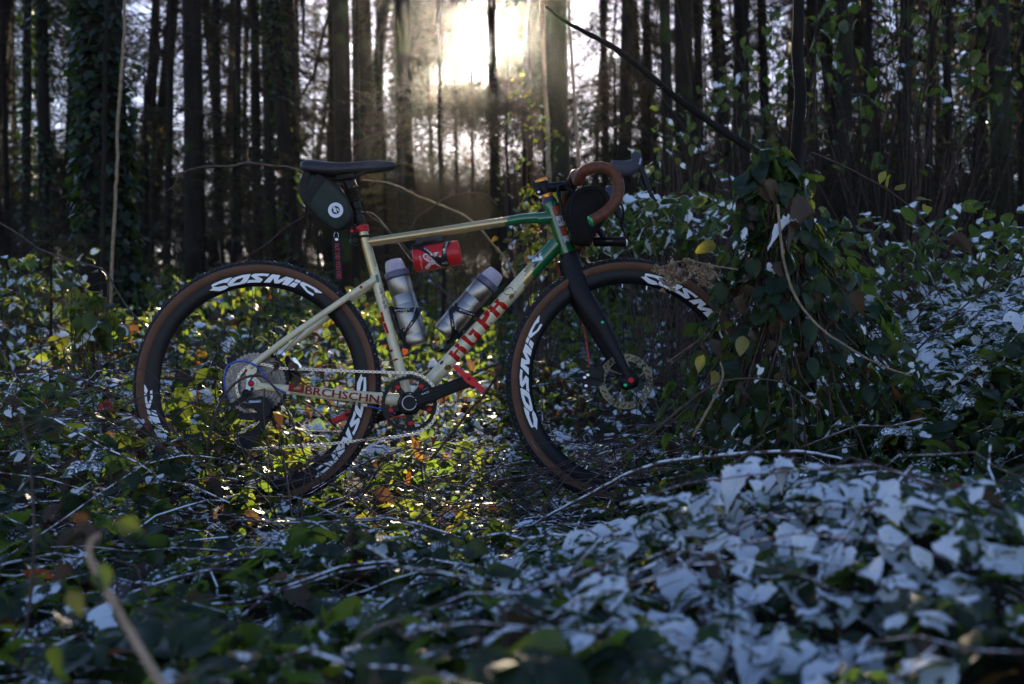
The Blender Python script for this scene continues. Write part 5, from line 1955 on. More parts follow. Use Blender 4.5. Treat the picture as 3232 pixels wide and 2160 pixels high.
def gz(x, y):
    x, y = np.asarray(x, float), np.asarray(y, float)
    z = 0.082 * np.where(y > 6, (y - 1.2) * 3, np.log1p(np.exp(np.minimum((y - 1.2) * 3, 40)))) / 3
    z = z - 0.03
    z = z + 0.47 * sm(0.62, 1.9, x - 0.05 * y) * sm(-2.0, 0.0, y) * (1 - 0.85 * sm(1.5, 5.5, y))
    z = z + 0.17 * np.exp(-((x - 0.62) / 0.52) ** 2 - ((y + 1.42) / np.where(y < -1.42, 0.85, 0.48)) ** 2)
    z = z + 0.10 * sm(-0.7, -1.6, x) * sm(-1.5, 0.4, y)
    z = z + 0.025 * vnoise(x, y, 0.5, 1) * sm(-0.2, 0.5, np.abs(y)) + 0.10 * vnoise(x, y, 2.5, 2) * sm(2, 6, y)
    return z

# --- ground sheet, fine near the camera and running to the horizon
ys = np.concatenate([np.arange(-6, 4, 0.09), np.arange(4, 12, 0.3), np.arange(12, 60, 1.5), np.array([60, 70, 85, 110, 150, 220, 320])])
xs = np.concatenate([-np.array([300, 200, 140, 100, 70, 50, 40])[:], np.arange(-30, -4, 1.0), np.arange(-4, 4.01, 0.09), np.arange(5, 31, 1.0), np.array([40, 50, 70, 100, 140, 200, 300])])
XX, YY = np.meshgrid(xs, ys)
ZZ = gz(XX, YY)
ZZ = np.where(YY > 60, gz(XX, np.full_like(YY, 60)) + 0.02 * (YY - 60), ZZ)
nx_, ny_ = len(xs), len(ys)
idx = np.arange(nx_ * ny_).reshape(ny_, nx_)
quads = np.stack([idx[:-1, :-1], idx[:-1, 1:], idx[1:, 1:], idx[1:, :-1]], -1).reshape(-1, 4)
M_ground, N_, L_ = new_mat('leaf_litter')
_o = N_.new('ShaderNodeOutputMaterial')
_b = N_.new('ShaderNodeBsdfPrincipled')
_b.inputs['Roughness'].default_value = 0.95
_g = N_.new('ShaderNodeNewGeometry')
_n = N_.new('ShaderNodeTexNoise')
_n.inputs['Scale'].default_value = 22
_n.inputs['Detail'].default_value = 10
_n.inputs['Roughness'].default_value = 0.75
L_.new(_g.outputs['Position'], _n.inputs['Vector'])
_c = N_.new('ShaderNodeValToRGB')
_c.color_ramp.elements[0].position = 0.35
_c.color_ramp.elements[1].position = 0.65
_c.color_ramp.elements[0].color = (0.018, 0.013, 0.009, 1)
_c.color_ramp.elements[1].color = (0.075, 0.05, 0.032, 1)
L_.new(_n.outputs['Fac'], _c.inputs[0])
L_.new(_c.outputs[0], _b.inputs['Base Color'])
_p = N_.new('ShaderNodeBump')
_p.inputs['Strength'].default_value = 1.0
_p.inputs['Distance'].default_value = 0.03
L_.new(_n.outputs['Fac'], _p.inputs['Height'])
L_.new(_p.outputs[0], _b.inputs['Normal'])
_k, _ = snow_mask_nodes(N_, L_, None, 0.44, nscale=9, zmin=0.3, zmax=0.6)
_s = N_.new('ShaderNodeBsdfDiffuse')
_s.inputs['Color'].default_value = SNOW_COL
_m = N_.new('ShaderNodeMixShader')
L_.new(_k, _m.inputs[0])
L_.new(_b.outputs[0], _m.inputs[1])
L_.new(_s.outputs[0], _m.inputs[2])
L_.new(_m.outputs[0], _o.inputs[0])
ground = np_mesh('ground', np.stack([XX, YY, ZZ], -1).reshape(-1, 3), [quads], M_ground, smooth=True)
ground['kind'] = 'structure'

# ------------------------------------------------------------------ leaf shapes
def leaf_shape(nu, nv, seed, width=0.34, fold=0.22, droop=0.30, serr=0.035, kind='bramble'):
    r = np.random.default_rng(seed)
    u = np.linspace(0, 1, nu + 1)
    v = np.linspace(-1, 1, nv + 1)
    U, Vv = np.meshgrid(u, v, indexing='ij')
    w = width * np.sin(np.pi * np.clip(U, 0, 1) ** 0.78) ** 0.8
    w = w * (1 + serr * np.where(np.arange(nu + 1) % 2 == 0, 1, -1)[:, None] * (np.abs(Vv) > 0.99))
    if kind == 'ivy':
        w = width * (0.75 * np.sin(np.pi * U ** 0.6) + 0.35 * np.sin(np.pi * U) ** 6 * 1.3 + 0.1 * np.cos(U * 9))
        w = np.clip(w, 0.0, None) * np.sin(np.pi * np.clip(U, 0, 1)) ** 0.25
    x = U
    y = Vv * w
    ph = r.uniform(0, 6.28)
    z = fold * np.abs(y) + 0.032 * np.cos(2 * np.pi * (7 * U - 0.55 * np.abs(Vv)) + ph) * np.abs(Vv) - droop * U ** 2
    z = z + 0.06 * np.sin(2 * np.pi * (U * r.uniform(0.5, 1.1)) + ph) * Vv + r.uniform(-0.08, 0.08) * Vv * U - 0.12 * np.abs(y) * U * r.uniform(0, 2)
    P = np.stack([x, y, z], -1).reshape(-1, 3)
    soft = z - 0.032 * np.cos(2 * np.pi * (7 * U - 0.55 * np.abs(Vv)) + ph) * np.abs(Vv)
    id_ = np.arange((nu + 1) * (nv + 1)).reshape(nu + 1, nv + 1)
    Q = np.stack([id_[:-1, :-1], id_[1:, :-1], id_[1:, 1:], id_[:-1, 1:]], -1).reshape(-1, 4)
    return P, Q, (U, Vv, soft)

def snow_patch(P, Q, UV, cover, seed, nu, nv, lift=0.035):
    """raised cap of snow over part of the leaf; returns verts, quads"""
    r = np.random.default_rng(seed)
    U, Vv, soft = UV
    f = np.zeros_like(U)
    for k in range(5):
        f += r.uniform(0.5, 1) * np.sin(r.uniform(1.5, 5) * U * 2 + r.uniform(0, 6.3)) * np.cos(r.uniform(1, 4) * Vv + r.uniform(0, 6.3))
    f = 0.55 * f / 2.2 + r.uniform(-0.05, 0.05, f.shape) - 2.2 * (U - r.uniform(0.38, 0.55)) ** 2 - 0.55 * np.abs(Vv - r.uniform(-0.25, 0.25)) ** 2
    thr = np.quantile(f, 1 - cover)
    h = np.clip((f - thr) / 0.5, -0.2, 1)
    inside = (h > 0).reshape(-1)
    cnt = inside[Q].sum(1)
    q = Q[cnt >= 1]
    hh = np.where(h > 0, 0.35 + 0.65 * np.sqrt(np.clip(h, 0, 1)), -0.10).reshape(-1)
    hh = hh * (0.9 + 0.2 * r.uniform(size=hh.shape))
    S = P.copy()
    S[:, 2] = np.where(hh > 0, np.maximum(soft.reshape(-1) + lift * hh + 0.02, P[:, 2] + 0.006), P[:, 2] - 0.012)
    edge = (h.reshape(-1) > 0) & (np.abs(Vv.reshape(-1)) > 0.98)
    S[edge, 1] *= 1.03
    return S, q, np.clip(h.reshape(-1), 0, 1)

class LeafKit:
    """a set of leaf templates (leaf quads + snow quads) for one level of detail"""
    def __init__(s, nu, nv, n, covers, dr=(0.05, 0.45), fo=(0.05, 0.35), wi=(0.30, 0.42), **kw):
        s.T = []
        for i in range(n):
            P, Q, UV = leaf_shape(nu, nv, 100 + i, droop=RNG.uniform(*dr), fold=RNG.uniform(*fo), width=RNG.uniform(*wi), **kw)
            for c in covers:
                if c > 0:
                    S, q, rim_ = snow_patch(P, Q, UV, c, 500 + i, nu, nv)
                    used = np.unique(q)
                    remap = -np.ones(len(P), int)
                    remap[used] = np.arange(len(used))
                    V = np.concatenate([P, S[used]])
                    F = np.concatenate([Q, remap[q] + len(P)])
                    m = np.concatenate([np.zeros(len(Q), int), np.ones(len(q), int)])
                    rim_ = np.concatenate([np.zeros(len(P)), rim_[used]])
                else:
                    V, F, m, rim_ = P, Q, np.zeros(len(Q), int), np.zeros(len(P))
                s.T.append((V, F, m, c, rim_))
        s.covers = np.array([t[3] for t in s.T])
    def choose(s, cover):
        """template index whose snow cover is nearest the wanted one, random among equals"""
        lv = np.unique(s.covers)
        want = lv[np.argmin(np.abs(lv[None, :] - np.asarray(cover)[:, None]), 1)]
        out = np.zeros(len(want), int)
        for c in lv:
            ids = np.where(s.covers == c)[0]
            k = want == c
            out[k] = RNG.choice(ids, k.sum())
        return out

def frames(az, pitch, roll):
    """rotation matrices: x axis = leaf direction (azimuth, pitch down), z = leaf normal rolled"""
    ca, sa, cp, sp = np.cos(az), np.sin(az), np.cos(pitch), np.sin(pitch)
    X = np.stack([ca * cp, sa * cp, -sp], -1)
    Y0 = np.stack([-sa, ca, np.zeros_like(sa)], -1)
    Z0 = np.cross(X, Y0)
    cr, sr = np.cos(roll)[:, None], np.sin(roll)[:, None]
    Y = Y0 * cr + Z0 * sr
    Z = Z0 * cr - Y0 * sr
    return np.stack([X, Y, Z], -1)          # columns

def scatter(name, kit, pos, R, size, tmpl, hue, frost, mats, parent=None):
    """join many leaves into one mesh"""
    Vs, Fs, Ms, H, Fr, Rm = [], [], [], [], [], []
    base = 0
    for t in np.unique(tmpl):
        k = np.where(tmpl == t)[0]
        V, Fq, m, c, rim_ = kit.T[t]
        v = np.einsum('nij,vj->nvi', R[k] * size[k][:, None, None], V) + pos[k][:, None, :]
        n_ = len(k)
        f = (Fq[None] + (np.arange(n_) * len(V))[:, None, None] + base).reshape(-1, 4)
        base += n_ * len(V)
        Vs.append(v.reshape(-1, 3))
        Fs.append(f)
        Ms.append(np.tile(m, n_))
        H.append(np.repeat(hue[k], len(V)))
        Fr.append(np.repeat(frost[k], len(V)))
        Rm.append(np.tile(rim_, n_))
    return np_mesh(name, np.concatenate(Vs), [np.concatenate(Fs)], mats, parent, {'hue': np.concatenate(H), 'frost': np.concatenate(Fr), 'rim': np.concatenate(Rm)}, np.concatenate(Ms), smooth=True)

kit_hi = LeafKit(14, 10, 12, (0.0, 0.28, 0.52, 0.80))
kit_curl = LeafKit(14, 10, 8, (0.0, 0.35, 0.9), (0.4, 1.0), (0.5, 1.3), (0.30, 0.44), serr=0.10)
kit_mid = LeafKit(6, 4, 10, (0.0, 0.4, 0.8))
kit_lo = LeafKit(4, 2, 8, (0.0, 0.45, 0.85))

def canopy_h(x, y):
    """height of the bramble layer above the ground"""
    h = 0.10 + 0.05 * vnoise(x, y, 0.35, 5) + 0.03 * vnoise(x, y, 0.12, 6)
    h = h + 0.15 * sm(-0.60, -0.88, x) * sm(-1.2, -0.3, y)
    h = h + 0.14 * sm(0.25, 0.8, x) * sm(-0.8, -0.3, y)
    h = h + 0.16 * sm(0.9, 2.5, y) + 0.15 * sm(2.5, 6, y) * (1 + vnoise(x, y, 1.6, 8))
    low = sm(-0.75, -0.55, x) * sm(0.42, 0.26, x) * sm(-0.75, -0.45, y) * sm(0.5, 0.1, y)
    h = h * (1 - 0.62 * low)
    return np.clip(h, 0.03, None)

def snow_cover(x, y):
    """how much of a leaf the snow hides there"""
    s = 0.22 + 0.34 * vnoise(x, y, 0.6, 11)
    s = s + 0.76 * np.exp(-((x - 0.36) / 0.50) ** 2 - ((y + 1.60) / 0.62) ** 2)
    s = s - 0.40 * sm(0.25, -0.15, x) * sm(-0.35, -0.8, y)
    s = s + 0.62 * sm(0.85, 1.3, x) * sm(-0.6, 0.2, y)
    s = s + 0.26 * sm(0.25, 0.7, y) * sm(3.6, 2.4, y) * sm(0.7, 0.2, x)
    off = (x - 0.36) * 0.923 + (y + 1.1) * 0.384
    s = s - 0.95 * sm(0.0, 0.10, off) * sm(0.78, 0.52, off) * sm(-0.25, -0.5, y) - 0.14 * sm(0.3, -0.1, x) * sm(0.5, 0.2, y)
    s = s + 0.12 * sm(0.0, 0.8, y) - 0.7 * sm(1.8, 4, y) - 0.15 * sm(0.7, 1.2, y) * sm(0.2, 0.5, x) - 0.30 * sm(1.6, 3.2, y) * sm(0.2, 0.8, x)
    return s

def in_view(x, y, margin):
    d = y + 3.0
    return (d > 0.45) & (np.abs(x) < d * 0.4815 + margin)

def sample(n, x0, x1, y0, y1, margin):
    x, y = RNG.uniform(x0, x1, n), RNG.uniform(y0, y1, n)
    k = in_view(x, y, margin)
    return x[k], y[k]

def make_layer(x, y, smin, smax, top_bias=1.0, clear_bike=True):
    n_ = len(x)
    g_ = gz(x, y)
    H = canopy_h(x, y)
    t = RNG.uniform(0, 1, n_) ** top_bias
    z = g_ + H * t
    size = RNG.uniform(smin, smax, n_) * (0.75 + 0.4 * RNG.uniform(size=n_))
    az = RNG.uniform(-np.pi, np.pi, n_)
    pitch = RNG.normal(0.15, 0.35, n_)
    roll = RNG.normal(0, 0.42, n_)
    calm = np.exp(-((x - 0.5) / 0.7) ** 2 - ((y + 1.5) / 0.6) ** 2)
    calm = np.maximum(calm, 0.85 * sm(0.8, 1.2, x) * sm(-0.5, 0.0, y) * sm(2.0, 1.2, y))
    roll = roll * (1 - 0.5 * calm)
    az = np.where(RNG.uniform(size=n_) < calm, RNG.normal(-1.6, 1.0, n_), az)
    pitch = pitch + 0.12 * calm
    up = RNG.uniform(size=n_) < (0.16 + 0.26 * sm(0.2, -0.4, x) * sm(-0.3, 0.3, y)) * (1 - calm)
    pitch = np.where(up, RNG.uniform(0.6, 1.3, n_), pitch)
    cov = snow_cover(x, y) + RNG.normal(0, 0.36, n_)
    cov = cov - 0.9 * np.clip(np.abs(roll) - 0.55, 0, 1) - 0.6 * np.clip(pitch - 0.5, 0, 2) - 0.5 * (t < 0.45)
    hue = RNG.uniform(0, 1, n_) * 0.9
    au = RNG.uniform(size=n_) < 0.015 + 0.06 * sm(-0.6, -1.4, x) * sm(-0.6, 0.2, y)
    hue = np.where(au, RNG.uniform(0.86, 0.99, n_), hue * (0.90 - 0.38 * sm(-0.5, -0.9, y)))
    frost = np.where(RNG.uniform(size=n_) < 0.55, RNG.uniform(0.30, 0.52, n_), 0.0)
    frost = np.where(cov > 0.15, np.maximum(frost, 0.42), frost)
    return dict(pos=np.stack([x, y, z], -1), R=frames(az, pitch, roll), size=size, cov=cov, hue=hue, frost=frost)

def cat_layers(*ls):
    return {k: np.concatenate([l[k] for l in ls]) for k in ls[0]}

def triplets(L_in, frac=0.5):
    """turn part of the leaves into compound leaves of three leaflets"""
    n_ = len(L_in['size'])
    k = RNG.uniform(size=n_) < frac
    out = [L_in]
    for s_ in (1, -1):
        R0 = L_in['R'][k]
        a = s_ * RNG.uniform(0.9, 1.25, k.sum())
        ca, sa = np.cos(a)[:, None], np.sin(a)[:, None]
        X = R0[:, :, 0] * ca + R0[:, :, 1] * sa
        Z = R0[:, :, 2] + R0[:, :, 1] * (RNG.uniform(-0.35, 0.35, k.sum()))[:, None]
        Z = Z / np.linalg.norm(Z, axis=1, keepdims=True)
        Y = np.cross(Z, X)
        Y = Y / np.linalg.norm(Y, axis=1, keepdims=True)
        Z = np.cross(X, Y)
        out.append(dict(pos=L_in['pos'][k], R=np.stack([X, Y, Z], -1), size=L_in['size'][k] * 0.82, cov=L_in['cov'][k] + RNG.normal(0, 0.12, k.sum()), hue=L_in['hue'][k], frost=L_in['frost'][k]))
    return cat_layers(*out)

def bike_clear(x, y, z):
    """True where a leaf would sit inside the bicycle's plane (kept free so that nothing grows through frame or wheels high up)"""
    return (np.abs(y - 0.05) < 0.10) & (z > 0.10) & (x > -1.05) & (x < 1.1)

# near field: foreground mound, trough, the ground round the wheels
a = make_layer(*sample(2300, 0.0, 1.8, -2.35, -0.9, 0.25), 0.038, 0.070, 0.5)
a0 = make_layer(*sample(1500, -1.4, 0.15, -2.35, -0.9, 0.25), 0.046, 0.082, 0.5)
b = make_layer(*sample(2600, -1.9, 2.0, -0.9, 0.25, 0.3), 0.038, 0.070, 0.6)
b2 = make_layer(*sample(1500, 0.85, 2.1, -0.6, 1.3, 0.25), 0.050, 0.085, 0.35)
near = triplets(cat_layers(a, a0, b, b2), 0.45)
k = ~bike_clear(*near['pos'].T)
near = {q: v[k] for q, v in near.items()}
# litter of smaller leaves lower down
c = make_layer(*sample(2600, -2.0, 2.2, -2.4, 0.6, 0.3), 0.022, 0.045, 1.2)
d = make_layer(*sample(5200, -3.2, 3.4, 0.25, 2.4, 0.5), 0.036, 0.070, 0.6)
mid = triplets(cat_layers(c, d), 0.35)
k = ~bike_clear(*mid['pos'].T)
mid = {q: v[k] for q, v in mid.items()}
e = make_layer(*sample(9000, -6.5, 6.5, 2.4, 7.5, 0.8), 0.045, 0.085, 0.6)
f_ = make_layer(*sample(9000, -16, 16, 7.5, 22, 1.5), 0.08, 0.15, 0.6)
far = triplets(cat_layers(e, f_), 0.3)

# the 300 leaves that show largest become objects of their own
P_ = near['pos']
depth = P_[:, 1] + 3.0
sxp = CX + P_[:, 0] / depth * F
syp = CY - (P_[:, 2] - CAM.z) / depth * F
height_t = (P_[:, 2] - gz(P_[:, 0], P_[:, 1])) / canopy_h(P_[:, 0], P_[:, 1])
score = near['size'] / depth * np.where((sxp > 0) & (sxp < 3232) & (syp < 2160), 1, 0) * np.where(height_t > 0.75, 1, 0.25)
order = np.argsort(-score)
single, rest = order[:180], order[180:]
tm_near = kit_hi.choose(near['cov'])
proto_mesh = {}
mound_l, mound_r = P_[:, 0] > 0.12, None
patch_right = empty('bramble_patch', (0.75, -1.3, float(gz(0.75, -1.3))))
thing(patch_right, 'low bramble mound with thickly snow-covered leaves, nearest the camera', 'bramble')
patch_left = empty('bramble_patch', (-0.4, -1.2, float(gz(-0.4, -1.2))))
thing(patch_left, 'dark green bramble leaves with only specks of snow, before the rear wheel', 'bramble')
for i in single:
    t = int(tm_near[i])
    if t not in proto_mesh:
        V, Fq, m, c_, rim_ = kit_hi.T[t]
        tmp = np_mesh('leaf', V, [Fq], [M_leaf, M_snow], None, {'frost': np.full(len(V), 0.40 if c_ > 0 else 0.34), 'rnd': np.full(len(V), 0.58), 'rim': rim_}, m, smooth=True)
        proto_mesh[t] = tmp.data
        bpy.data.objects.remove(tmp)
    o = bpy.data.objects.new('leaf', proto_mesh[t])
    COL.objects.link(o)
    par = patch_right if P_[i, 0] > 0.05 else patch_left
    o.parent = par
    M4 = Matrix.Identity(4)
    Rn, s_ = near['R'][i], near['size'][i]
    for r_ in range(3):
        for c_ in range(3):
            M4[r_][c_] = float(Rn[r_, c_] * s_)
    M4.translation = Vector(P_[i]) - par.location
    o.matrix_local = M4

def sub(L_in, idx):
    return {q: v[idx] for q, v in L_in.items()}
def put(name, kit, L_in, mats=None, tm=None):
    o = scatter(name, kit, L_in['pos'], L_in['R'], L_in['size'], kit.choose(L_in['cov']) if tm is None else tm, L_in['hue'], L_in['frost'], mats or [M_leaf, M_snow])
    o['kind'] = 'stuff'
    return o
put('bramble_leaves', kit_hi, sub(near, rest), tm=tm_near[rest])
put('bramble_undergrowth', kit_mid, mid)
put('woodland_undergrowth', kit_lo, far)

# dead brown leaves lying about
dl = make_layer(*sample(1500, -2.5, 2.6, -2.3, 3.0, 0.3), 0.05, 0.09, 0.9)
dl['hue'] = RNG.uniform(0, 0.99, len(dl['hue']))
k = ~bike_clear(*dl['pos'].T)
put('leaf_litter', kit_curl, sub(dl, k), [M_dead, M_snow])

# ------------------------------------------------------------------ canes and twigs lying through the brambles
def tubes_mesh(paths, radii, nside=5):
    """many thin tapered tubes in one go: paths (n, k, 3), radii (n, k)"""
    n_, k_, _ = paths.shape
    tan = np.gradient(paths, axis=1)
    tan /= np.linalg.norm(tan, axis=2, keepdims=True) + 1e-9
    ref = np.where(np.abs(tan[..., 2:3]) < 0.9, np.array([0, 0, 1.0]), np.array([1.0, 0, 0]))
    u = np.cross(tan, ref)
    u /= np.linalg.norm(u, axis=2, keepdims=True) + 1e-9
    w = np.cross(tan, u)
    an = 2 * np.pi * np.arange(nside) / nside
    V = paths[:, :, None, :] + radii[:, :, None, None] * (u[:, :, None, :] * np.cos(an)[None, None, :, None] + w[:, :, None, :] * np.sin(an)[None, None, :, None])
    V = V.reshape(-1, 3)
    i0 = (np.arange(n_) * k_ * nside)[:, None, None] + (np.arange(k_ - 1) * nside)[None, :, None] + np.arange(nside)[None, None, :]
    j = np.roll(np.arange(nside), -1)
    i1 = (np.arange(n_) * k_ * nside)[:, None, None] + (np.arange(k_ - 1) * nside)[None, :, None] + j[None, None, :]
    Q = np.stack([i0, i1, i1 + nside, i0 + nside], -1).reshape(-1, 4)
    return V, Q

def canes(n_, x0, x1, y0, y1, margin, lmin, lmax, rmin, rmax, arch=0.10, k_=7):
    x, y = sample(n_, x0, x1, y0, y1, margin)
    n_ = len(x)
    L_ = RNG.uniform(lmin, lmax, n_)
    az = RNG.uniform(-np.pi, np.pi, n_)
    az = np.where(RNG.uniform(size=n_) < 0.6, RNG.normal(0, 0.5, n_) + np.pi * (RNG.uniform(size=n_) < 0.5), az)
    t = np.linspace(-0.5, 0.5, k_)[None, :]
    bend = RNG.normal(0, 0.25, n_)[:, None]
    X = x[:, None] + np.cos(az)[:, None] * L_[:, None] * t - np.sin(az)[:, None] * bend * L_[:, None] * (t ** 2)
    Y = y[:, None] + np.sin(az)[:, None] * L_[:, None] * t + np.cos(az)[:, None] * bend * L_[:, None] * (t ** 2)
    h = canopy_h(x, y)[:, None]
    Z = gz(X, Y) + h * RNG.uniform(0.1, 1.0, n_)[:, None] + RNG.uniform(-0.3, 1, n_)[:, None] * arch * (1 - 4 * t ** 2) + RNG.normal(0, 0.22, n_)[:, None] * L_[:, None] * t
    Z = np.maximum(Z, gz(X, Y) + 0.004)
    paths = np.stack([X, Y, Z], -1) + RNG.normal(0, 0.006, (n_, k_, 3))
    rr_ = RNG.uniform(rmin, rmax, n_)[:, None] * np.linspace(1.0, 0.55, k_)[None, :]
    return paths, rr_
ok_ = lambda p: ~np.any((np.abs(p[..., 1] - 0.04) < 0.075) & (p[..., 2] > 0.12), axis=1)
p1, r1 = canes(950, -2.0, 2.2, -2.3, 0.9, 0.3, 0.12, 0.55, 0.0011, 0.0030, 0.06)
p2, r2 = canes(420, -3.4, 3.4, 0.3, 3.2, 0.5, 0.3, 0.9, 0.0016, 0.0040, 0.12)
p3, r3 = canes(150, -1.3, 0.5, -0.42, -0.06, 0.2, 0.25, 0.75, 0.0011, 0.0026, 0.22)
p1, r1 = np.concatenate([p1, p3]), np.concatenate([r1, r3])
k1, k2 = ok_(p1), ok_(p2)
p1 = np.concatenate([p1[k1], p2[k2]])
r1 = np.concatenate([r1[k1], r2[k2]])
half = len(p1) // 2
V, Q = tubes_mesh(p1[:half], r1[:half])
np_mesh('snowy_twigs', V, [Q], M_cane, smooth=True)['kind'] = 'stuff'
V, Q = tubes_mesh(p1[half:], r1[half:])
np_mesh('bare_twigs', V, [Q], M_cane_bare, smooth=True)['kind'] = 'stuff'
# upright dead stalks farther back, brown
def stalks(n_, x0, x1, y0, y1, margin, hmin, hmax, rmin, rmax, lean=0.25, k_=6):
    x, y = sample(n_, x0, x1, y0, y1, margin)
    n_ = len(x)
    H = RNG.uniform(hmin, hmax, n_)
    t = np.linspace(0, 1, k_)[None, :]
    la, ln = RNG.uniform(-np.pi, np.pi, n_)[:, None], np.abs(RNG.normal(0, lean, n_))[:, None]
    arch = t ** 1.8
    X = x[:, None] + np.cos(la) * ln * H[:, None] * arch + RNG.normal(0, 0.008, (n_, k_)) * t
    Y = y[:, None] + np.sin(la) * ln * H[:, None] * arch
    Z = gz(x, y)[:, None] + H[:, None] * (t - 0.35 * ln * t ** 2)
    return np.stack([X, Y, Z], -1), RNG.uniform(rmin, rmax, n_)[:, None] * np.linspace(1, 0.4, k_)[None, :]
pa, ra = stalks(520, -4, 4.5, 1.0, 4.5, 0.4, 0.2, 0.8, 0.0012, 0.003)
pb, rb = stalks(900, -9, 9, 4.0, 11, 1.0, 0.4, 1.6, 0.002, 0.006, 0.3)
pc, rc = stalks(1500, 0.9, 9, 2.0, 9, 0.8, 0.8, 3.4, 0.002, 0.006, 0.30)
V1, Q1 = tubes_mesh(np.concatenate([pa, pb, pc]), np.concatenate([ra, rb, rc]), 4)
np_mesh('dead_stalks', V1, [Q1], M_twig_far, smooth=True)['kind'] = 'stuff'

# ------------------------------------------------------------------ trees
def trunk_mesh(name, h, r0, r1, seed, mat_, parent, lean=(0, 0), wob=0.04, n=14, k_=22, flare=0.25):
    r = random.Random(seed)
    pts, rs = [], []
    px_, py_ = r.uniform(0, 6), r.uniform(0, 6)
    for i in range(k_ + 1):
        t = i / k_
        z = -0.25 + (h + 0.25) * t
        wx = wob * h * 0.12 * (math.sin(px_ + 5 * t) - math.sin(px_)) + lean[0] * z
        wy = wob * h * 0.12 * (math.sin(py_ + 4 * t) - math.sin(py_)) + lean[1] * z
        pts.append(Vector((wx, wy, z)))
        rs.append((r0 + (r1 - r0) * t) * (1 + flare * math.exp(-max(z, 0) / (3 * r0 + 0.05))) * (1 + r.uniform(-0.035, 0.035)))
    mb_ = MB()
    mb_.tube(pts, rs, n=n)
    o = mb_.build(name, mat_, parent, angle=80)
    return o, pts, rs

def twig_system(seed, h0, h1, nb, lb, droop, sub_n, sub_l, r_b=0.012, flat=True, up=0.0, nside=3, sub2=0):
    """branches round a vertical axis with side twigs; returns V, Q"""
    r = np.random.default_rng(seed)
    z0 = r.uniform(h0, h1, nb)
    az = r.uniform(-np.pi, np.pi, nb)
    L_ = lb * r.uniform(0.45, 1.0, nb) * (1.0 - 0.45 * (z0 - h0) / max(h1 - h0, 0.1))
    k_ = 7
    t = np.linspace(0, 1, k_)[None, :]
    rise = up * L_[:, None] * t - droop * L_[:, None] * t ** 1.6 * r.uniform(0.4, 1.2, nb)[:, None]
    wob_ = r.normal(0, 0.05, (nb, k_)) * L_[:, None] * t
    X = np.cos(az)[:, None] * L_[:, None] * t - np.sin(az)[:, None] * wob_
    Y = np.sin(az)[:, None] * L_[:, None] * t + np.cos(az)[:, None] * wob_
    Z = z0[:, None] + rise + r.normal(0, 0.02, (nb, k_)) * L_[:, None]
    B = np.stack([X, Y, Z], -1)
    rb_ = r_b * (L_ / lb)[:, None] * np.linspace(1, 0.25, k_)[None, :]
    Vs, Qs = [], []
    V, Q = tubes_mesh(B, rb_, 4)
    Vs.append(V)
    Qs.append(Q)
    off = len(V)
    def offshoots(B, n_sub, l_sub, rad_, kk):
        nbb, kb = B.shape[0], B.shape[1]
        bi = np.repeat(np.arange(nbb), n_sub)
        tt = r.uniform(0.12, 1.0, len(bi)) * (kb - 1.001)
        i0 = tt.astype(int)
        fr = (tt - i0)[:, None]
        P0 = B[bi, i0] * (1 - fr) + B[bi, i0 + 1] * fr
        D = B[bi, i0 + 1] - B[bi, i0]
        D /= np.linalg.norm(D, axis=1, keepdims=True) + 1e-9
        S = np.cross(D, np.array([0, 0, 1.0]))
        S /= np.linalg.norm(S, axis=1, keepdims=True) + 1e-9
        sg = np.where(r.uniform(size=len(bi)) < 0.5, 1, -1)[:, None]
        dirv = D * r.uniform(0.3, 0.9, len(bi))[:, None] + S * sg * r.uniform(0.5, 1, len(bi))[:, None] + np.array([0, 0, 1.0]) * r.normal(-0.12 if flat else 0.25, 0.3, len(bi))[:, None]
        dirv /= np.linalg.norm(dirv, axis=1, keepdims=True)
        ln = l_sub * r.uniform(0.4, 1.0, len(bi)) * (1 - 0.5 * tt / (kb - 1))
        u = np.linspace(0, 1, kk)[None, :, None]
        C = P0[:, None, :] + dirv[:, None, :] * (ln[:, None, None] * u) + np.array([0, 0, -1.0]) * (0.18 * ln[:, None, None] * u ** 2) + r.normal(0, 0.02, (len(bi), kk, 3)) * ln[:, None, None] * u
        return C, np.full((len(bi), kk), 1.0) * rad_ * np.linspace(1, 0.5, kk)[None, :] * r.uniform(0.6, 1.2, len(bi))[:, None]
    C, rc_ = offshoots(B, sub_n, sub_l, r_b * 0.36, 4)
    V, Q = tubes_mesh(C, rc_, nside)
    Vs.append(V)
    Qs.append(Q + off)
    off += len(V)
    if sub2:
        D2, rd = offshoots(C, sub2, sub_l * 0.45, r_b * 0.22, 3)
        V, Q = tubes_mesh(D2, rd, nside)
        Vs.append(V)
        Qs.append(Q + off)
    return np.concatenate(Vs), np.concatenate(Qs), B, C

def leaf_cards(P, R, size, seed, w=0.5):
    """small diamond leaves / needle sprays, 2 triangles each"""
    base = np.array([[0, 0, 0], [0.5, w * 0.5, 0.03], [1, 0, -0.05], [0.5, -w * 0.5, 0.03]])
    V = np.einsum('nij,vj->nvi', R * size[:, None, None], base) + P[:, None, :]
    Q = (np.arange(len(P)) * 4)[:, None] + np.arange(4)[None, :]
    return V.reshape(-1, 3), Q

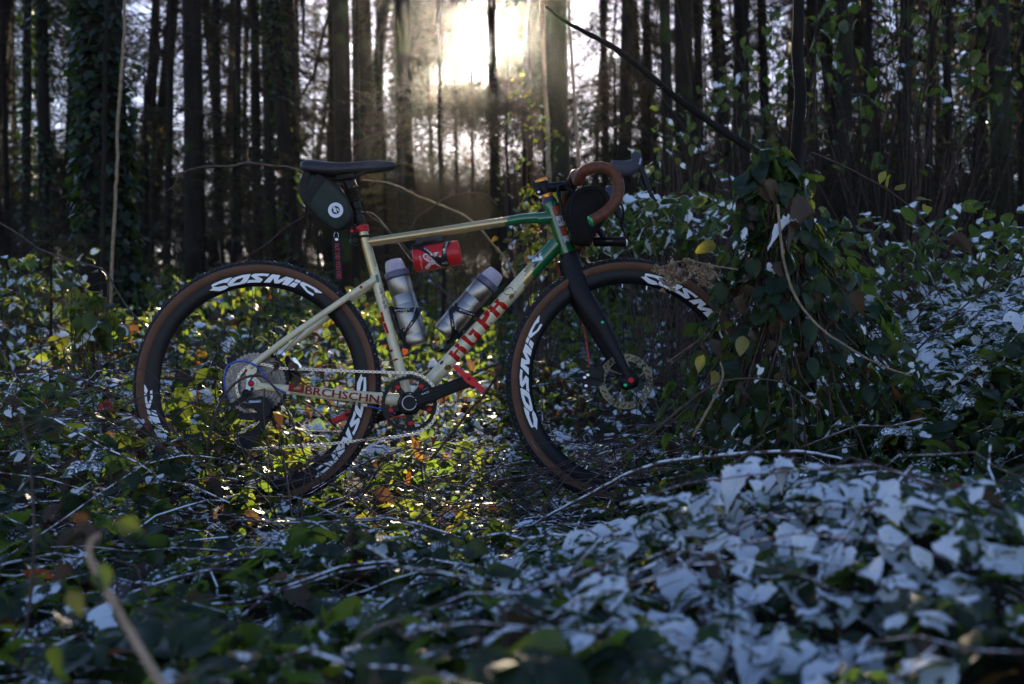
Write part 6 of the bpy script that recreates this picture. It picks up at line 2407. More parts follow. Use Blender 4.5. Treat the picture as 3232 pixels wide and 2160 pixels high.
# shared branch meshes (each tree gets its own object, turned and scaled)
def twig_template(name, seed, **kw):
    V, Q, B, C = twig_system(seed, **kw)
    o = np_mesh(name, V, [Q], M_twig_far)
    me = o.data
    bpy.data.objects.remove(o)
    return me
DEAD = [twig_template('dead_branches', 30 + i, h0=0.7, h1=15, nb=85, lb=2.0, droop=0.30, sub_n=16, sub_l=0.75, r_b=0.013, sub2=2) for i in range(3)]
SPARSE = [twig_template('dead_branches', 35 + i, h0=0.7, h1=15, nb=46, lb=1.9, droop=0.35, sub_n=14, sub_l=0.7, r_b=0.011, sub2=2) for i in range(2)]
BARE = [twig_template('bare_branches', 40 + i, h0=2.2, h1=17, nb=46, lb=4.2, droop=-0.05, sub_n=18, sub_l=1.5, r_b=0.030, flat=False, up=0.55, sub2=3) for i in range(3)]
SHRUB = [twig_template('shrub_twigs', 50 + i, h0=0.0, h1=0.5, nb=24, lb=2.8, droop=0.25, sub_n=14, sub_l=0.7, r_b=0.010, flat=False, up=1.0, sub2=3) for i in range(4)]
SPRUCE = []
for i in range(3):
    V, Q, B, C = twig_system(60 + i, 0.9, 13, 95, 1.9, 0.42, 12, 0.55, 0.012, True, 0.1, 3, 0)
    r = np.random.default_rng(70 + i)
    CC = np.concatenate([C.reshape(-1, 3), B[:, 2:].reshape(-1, 3)])
    pick_ = r.integers(0, len(CC), 9500)
    n_ = len(pick_)
    P = CC[pick_] + r.normal(0, 0.05, (n_, 3))
    R_ = frames(r.uniform(-np.pi, np.pi, n_), r.normal(0.5, 0.4, n_), r.normal(0, 0.5, n_))
    LV, LQ = leaf_cards(P, R_, r.uniform(0.06, 0.16, n_), 1, 0.22)
    o = np_mesh('needle_branches', np.concatenate([V, LV]), [np.concatenate([Q, LQ + len(V)])], [M_twig_far, M_needle], None, {'hue': np.concatenate([np.zeros(len(V)), np.repeat(r.uniform(0, 0.98, n_), 4)])},
                np.concatenate([np.zeros(len(Q), int), np.ones(len(LQ), int)]))
    SPRUCE.append(o.data)
    bpy.data.objects.remove(o)

def ivy_part(parent, pts, rs, h_max, n_, seed, spread=0.06, size=(0.05, 0.10), mat_=None):
    """ivy leaves clothing a trunk: a mass of small leaves that nobody could count"""
    r = np.random.default_rng(seed)
    zmax = min(h_max, pts[-1].z)
    z = r.uniform(0, zmax, n_)
    tz = np.array([p.z for p in pts])
    cx_, cy_, rr_ = np.interp(z, tz, [p.x for p in pts]), np.interp(z, tz, [p.y for p in pts]), np.interp(z, tz, rs)
    a = r.uniform(-np.pi, np.pi, n_)
    keep = vnoise(a * rr_ * 1.2, z * 0.6, 0.35, seed) + 0.25 * vnoise(a * 3, z, 0.12, seed + 1) > -0.22 - 0.3 * (n_ < 1000)
    z, cx_, cy_, rr_, a = z[keep], cx_[keep], cy_[keep], rr_[keep], a[keep]
    n_ = len(z)
    off = rr_ + np.abs(r.normal(0, spread, n_))
    P = np.stack([cx_ + np.cos(a) * off, cy_ + np.sin(a) * off, z], -1)
    R_ = frames(a + r.normal(0, 0.6, n_), r.normal(0.75, 0.4, n_), r.normal(0, 0.4, n_))
    LV, LQ = leaf_cards(P, R_, r.uniform(*size, n_), 1, 0.85)
    o = np_mesh('ivy', LV, [LQ], mat_ or M_ivy, parent, {'hue': np.repeat(r.uniform(0, 0.98, n_), 4)})
    o['kind'] = 'stuff'
    return o

def branches(parent, me, rot, sc, z=0.0):
    o = bpy.data.objects.new('branches', me)
    COL.objects.link(o)
    o.parent = parent
    o.rotation_euler = (0, 0, rot)
    o.scale = (sc[0], sc[0], sc[1])
    o.location = (0, 0, z)
    return o

TREE_N = [0]
def tree(px, wpx, d, label, kind='conifer', lean=0.0, h=None, name='tree', cat='tree', group=None, bark=None, ivy=0, ivy_h=6.0, seg=22, wob=0.04, scale=1.0):
    """px, wpx: where the trunk shows and how wide in the 2346-wide view; d: metres from the camera"""
    TREE_N[0] += 1
    sd = TREE_N[0] * 13
    r = random.Random(sd)
    x, y = (px - 1173) * d / 2436.0, d - 3.0
    z = float(gz(x, y)) if y < 60 else 5.0
    t = empty(name, (x, y, z))
    thing(t, label, cat, group)
    rad_ = wpx * d / 2436.0 / 2
    h = h or (r.uniform(15, 20) if d > 9 else 14)
    tr, pts, rs = trunk_mesh('trunk', h, rad_ * 1.06, rad_ * 0.45, sd, bark or r.choice([M_bark, M_bark_dark]), t, (lean + (r.gauss(0, 0.010) if wpx < 40 and not 1000 < px < 1250 else 0), r.uniform(-0.01, 0.01)), wob=wob, n=16 if d < 15 else 10)
    rot = r.uniform(0, 6.28)
    if kind == 'conifer':
        branches(t, DEAD[sd % 3], rot, (r.uniform(0.8, 1.2) * scale, h / 16))
    elif kind == 'lifted':
        branches(t, DEAD[sd % 3], rot, (0.62, 0.75), 0.27 * (d - 3) + 0.1)
    elif kind == 'sparse':
        branches(t, SPARSE[sd % 2], rot, (r.uniform(0.8, 1.2) * scale, h / 16))
    elif kind == 'spruce':
        branches(t, SPRUCE[sd % 3], rot, (r.uniform(0.9, 1.3) * scale, h / 14))
    elif kind == 'bare':
        branches(t, BARE[sd % 3], rot, (r.uniform(0.7, 1.0) * scale, h / 18))
    if ivy:
        ivy_part(t, pts, rs, ivy_h, ivy, sd, spread=max(0.02, rad_ * 0.16), size=(0.05, 0.10) if d < 10 else (0.06, 0.12))
    return t

# the trunks one can tell apart, left to right
tree(18, 14, 22, 'thin dark trunk at the very edge of the wood beside two ivy stems', 'bare')
tree(62, 22, 16, 'slim ivy-clad trunk, outer one of the ivy pair left of the great ivy trunk', 'none', ivy=800, ivy_h=7)
tree(101, 26, 13, 'slim ivy-clad trunk, inner one of the ivy pair left of the great ivy trunk', 'none', ivy=900, ivy_h=6)
tree(148, 13, 21, 'thin bare trunk just left of the great ivy-covered trunk', 'bare', lean=0.01)
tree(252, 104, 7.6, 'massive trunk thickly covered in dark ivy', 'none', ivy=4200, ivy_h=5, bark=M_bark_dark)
tree(346, 11, 18, 'very thin trunk beside the bright gap right of the great ivy trunk', 'bare')
tree(377, 17, 16, 'thin straight trunk, second right of the great ivy trunk', 'conifer')
tree(417, 11, 21, 'very thin trunk just left of a broad dark conifer', 'conifer')
tree(447, 46, 12, 'broad straight dark conifer trunk between the great ivy trunk and the saddle', 'conifer')
tree(506, 20, 19, 'thin dark trunk right of the broad conifer, above the rear wheel', 'spruce')
tree(545, 15, 15, 'thin trunk leaning slightly, above the left side of the rear wheel', 'none', lean=-0.03)
tree(593, 22, 16, 'straight trunk, left one of a close pair behind the saddle bag', 'conifer')
tree(622, 25, 15, 'straight trunk, right one of a close pair behind the saddle bag', 'conifer')
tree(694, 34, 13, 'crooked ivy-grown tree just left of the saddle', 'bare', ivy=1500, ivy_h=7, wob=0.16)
tree(748, 15, 20, 'thin trunk leaning right, just left of the dark twin trunks', 'bare', lean=0.05)
tree(790, 40, 11, 'dark straight trunk rising right behind the saddle', 'none', bark=M_bark_dark)
tree(815, 17, 13, 'thinner twin pressed against the dark trunk behind the saddle', 'none', bark=M_bark_dark)
tree(872, 20, 21, 'young dark spruce right of the saddle nose', 'lifted')
tree(936, 40, 16, 'tall conifer with a mossy edge, halfway between saddle and sun', 'lifted', bark=M_bark_moss)
tree(1012, 12, 25, 'thin conifer trunk just left of the sun', 'lifted')
tree(1047, 9, 28, 'very thin trunk at the left rim of the sun glare', 'none')
tree(1090, 9, 26, 'thin trunk crossing the middle of the sun glare', 'none')
tree(1140, 25, 20, 'slim straight trunk standing in front of the sun', 'none')
tree(1207, 20, 27, 'thin conifer at the right rim of the sun glare', 'spruce', scale=0.5)
tree(1284, 62, 10.5, 'big trunk with mossy side behind the handlebar stem', 'none', bark=M_bark_moss)
tree(1386, 20, 24, 'thin conifer right of the big mossy trunk, above the drop bar', 'spruce')
tree(1425, 30, 17, 'dark conifer trunk above the brake lever', 'conifer')
tree(1472, 18, 22, 'thin trunk in the gap right of the brake lever', 'spruce')
tree(1534, 27, 14, 'straight trunk, left one beside a broad pale trunk, crossed by the long branch', 'none')
tree(1577, 46, 16, 'broad grey-brown trunk behind the long diagonal branch', 'none')
tree(1612, 18, 19, 'thin trunk close to the right side of the broad grey-brown trunk', 'bare', lean=-0.02)
tree(1657, 20, 22, 'thin trunk with green leaves round it, left of a broad dark trunk', 'bare', ivy=500)
tree(1705, 40, 17, 'broad dark trunk left of the near sapling', 'none', bark=M_bark_dark)
tree(1766, 24, 19, 'dark trunk just left of the near sapling', 'bare')
tree(1928, 36, 12, 'broad dark trunk right of the near sapling', 'none')
tree(1968, 17, 15, 'thin trunk, second right of the near sapling', 'bare')
tree(2066, 34, 14, 'dark trunk midway between sapling and mossy trunk', 'bare')
tree(2122, 20, 18, 'thin trunk right of the midway dark trunk, in the brown thicket', 'bare')
tree(2183, 20, 17, 'thin upright trunk in the brown thicket near the mossy trunk', 'bare')
tree(2228, 17, 19, 'thin trunk just left of the mossy trunk', 'bare')
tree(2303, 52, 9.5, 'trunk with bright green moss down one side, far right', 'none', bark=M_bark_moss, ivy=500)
tree(2338, 22, 15, 'dark trunk at the edge right of the mossy trunk', 'bare')
# trees farther back, alike
rr = random.Random(77)
placed = []
for i in range(400):
    if len(placed) >= 72:
        break
    d = rr.choice([rr.uniform(19, 30), rr.uniform(28, 48), rr.uniform(40, 70)])
    px = rr.uniform(-120, 2470)
    wpx = rr.uniform(0.16, 0.42) * 2436 / d
    if 1030 < px < 1215 and d < 60 and rr.random() < 0.9:
        continue
    if 1050 < px < 1195:
        continue
    x0_ = (px - 1173) * d / 2436.0 + 0.0227 * (d - 3)
    if -2.3 < x0_ < 0.0 and rr.random() < 0.85:
        continue
    if any(abs(px - p) < 9 for p in placed):
        continue
    placed.append(px)
    kind = rr.choice(['conifer', 'conifer', 'spruce', 'bare', 'spruce']) if not 930 < px < 1225 else 'none'
    if -4.2 < x0_ < 1.4:
        kind = 'none'
    tree(px, wpx, d, 'thin dark tree far back in the wood', kind, name='tree', group='trees far back in the wood', lean=rr.gauss(0, 0.045), wob=0.12)
# (shrub bodies follow)
# the mass of twigs and evergreen sprays deep in the wood: one far-off tangle
g_w = np.random.default_rng(8)
n_c = 900
cx_ = g_w.uniform(-48, 48, n_c)
cy_ = g_w.uniform(26, 72, n_c)
cz_ = gz(cx_, cy_) + g_w.uniform(0, 1, n_c) ** 1.1 * 15
k = np.abs(cx_) < (cy_ + 3) * 0.4815 + 3
cx_, cy_, cz_ = cx_[k], cy_[k], cz_[k]
per = 170
P = np.repeat(np.stack([cx_, cy_, cz_], -1), per, 0)
sz_ = np.repeat(g_w.uniform(0.6, 1.9, len(cx_)), per)
P = P + g_w.normal(0, 1, P.shape) * sz_[:, None] * np.array([1.0, 0.7, 0.75])
ne = 17000  # extra sprays added to keep the sun off the foreground
de = g_w.uniform(38, 62, ne)
pe, qe = g_w.uniform(860, 1270, ne), 784 - 800 * g_w.uniform(0.10, 1, ne) ** 0.7
lump_ = vnoise(pe * 0.02, qe * 0.02, 0.9, 3) > -0.35
pe2, qe2, de2 = g_w.uniform(905, 1275, 52000), g_w.uniform(-20, 250, 52000), g_w.uniform(36, 60, 52000)  # dense sprays added round the sun to narrow its glow
el = ((pe2 - 1122) / 54) ** 2 + ((qe2 - 82) / 64) ** 2 + 0.5 * vnoise(pe2, qe2, 26, 6)
k = el > 1.0
pe, qe, de, lump_ = np.concatenate([pe, pe2[k]]), np.concatenate([qe, qe2[k]]), np.concatenate([de, de2[k]]), np.concatenate([lump_, np.ones(k.sum(), bool)])
pe3, qe3, de3 = g_w.uniform(1790, 2420, 16000), g_w.uniform(-20, 620, 16000), g_w.uniform(18, 44, 16000)
pe4, qe4, de4 = g_w.uniform(-60, 780, 10000), g_w.uniform(300, 640, 10000), g_w.uniform(22, 48, 10000)
pe5, qe5, de5 = g_w.uniform(1290, 1800, 8000), g_w.uniform(230, 620, 8000), g_w.uniform(22, 44, 8000)
pe, qe, de = np.concatenate([pe, pe3, pe4, pe5]), np.concatenate([qe, qe3, qe4, qe5]), np.concatenate([de, de3, de4, de5])
lump_ = np.concatenate([lump_, vnoise(pe3, qe3, 60, 9) > -0.25, vnoise(pe4, qe4, 50, 10) > -0.2, vnoise(pe5, qe5, 50, 12) > -0.2])
P = np.concatenate([P, np.stack([(pe - 1173) / 2436 * de, de - 3, 0.45 + (784 - qe) / 2436 * de], -1)[lump_]])
s_ = (P[:, 2] - 0.3) / math.tan(SUN_EL)
x0_, y0_ = P[:, 0] + 0.0227 * s_, P[:, 1] - s_
d_ = P[:, 1] + 3
ipx, ipy = 1173 + P[:, 0] / d_ * 2436, 784 - (P[:, 2] - 0.45) / d_ * 2436
drop = ((x0_ > -2.8) & (x0_ < 0.3) & (y0_ > -0.35) & (y0_ < 4.6) & (g_w.uniform(size=len(P)) < 0.994)) | ((((ipx - 1122) / 60) ** 2 + ((ipy - 80) / 62) ** 2 < g_w.uniform(0.5, 1.25, len(P))) & (g_w.uniform(size=len(P)) < 0.97))
P = P[~drop]
n_ = len(P)
LV, LQ = leaf_cards(P, frames(g_w.uniform(-np.pi, np.pi, n_), g_w.normal(0.35, 0.6, n_), g_w.uniform(-1.5, 1.5, n_)), g_w.uniform(0.15, 0.55, n_), 1, 0.16)
np_mesh('far_wood', LV, [LQ], M_needle, None, {'hue': np.repeat(g_w.uniform(0, 0.98, n_), 4)})['kind'] = 'stuff'
# woody shrubs and dead lower twigs between the trunks
def shrub(px, d, label, s, k, group=None):
    x, y = (px - 1173) * d / 2436.0, d - 3.0
    t = empty('shrub', (x, y, float(gz(x, y))))
    thing(t, label, 'shrub', group)
    o = bpy.data.objects.new('twigs', SHRUB[k % 4])
    COL.objects.link(o)
    o.parent = t
    o.rotation_euler = (0, 0, k * 1.7)
    o.scale = (s, s, s)
    return t
def col_limit(px, d, s_):
    """a shrub keeps clear of the strip of open sky through which the low sun reaches the ground by the bicycle"""
    x, y = (px - 1173) * d / 2436.0, d - 3.0
    off = abs(x - (-0.95 - 0.0227 * y)) - 1.25
    return min(s_, max(off / 2.7, 0.24 * max(d - 6.5, 0.0) / 3.3))
rr = random.Random(5)
for i in range(38):
    d = rr.uniform(7.5, 20)
    px = rr.uniform(-60, 2420)
    s_ = col_limit(px, d, rr.uniform(0.6, 1.25))
    if s_ < 0.25:
        continue
    shrub(px, d, 'bare twiggy brown shrub among the trunks', s_, i, 'bare shrubs among the trunks')
for i in range(12):
    shrub(rr.uniform(1880, 2420), rr.uniform(6.5, 12), 'bare twiggy brown shrub among the trunks', rr.uniform(0.6, 1.1), i + 300, 'bare shrubs among the trunks')
understorey = empty('understorey', (0, 15, float(gz(0, 15))))
understorey['kind'] = 'stuff'
def shrub_far(px, d, s_, k):
    x, y = (px - 1173) * d / 2436.0, d - 3.0
    o = bpy.data.objects.new('bush_twigs', SHRUB[k % 4])
    COL.objects.link(o)
    o.parent = understorey
    o.location = Vector((x, y, float(gz(x, y)))) - understorey.location
    o.rotation_euler = (0, 0, k * 1.7)
    o.scale = (s_, s_, s_)
for i in range(84):
    d = rr.uniform(17, 46)
    px = rr.uniform(-100, 2440)
    s_ = col_limit(px, d, rr.uniform(1.3, 3.2))
    shrub_far(px, d, s_, i + 40)
for i in range(26):
    d = rr.uniform(15, 42)
    px = rr.uniform(840, 1260)
    shrub_far(px, d, min(3.0, 0.25 * (d - 6.0) / 3.0), i + 140)

# young spruces, dark to the ground
def young_spruce(px, d, h, label, k):
    x, y = (px - 1173) * d / 2436.0, d - 3.0
    t = empty('spruce', (x, y, float(gz(x, y))))
    thing(t, label, 'spruce')
    trunk_mesh('trunk', h, 0.05, 0.012, k + 700, M_bark_dark, t, n=8, k_=10)
    branches(t, SPRUCE[k % 3], k * 2.1, (0.5 * h / 3.0, h / 14.5), -0.06 * h)
for k, a_ in enumerate([(885, 14, 2.4, 'low dark young spruce right of the saddle nose'), (532, 12, 2.9, 'young dark spruce between the broad conifer and the saddle bag'), (1405, 13, 3.2, 'young dark spruce above the brown bar tape'),
                        (1490, 18, 4.4, 'taller dark spruce right of the brake lever'), (330, 14, 3.2, 'young dark spruce at the right foot of the great ivy trunk'), (2010, 11, 2.8, 'young dark spruce in the brown thicket right of the sapling'),
                        (1640, 15, 3.6, 'young dark spruce left of the broad dark trunk behind the clump')]):
    young_spruce(*a_, k)
# ================================================================== PLANTS ONE CAN TELL APART
def twig(name, label, cat, pts, r, m, parent=None, n=8, k=28, knots=0.0, side=None, seed=1, jit=0.0):
    """one branch / cane / stem along world points; r = list of radii; side = list of (t, points) side shoots"""
    rr_ = random.Random(seed)
    P = curve_pts(pts, k)
    if jit:
        P = [p + Vector((rr_.uniform(-jit, jit), rr_.uniform(-jit, jit), rr_.uniform(-jit, jit))) for p in P]
    rs = lerp_list(r if hasattr(r, '__len__') else [r, r], k + 1)
    if knots:
        rs = [q * (1 + (knots if rr_.random() < 0.15 else rr_.uniform(-0.06, 0.06))) for q in rs]
    mb_ = MB()
    mb_.tube(P, rs, n=n)
    base = P[0].copy()
    mb_.v = [tuple(Vector(v) - base) for v in mb_.v]
    o = mb_.build(name, m, None, angle=80)
    o.location = base
    if label:
        thing(o, label, cat)
    for pts2, r2 in (side or []):
        m2 = MB()
        m2.tube(curve_pts([p - base for p in pts2], 8), lerp_list([r2, r2 * 0.6], 9), n=6)
        m2.build('side_shoot', m, o, angle=80)
    return o

def one_leaf(parent, p, az, pitch, roll, size, tmpl_cover, mats, hue=0.3, name='leaf', seed=None, kit=None):
    kit = kit or kit_hi
    ids = np.where(kit.covers == min(kit.covers, key=lambda c: abs(c - tmpl_cover)))[0]
    t = int(ids[(seed if seed is not None else int(abs(p.x * 977 + p.z * 613))) % len(ids)])
    V, Fq, m_, c_, rim_ = kit.T[t]
    R_ = frames(np.array([az]), np.array([pitch]), np.array([roll]))[0]
    v = V @ (R_ * size).T
    loc = Vector(p) - (parent.location if parent else Vector())
    o = np_mesh(name, v, [Fq], mats, None, {'hue': np.full(len(v), hue), 'frost': np.full(len(v), 0.38 if c_ > 0 else 0.2), 'rim': rim_}, m_, smooth=True)
    o.location = loc
    if parent:
        o.parent = parent
    return o
LM = [M_leaf, M_snow]

# --- sapling and the leafy clump at its foot
cx0, cy0 = 0.765, -0.12
D_S = 2.88
sap_pts = [WP(1852, 900, D_S), WP(1845, 760, D_S), WP(1832, 560, D_S), WP(1823, 400, D_S), WP(1828, 300, D_S), WP(1834, 215, D_S), WP(1827, 120, D_S), WP(1830, 0, D_S), WP(1826, -400, D_S), WP(1815, -1000, D_S)]
sap = empty('sapling', sap_pts[0])
thing(sap, 'slim dark upright sapling rising out of the leafy bramble clump', 'sapling')
mb_ = MB()
mb_.tube(curve_pts([p - sap_pts[0] for p in sap_pts], 60), lerp_list([0.022, 0.0185, 0.0165, 0.0158, 0.0165, 0.0158, 0.0150, 0.013, 0.009], 61), n=16)
mb_.build('trunk', M_bark_dark, sap, angle=80)
rr = random.Random(3)
for i in range(7):
    z = 1.55 + i * 0.22
    a = rr.uniform(0, 6.28)
    p0 = Vector((-0.02, 0, z))
    q = [p0, p0 + Vector((math.cos(a) * 0.25, math.sin(a) * 0.25, 0.18)), p0 + Vector((math.cos(a) * 0.55, math.sin(a) * 0.55, 0.42))]
    mb_ = MB()
    mb_.tube(curve_pts(q, 8), lerp_list([0.006, 0.002], 9), n=6)
    mb_.build('branch', M_bark_dark, sap, angle=80)

clump = empty('bramble_clump', (cx0, cy0, float(gz(cx0, cy0))))
thing(clump, 'tall cone-shaped bramble clump of dark drooping leaves round the sapling, hiding the front wheel', 'bramble')
g_c = np.random.default_rng(21)
def cone_r(z):
    return np.interp(z, [0.10, 0.30, 0.45, 0.60, 0.75, 0.88, 0.96], [0.42, 0.35, 0.275, 0.20, 0.14, 0.09, 0.04])
def cone_c(z):
    return np.interp(z, [0.1, 0.5, 0.95], [cx0 + 0.03, cx0 + 0.0, cx0 - 0.06])
n_cl = 680
z = 0.12 + 0.86 * g_c.uniform(0, 1, n_cl) ** 1.25
th = g_c.uniform(-np.pi, np.pi, n_cl)
th = np.where(g_c.uniform(size=n_cl) < 0.5, g_c.uniform(-np.pi, 0, n_cl), th)      # more of them on the open side
rr_c = cone_r(z) * g_c.uniform(0.45, 1.1, n_cl)
pos = np.stack([cone_c(z) + np.cos(th) * rr_c, cy0 + np.sin(th) * rr_c * 0.75, z], -1)
cl = dict(pos=pos, R=frames(th + g_c.normal(0, 0.6, n_cl), np.clip(g_c.normal(0.85, 0.35, n_cl), -0.1, 1.5), g_c.normal(0, 0.45, n_cl)),
          size=g_c.uniform(0.034, 0.074, n_cl), cov=g_c.normal(-0.12, 0.24, n_cl), hue=g_c.uniform(0, 0.62, n_cl), frost=np.where(g_c.uniform(size=n_cl) < 0.5, 0.34, 0.0))
front = np.where((pos[:, 1] < cy0 + 0.05))[0]
lead = front[np.argsort(-cl['size'][front])][:105]
others = np.setdiff1d(np.arange(n_cl), lead)
tm = kit_hi.choose(cl['cov'])
for i in lead:
    V, Fq, m_, c_, rim_ = kit_hi.T[int(tm[i])]
    o = np_mesh('leaf', V @ (cl['R'][i] * cl['size'][i]).T, [Fq], LM, clump, {'hue': np.full(len(V), cl['hue'][i]), 'frost': np.full(len(V), cl['frost'][i]), 'rim': rim_}, m_, smooth=True)
    o.location = Vector(pos[i]) - clump.location
o = scatter('inner_leaves', kit_hi, pos[others] - np.array(clump.location), cl['R'][others], cl['size'][others], tm[others], cl['hue'][others], cl['frost'][others], LM, clump)
o['kind'] = 'stuff'
# leaves and stems spilling from the clump over the lower front wheel
n_k = 420
xk = g_c.uniform(0.22, 1.05, n_k)
yk = g_c.uniform(-0.42, -0.10, n_k)
hk = np.interp(xk, [0.22, 0.32, 0.45, 0.58, 0.72, 0.90, 1.05], [0.05, 0.09, 0.16, 0.28, 0.40, 0.45, 0.45])
zk = gz(xk, yk) * 0.3 + hk * g_c.uniform(0, 1, n_k) ** 0.8
pk_ = np.stack([xk, yk, zk], -1)
o = scatter('spilling_leaves', kit_hi, pk_ - np.array(clump.location), frames(g_c.uniform(-np.pi, np.pi, n_k), g_c.normal(0.6, 0.45, n_k), g_c.normal(0, 0.5, n_k)), g_c.uniform(0.030, 0.062, n_k),
            kit_hi.choose(g_c.normal(0.12, 0.25, n_k)), np.where(g_c.uniform(size=n_k) < 0.12, g_c.uniform(0.8, 0.96, n_k), g_c.uniform(0, 0.7, n_k)), np.where(g_c.uniform(size=n_k) < 0.5, 0.4, 0.0), LM, clump)
o['kind'] = 'stuff'
# limp stems hanging down the clump
nh = 150
zt = g_c.uniform(0.55, 0.97, nh)
a0 = np.where(g_c.uniform(size=nh) < 0.65, g_c.uniform(-np.pi, -0.1, nh), g_c.uniform(-np.pi, np.pi, nh))
kk = 8
t = np.linspace(0, 1, kk)[None, :]
zb = np.maximum(zt - g_c.uniform(0.3, 0.75, nh), 0.08)
Zs = zt[:, None] + (zb - zt)[:, None] * t
rads = np.stack([cone_r(Zs[i]) for i in range(nh)]) * (0.55 + 0.55 * g_c.uniform(size=(nh, 1))) * (0.35 + 0.65 * t)
an = a0[:, None] + g_c.normal(0, 0.25, (nh, 1)) * t
paths = np.stack([np.stack([cone_c(Zs[i]) for i in range(nh)]) + np.cos(an) * rads, cy0 + np.sin(an) * rads * 0.8, Zs], -1) + g_c.normal(0, 0.009, (nh, kk, 3))
V, Q = tubes_mesh(paths, g_c.uniform(0.0012, 0.0034, nh)[:, None] * np.linspace(1, 0.7, kk)[None], 5)
o = np_mesh('hanging_stems', V - np.array(clump.location), [Q], M_cane_bare, clump, smooth=True)
o['kind'] = 'stuff'
# withered strap-like leaves hanging on the left flank
n_w = 46
zw = g_c.uniform(0.35, 0.9, n_w)
aw = g_c.uniform(-np.pi, -1.2, n_w)
pw = np.stack([cone_c(zw) + np.cos(aw) * cone_r(zw) * 0.9, cy0 + np.sin(aw) * cone_r(zw) * 0.7, zw], -1)
o = scatter('withered_leaves', kit_curl, pw - np.array(clump.location), frames(aw + g_c.normal(0, 0.5, n_w), g_c.normal(1.3, 0.2, n_w), g_c.normal(0, 0.9, n_w)), g_c.uniform(0.030, 0.065, n_w),
            kit_curl.choose(np.zeros(n_w)), g_c.uniform(0, 0.98, n_w), np.zeros(n_w), [M_dead, M_snow], clump)
o['kind'] = 'stuff'

# big curled dead leaf on the clump, and the pale leaf under it
dlf = one_leaf(None, WP(1868, 490, 2.72), rad(190), rad(22), rad(35), 0.125, 0.35, [M_dead, M_snow], 0.15, 'dead_leaf', 2, kit_curl)
thing(dlf, 'large curled brown dead leaf caught on the clump beside the sapling', 'dead leaf')
dlf2 = one_leaf(None, WP(1835, 530, 2.70), rad(182), rad(4), rad(-20), 0.085, 0.9, [M_dead, M_snow], 0.7, 'dead_leaf', 4, kit_curl)
thing(dlf2, 'pale snow-covered leaf just below the large curled brown one', 'dead leaf')
dlf3 = one_leaf(None, WP(1965, 665, 2.62), rad(250), rad(70), rad(25), 0.060, 0.0, [M_dead, M_snow], 0.3, 'dead_leaf', 7, kit_curl)
thing(dlf3, 'shrivelled ribbed brown leaf hanging below and right of the clump', 'dead leaf')
dlf4 = one_leaf(None, WP(2180, 540, 3.25), rad(20), rad(25), rad(-40), 0.075, 0.35, [M_dead, M_snow], 0.5, 'dead_leaf', 9, kit_curl)
thing(dlf4, 'curled brown leaf with a snowy edge on the bank farthest from the bicycle', 'dead leaf')
tl = one_leaf(None, WP(1742, 345, 2.76), rad(10), rad(-3), rad(5), 0.048, 0.92, LM, 0.4, 'bramble_leaf', 3)
thing(tl, 'small flat snow-topped leaf where the long diagonal branch meets the clump', 'leaf')

twig('branch', 'long bare diagonal branch reaching up-left from the bramble clump', 'branch',
     [WP(1735, 350, 2.85), WP(1660, 303, 2.84), WP(1560, 232, 2.83), WP(1480, 166, 2.82), WP(1410, 112, 2.81), WP(1345, 76, 2.80), WP(1300, 52, 2.80), WP(1249, 14, 2.79)],
     [0.0105, 0.0098, 0.0088, 0.0085, 0.0075, 0.0060, 0.0045, 0.0034], M_bark_dark, n=10, k=48, knots=0.16, seed=4, jit=0.0007,
     side=[([WP(1386, 98, 2.81), WP(1382, 88, 2.81), WP(1378, 76, 2.81)], 0.003), ([WP(1520, 198, 2.82), WP(1512, 204, 2.81), WP(1506, 203, 2.81)], 0.0028)])
twig('cane', 'pale thin cane hanging from the clump and curving down to the right', 'cane',
     [WP(1782, 470, 2.68), WP(1790, 560, 2.64), WP(1802, 625, 2.62), WP(1828, 690, 2.60), WP(1880, 752, 2.56), WP(1950, 800, 2.52), WP(2020, 838, 2.48), WP(2088, 862, 2.46)],
     [0.0036, 0.0034, 0.0030, 0.0026, 0.0018], M_straw, n=8, k=40, knots=0.1, seed=6, jit=0.0006)
t_ = twig('cane', 'dark leafy cane arching right from the sapling towards the brown thicket', 'cane',
     [WP(1860, 350, 2.9), WP(1900, 366, 2.95), WP(1960, 395, 3.0), WP(2040, 440, 3.05), WP(2100, 490, 3.1), WP(2160, 560, 3.15), WP(2200, 600, 3.2)], [0.0030, 0.0026, 0.0018], M_cane_bare, n=7, k=30, seed=8, jit=0.0006)
for k_, (a_, b_, hue_, pit) in enumerate([(2040, 400, 0.87, 1.1), (2058, 425, 0.87, 0.4), (2100, 455, 0.86, 0.1), (2120, 470, 0.5, 0.3), (2028, 392, 0.87, 0.9)]):
    one_leaf(t_, WP(a_, b_, 3.04), rad(200 + 70 * k_), pit, 0.3, 0.040, 0.0, [M_yellow, M_snow], 0.2, 'leaf', k_)

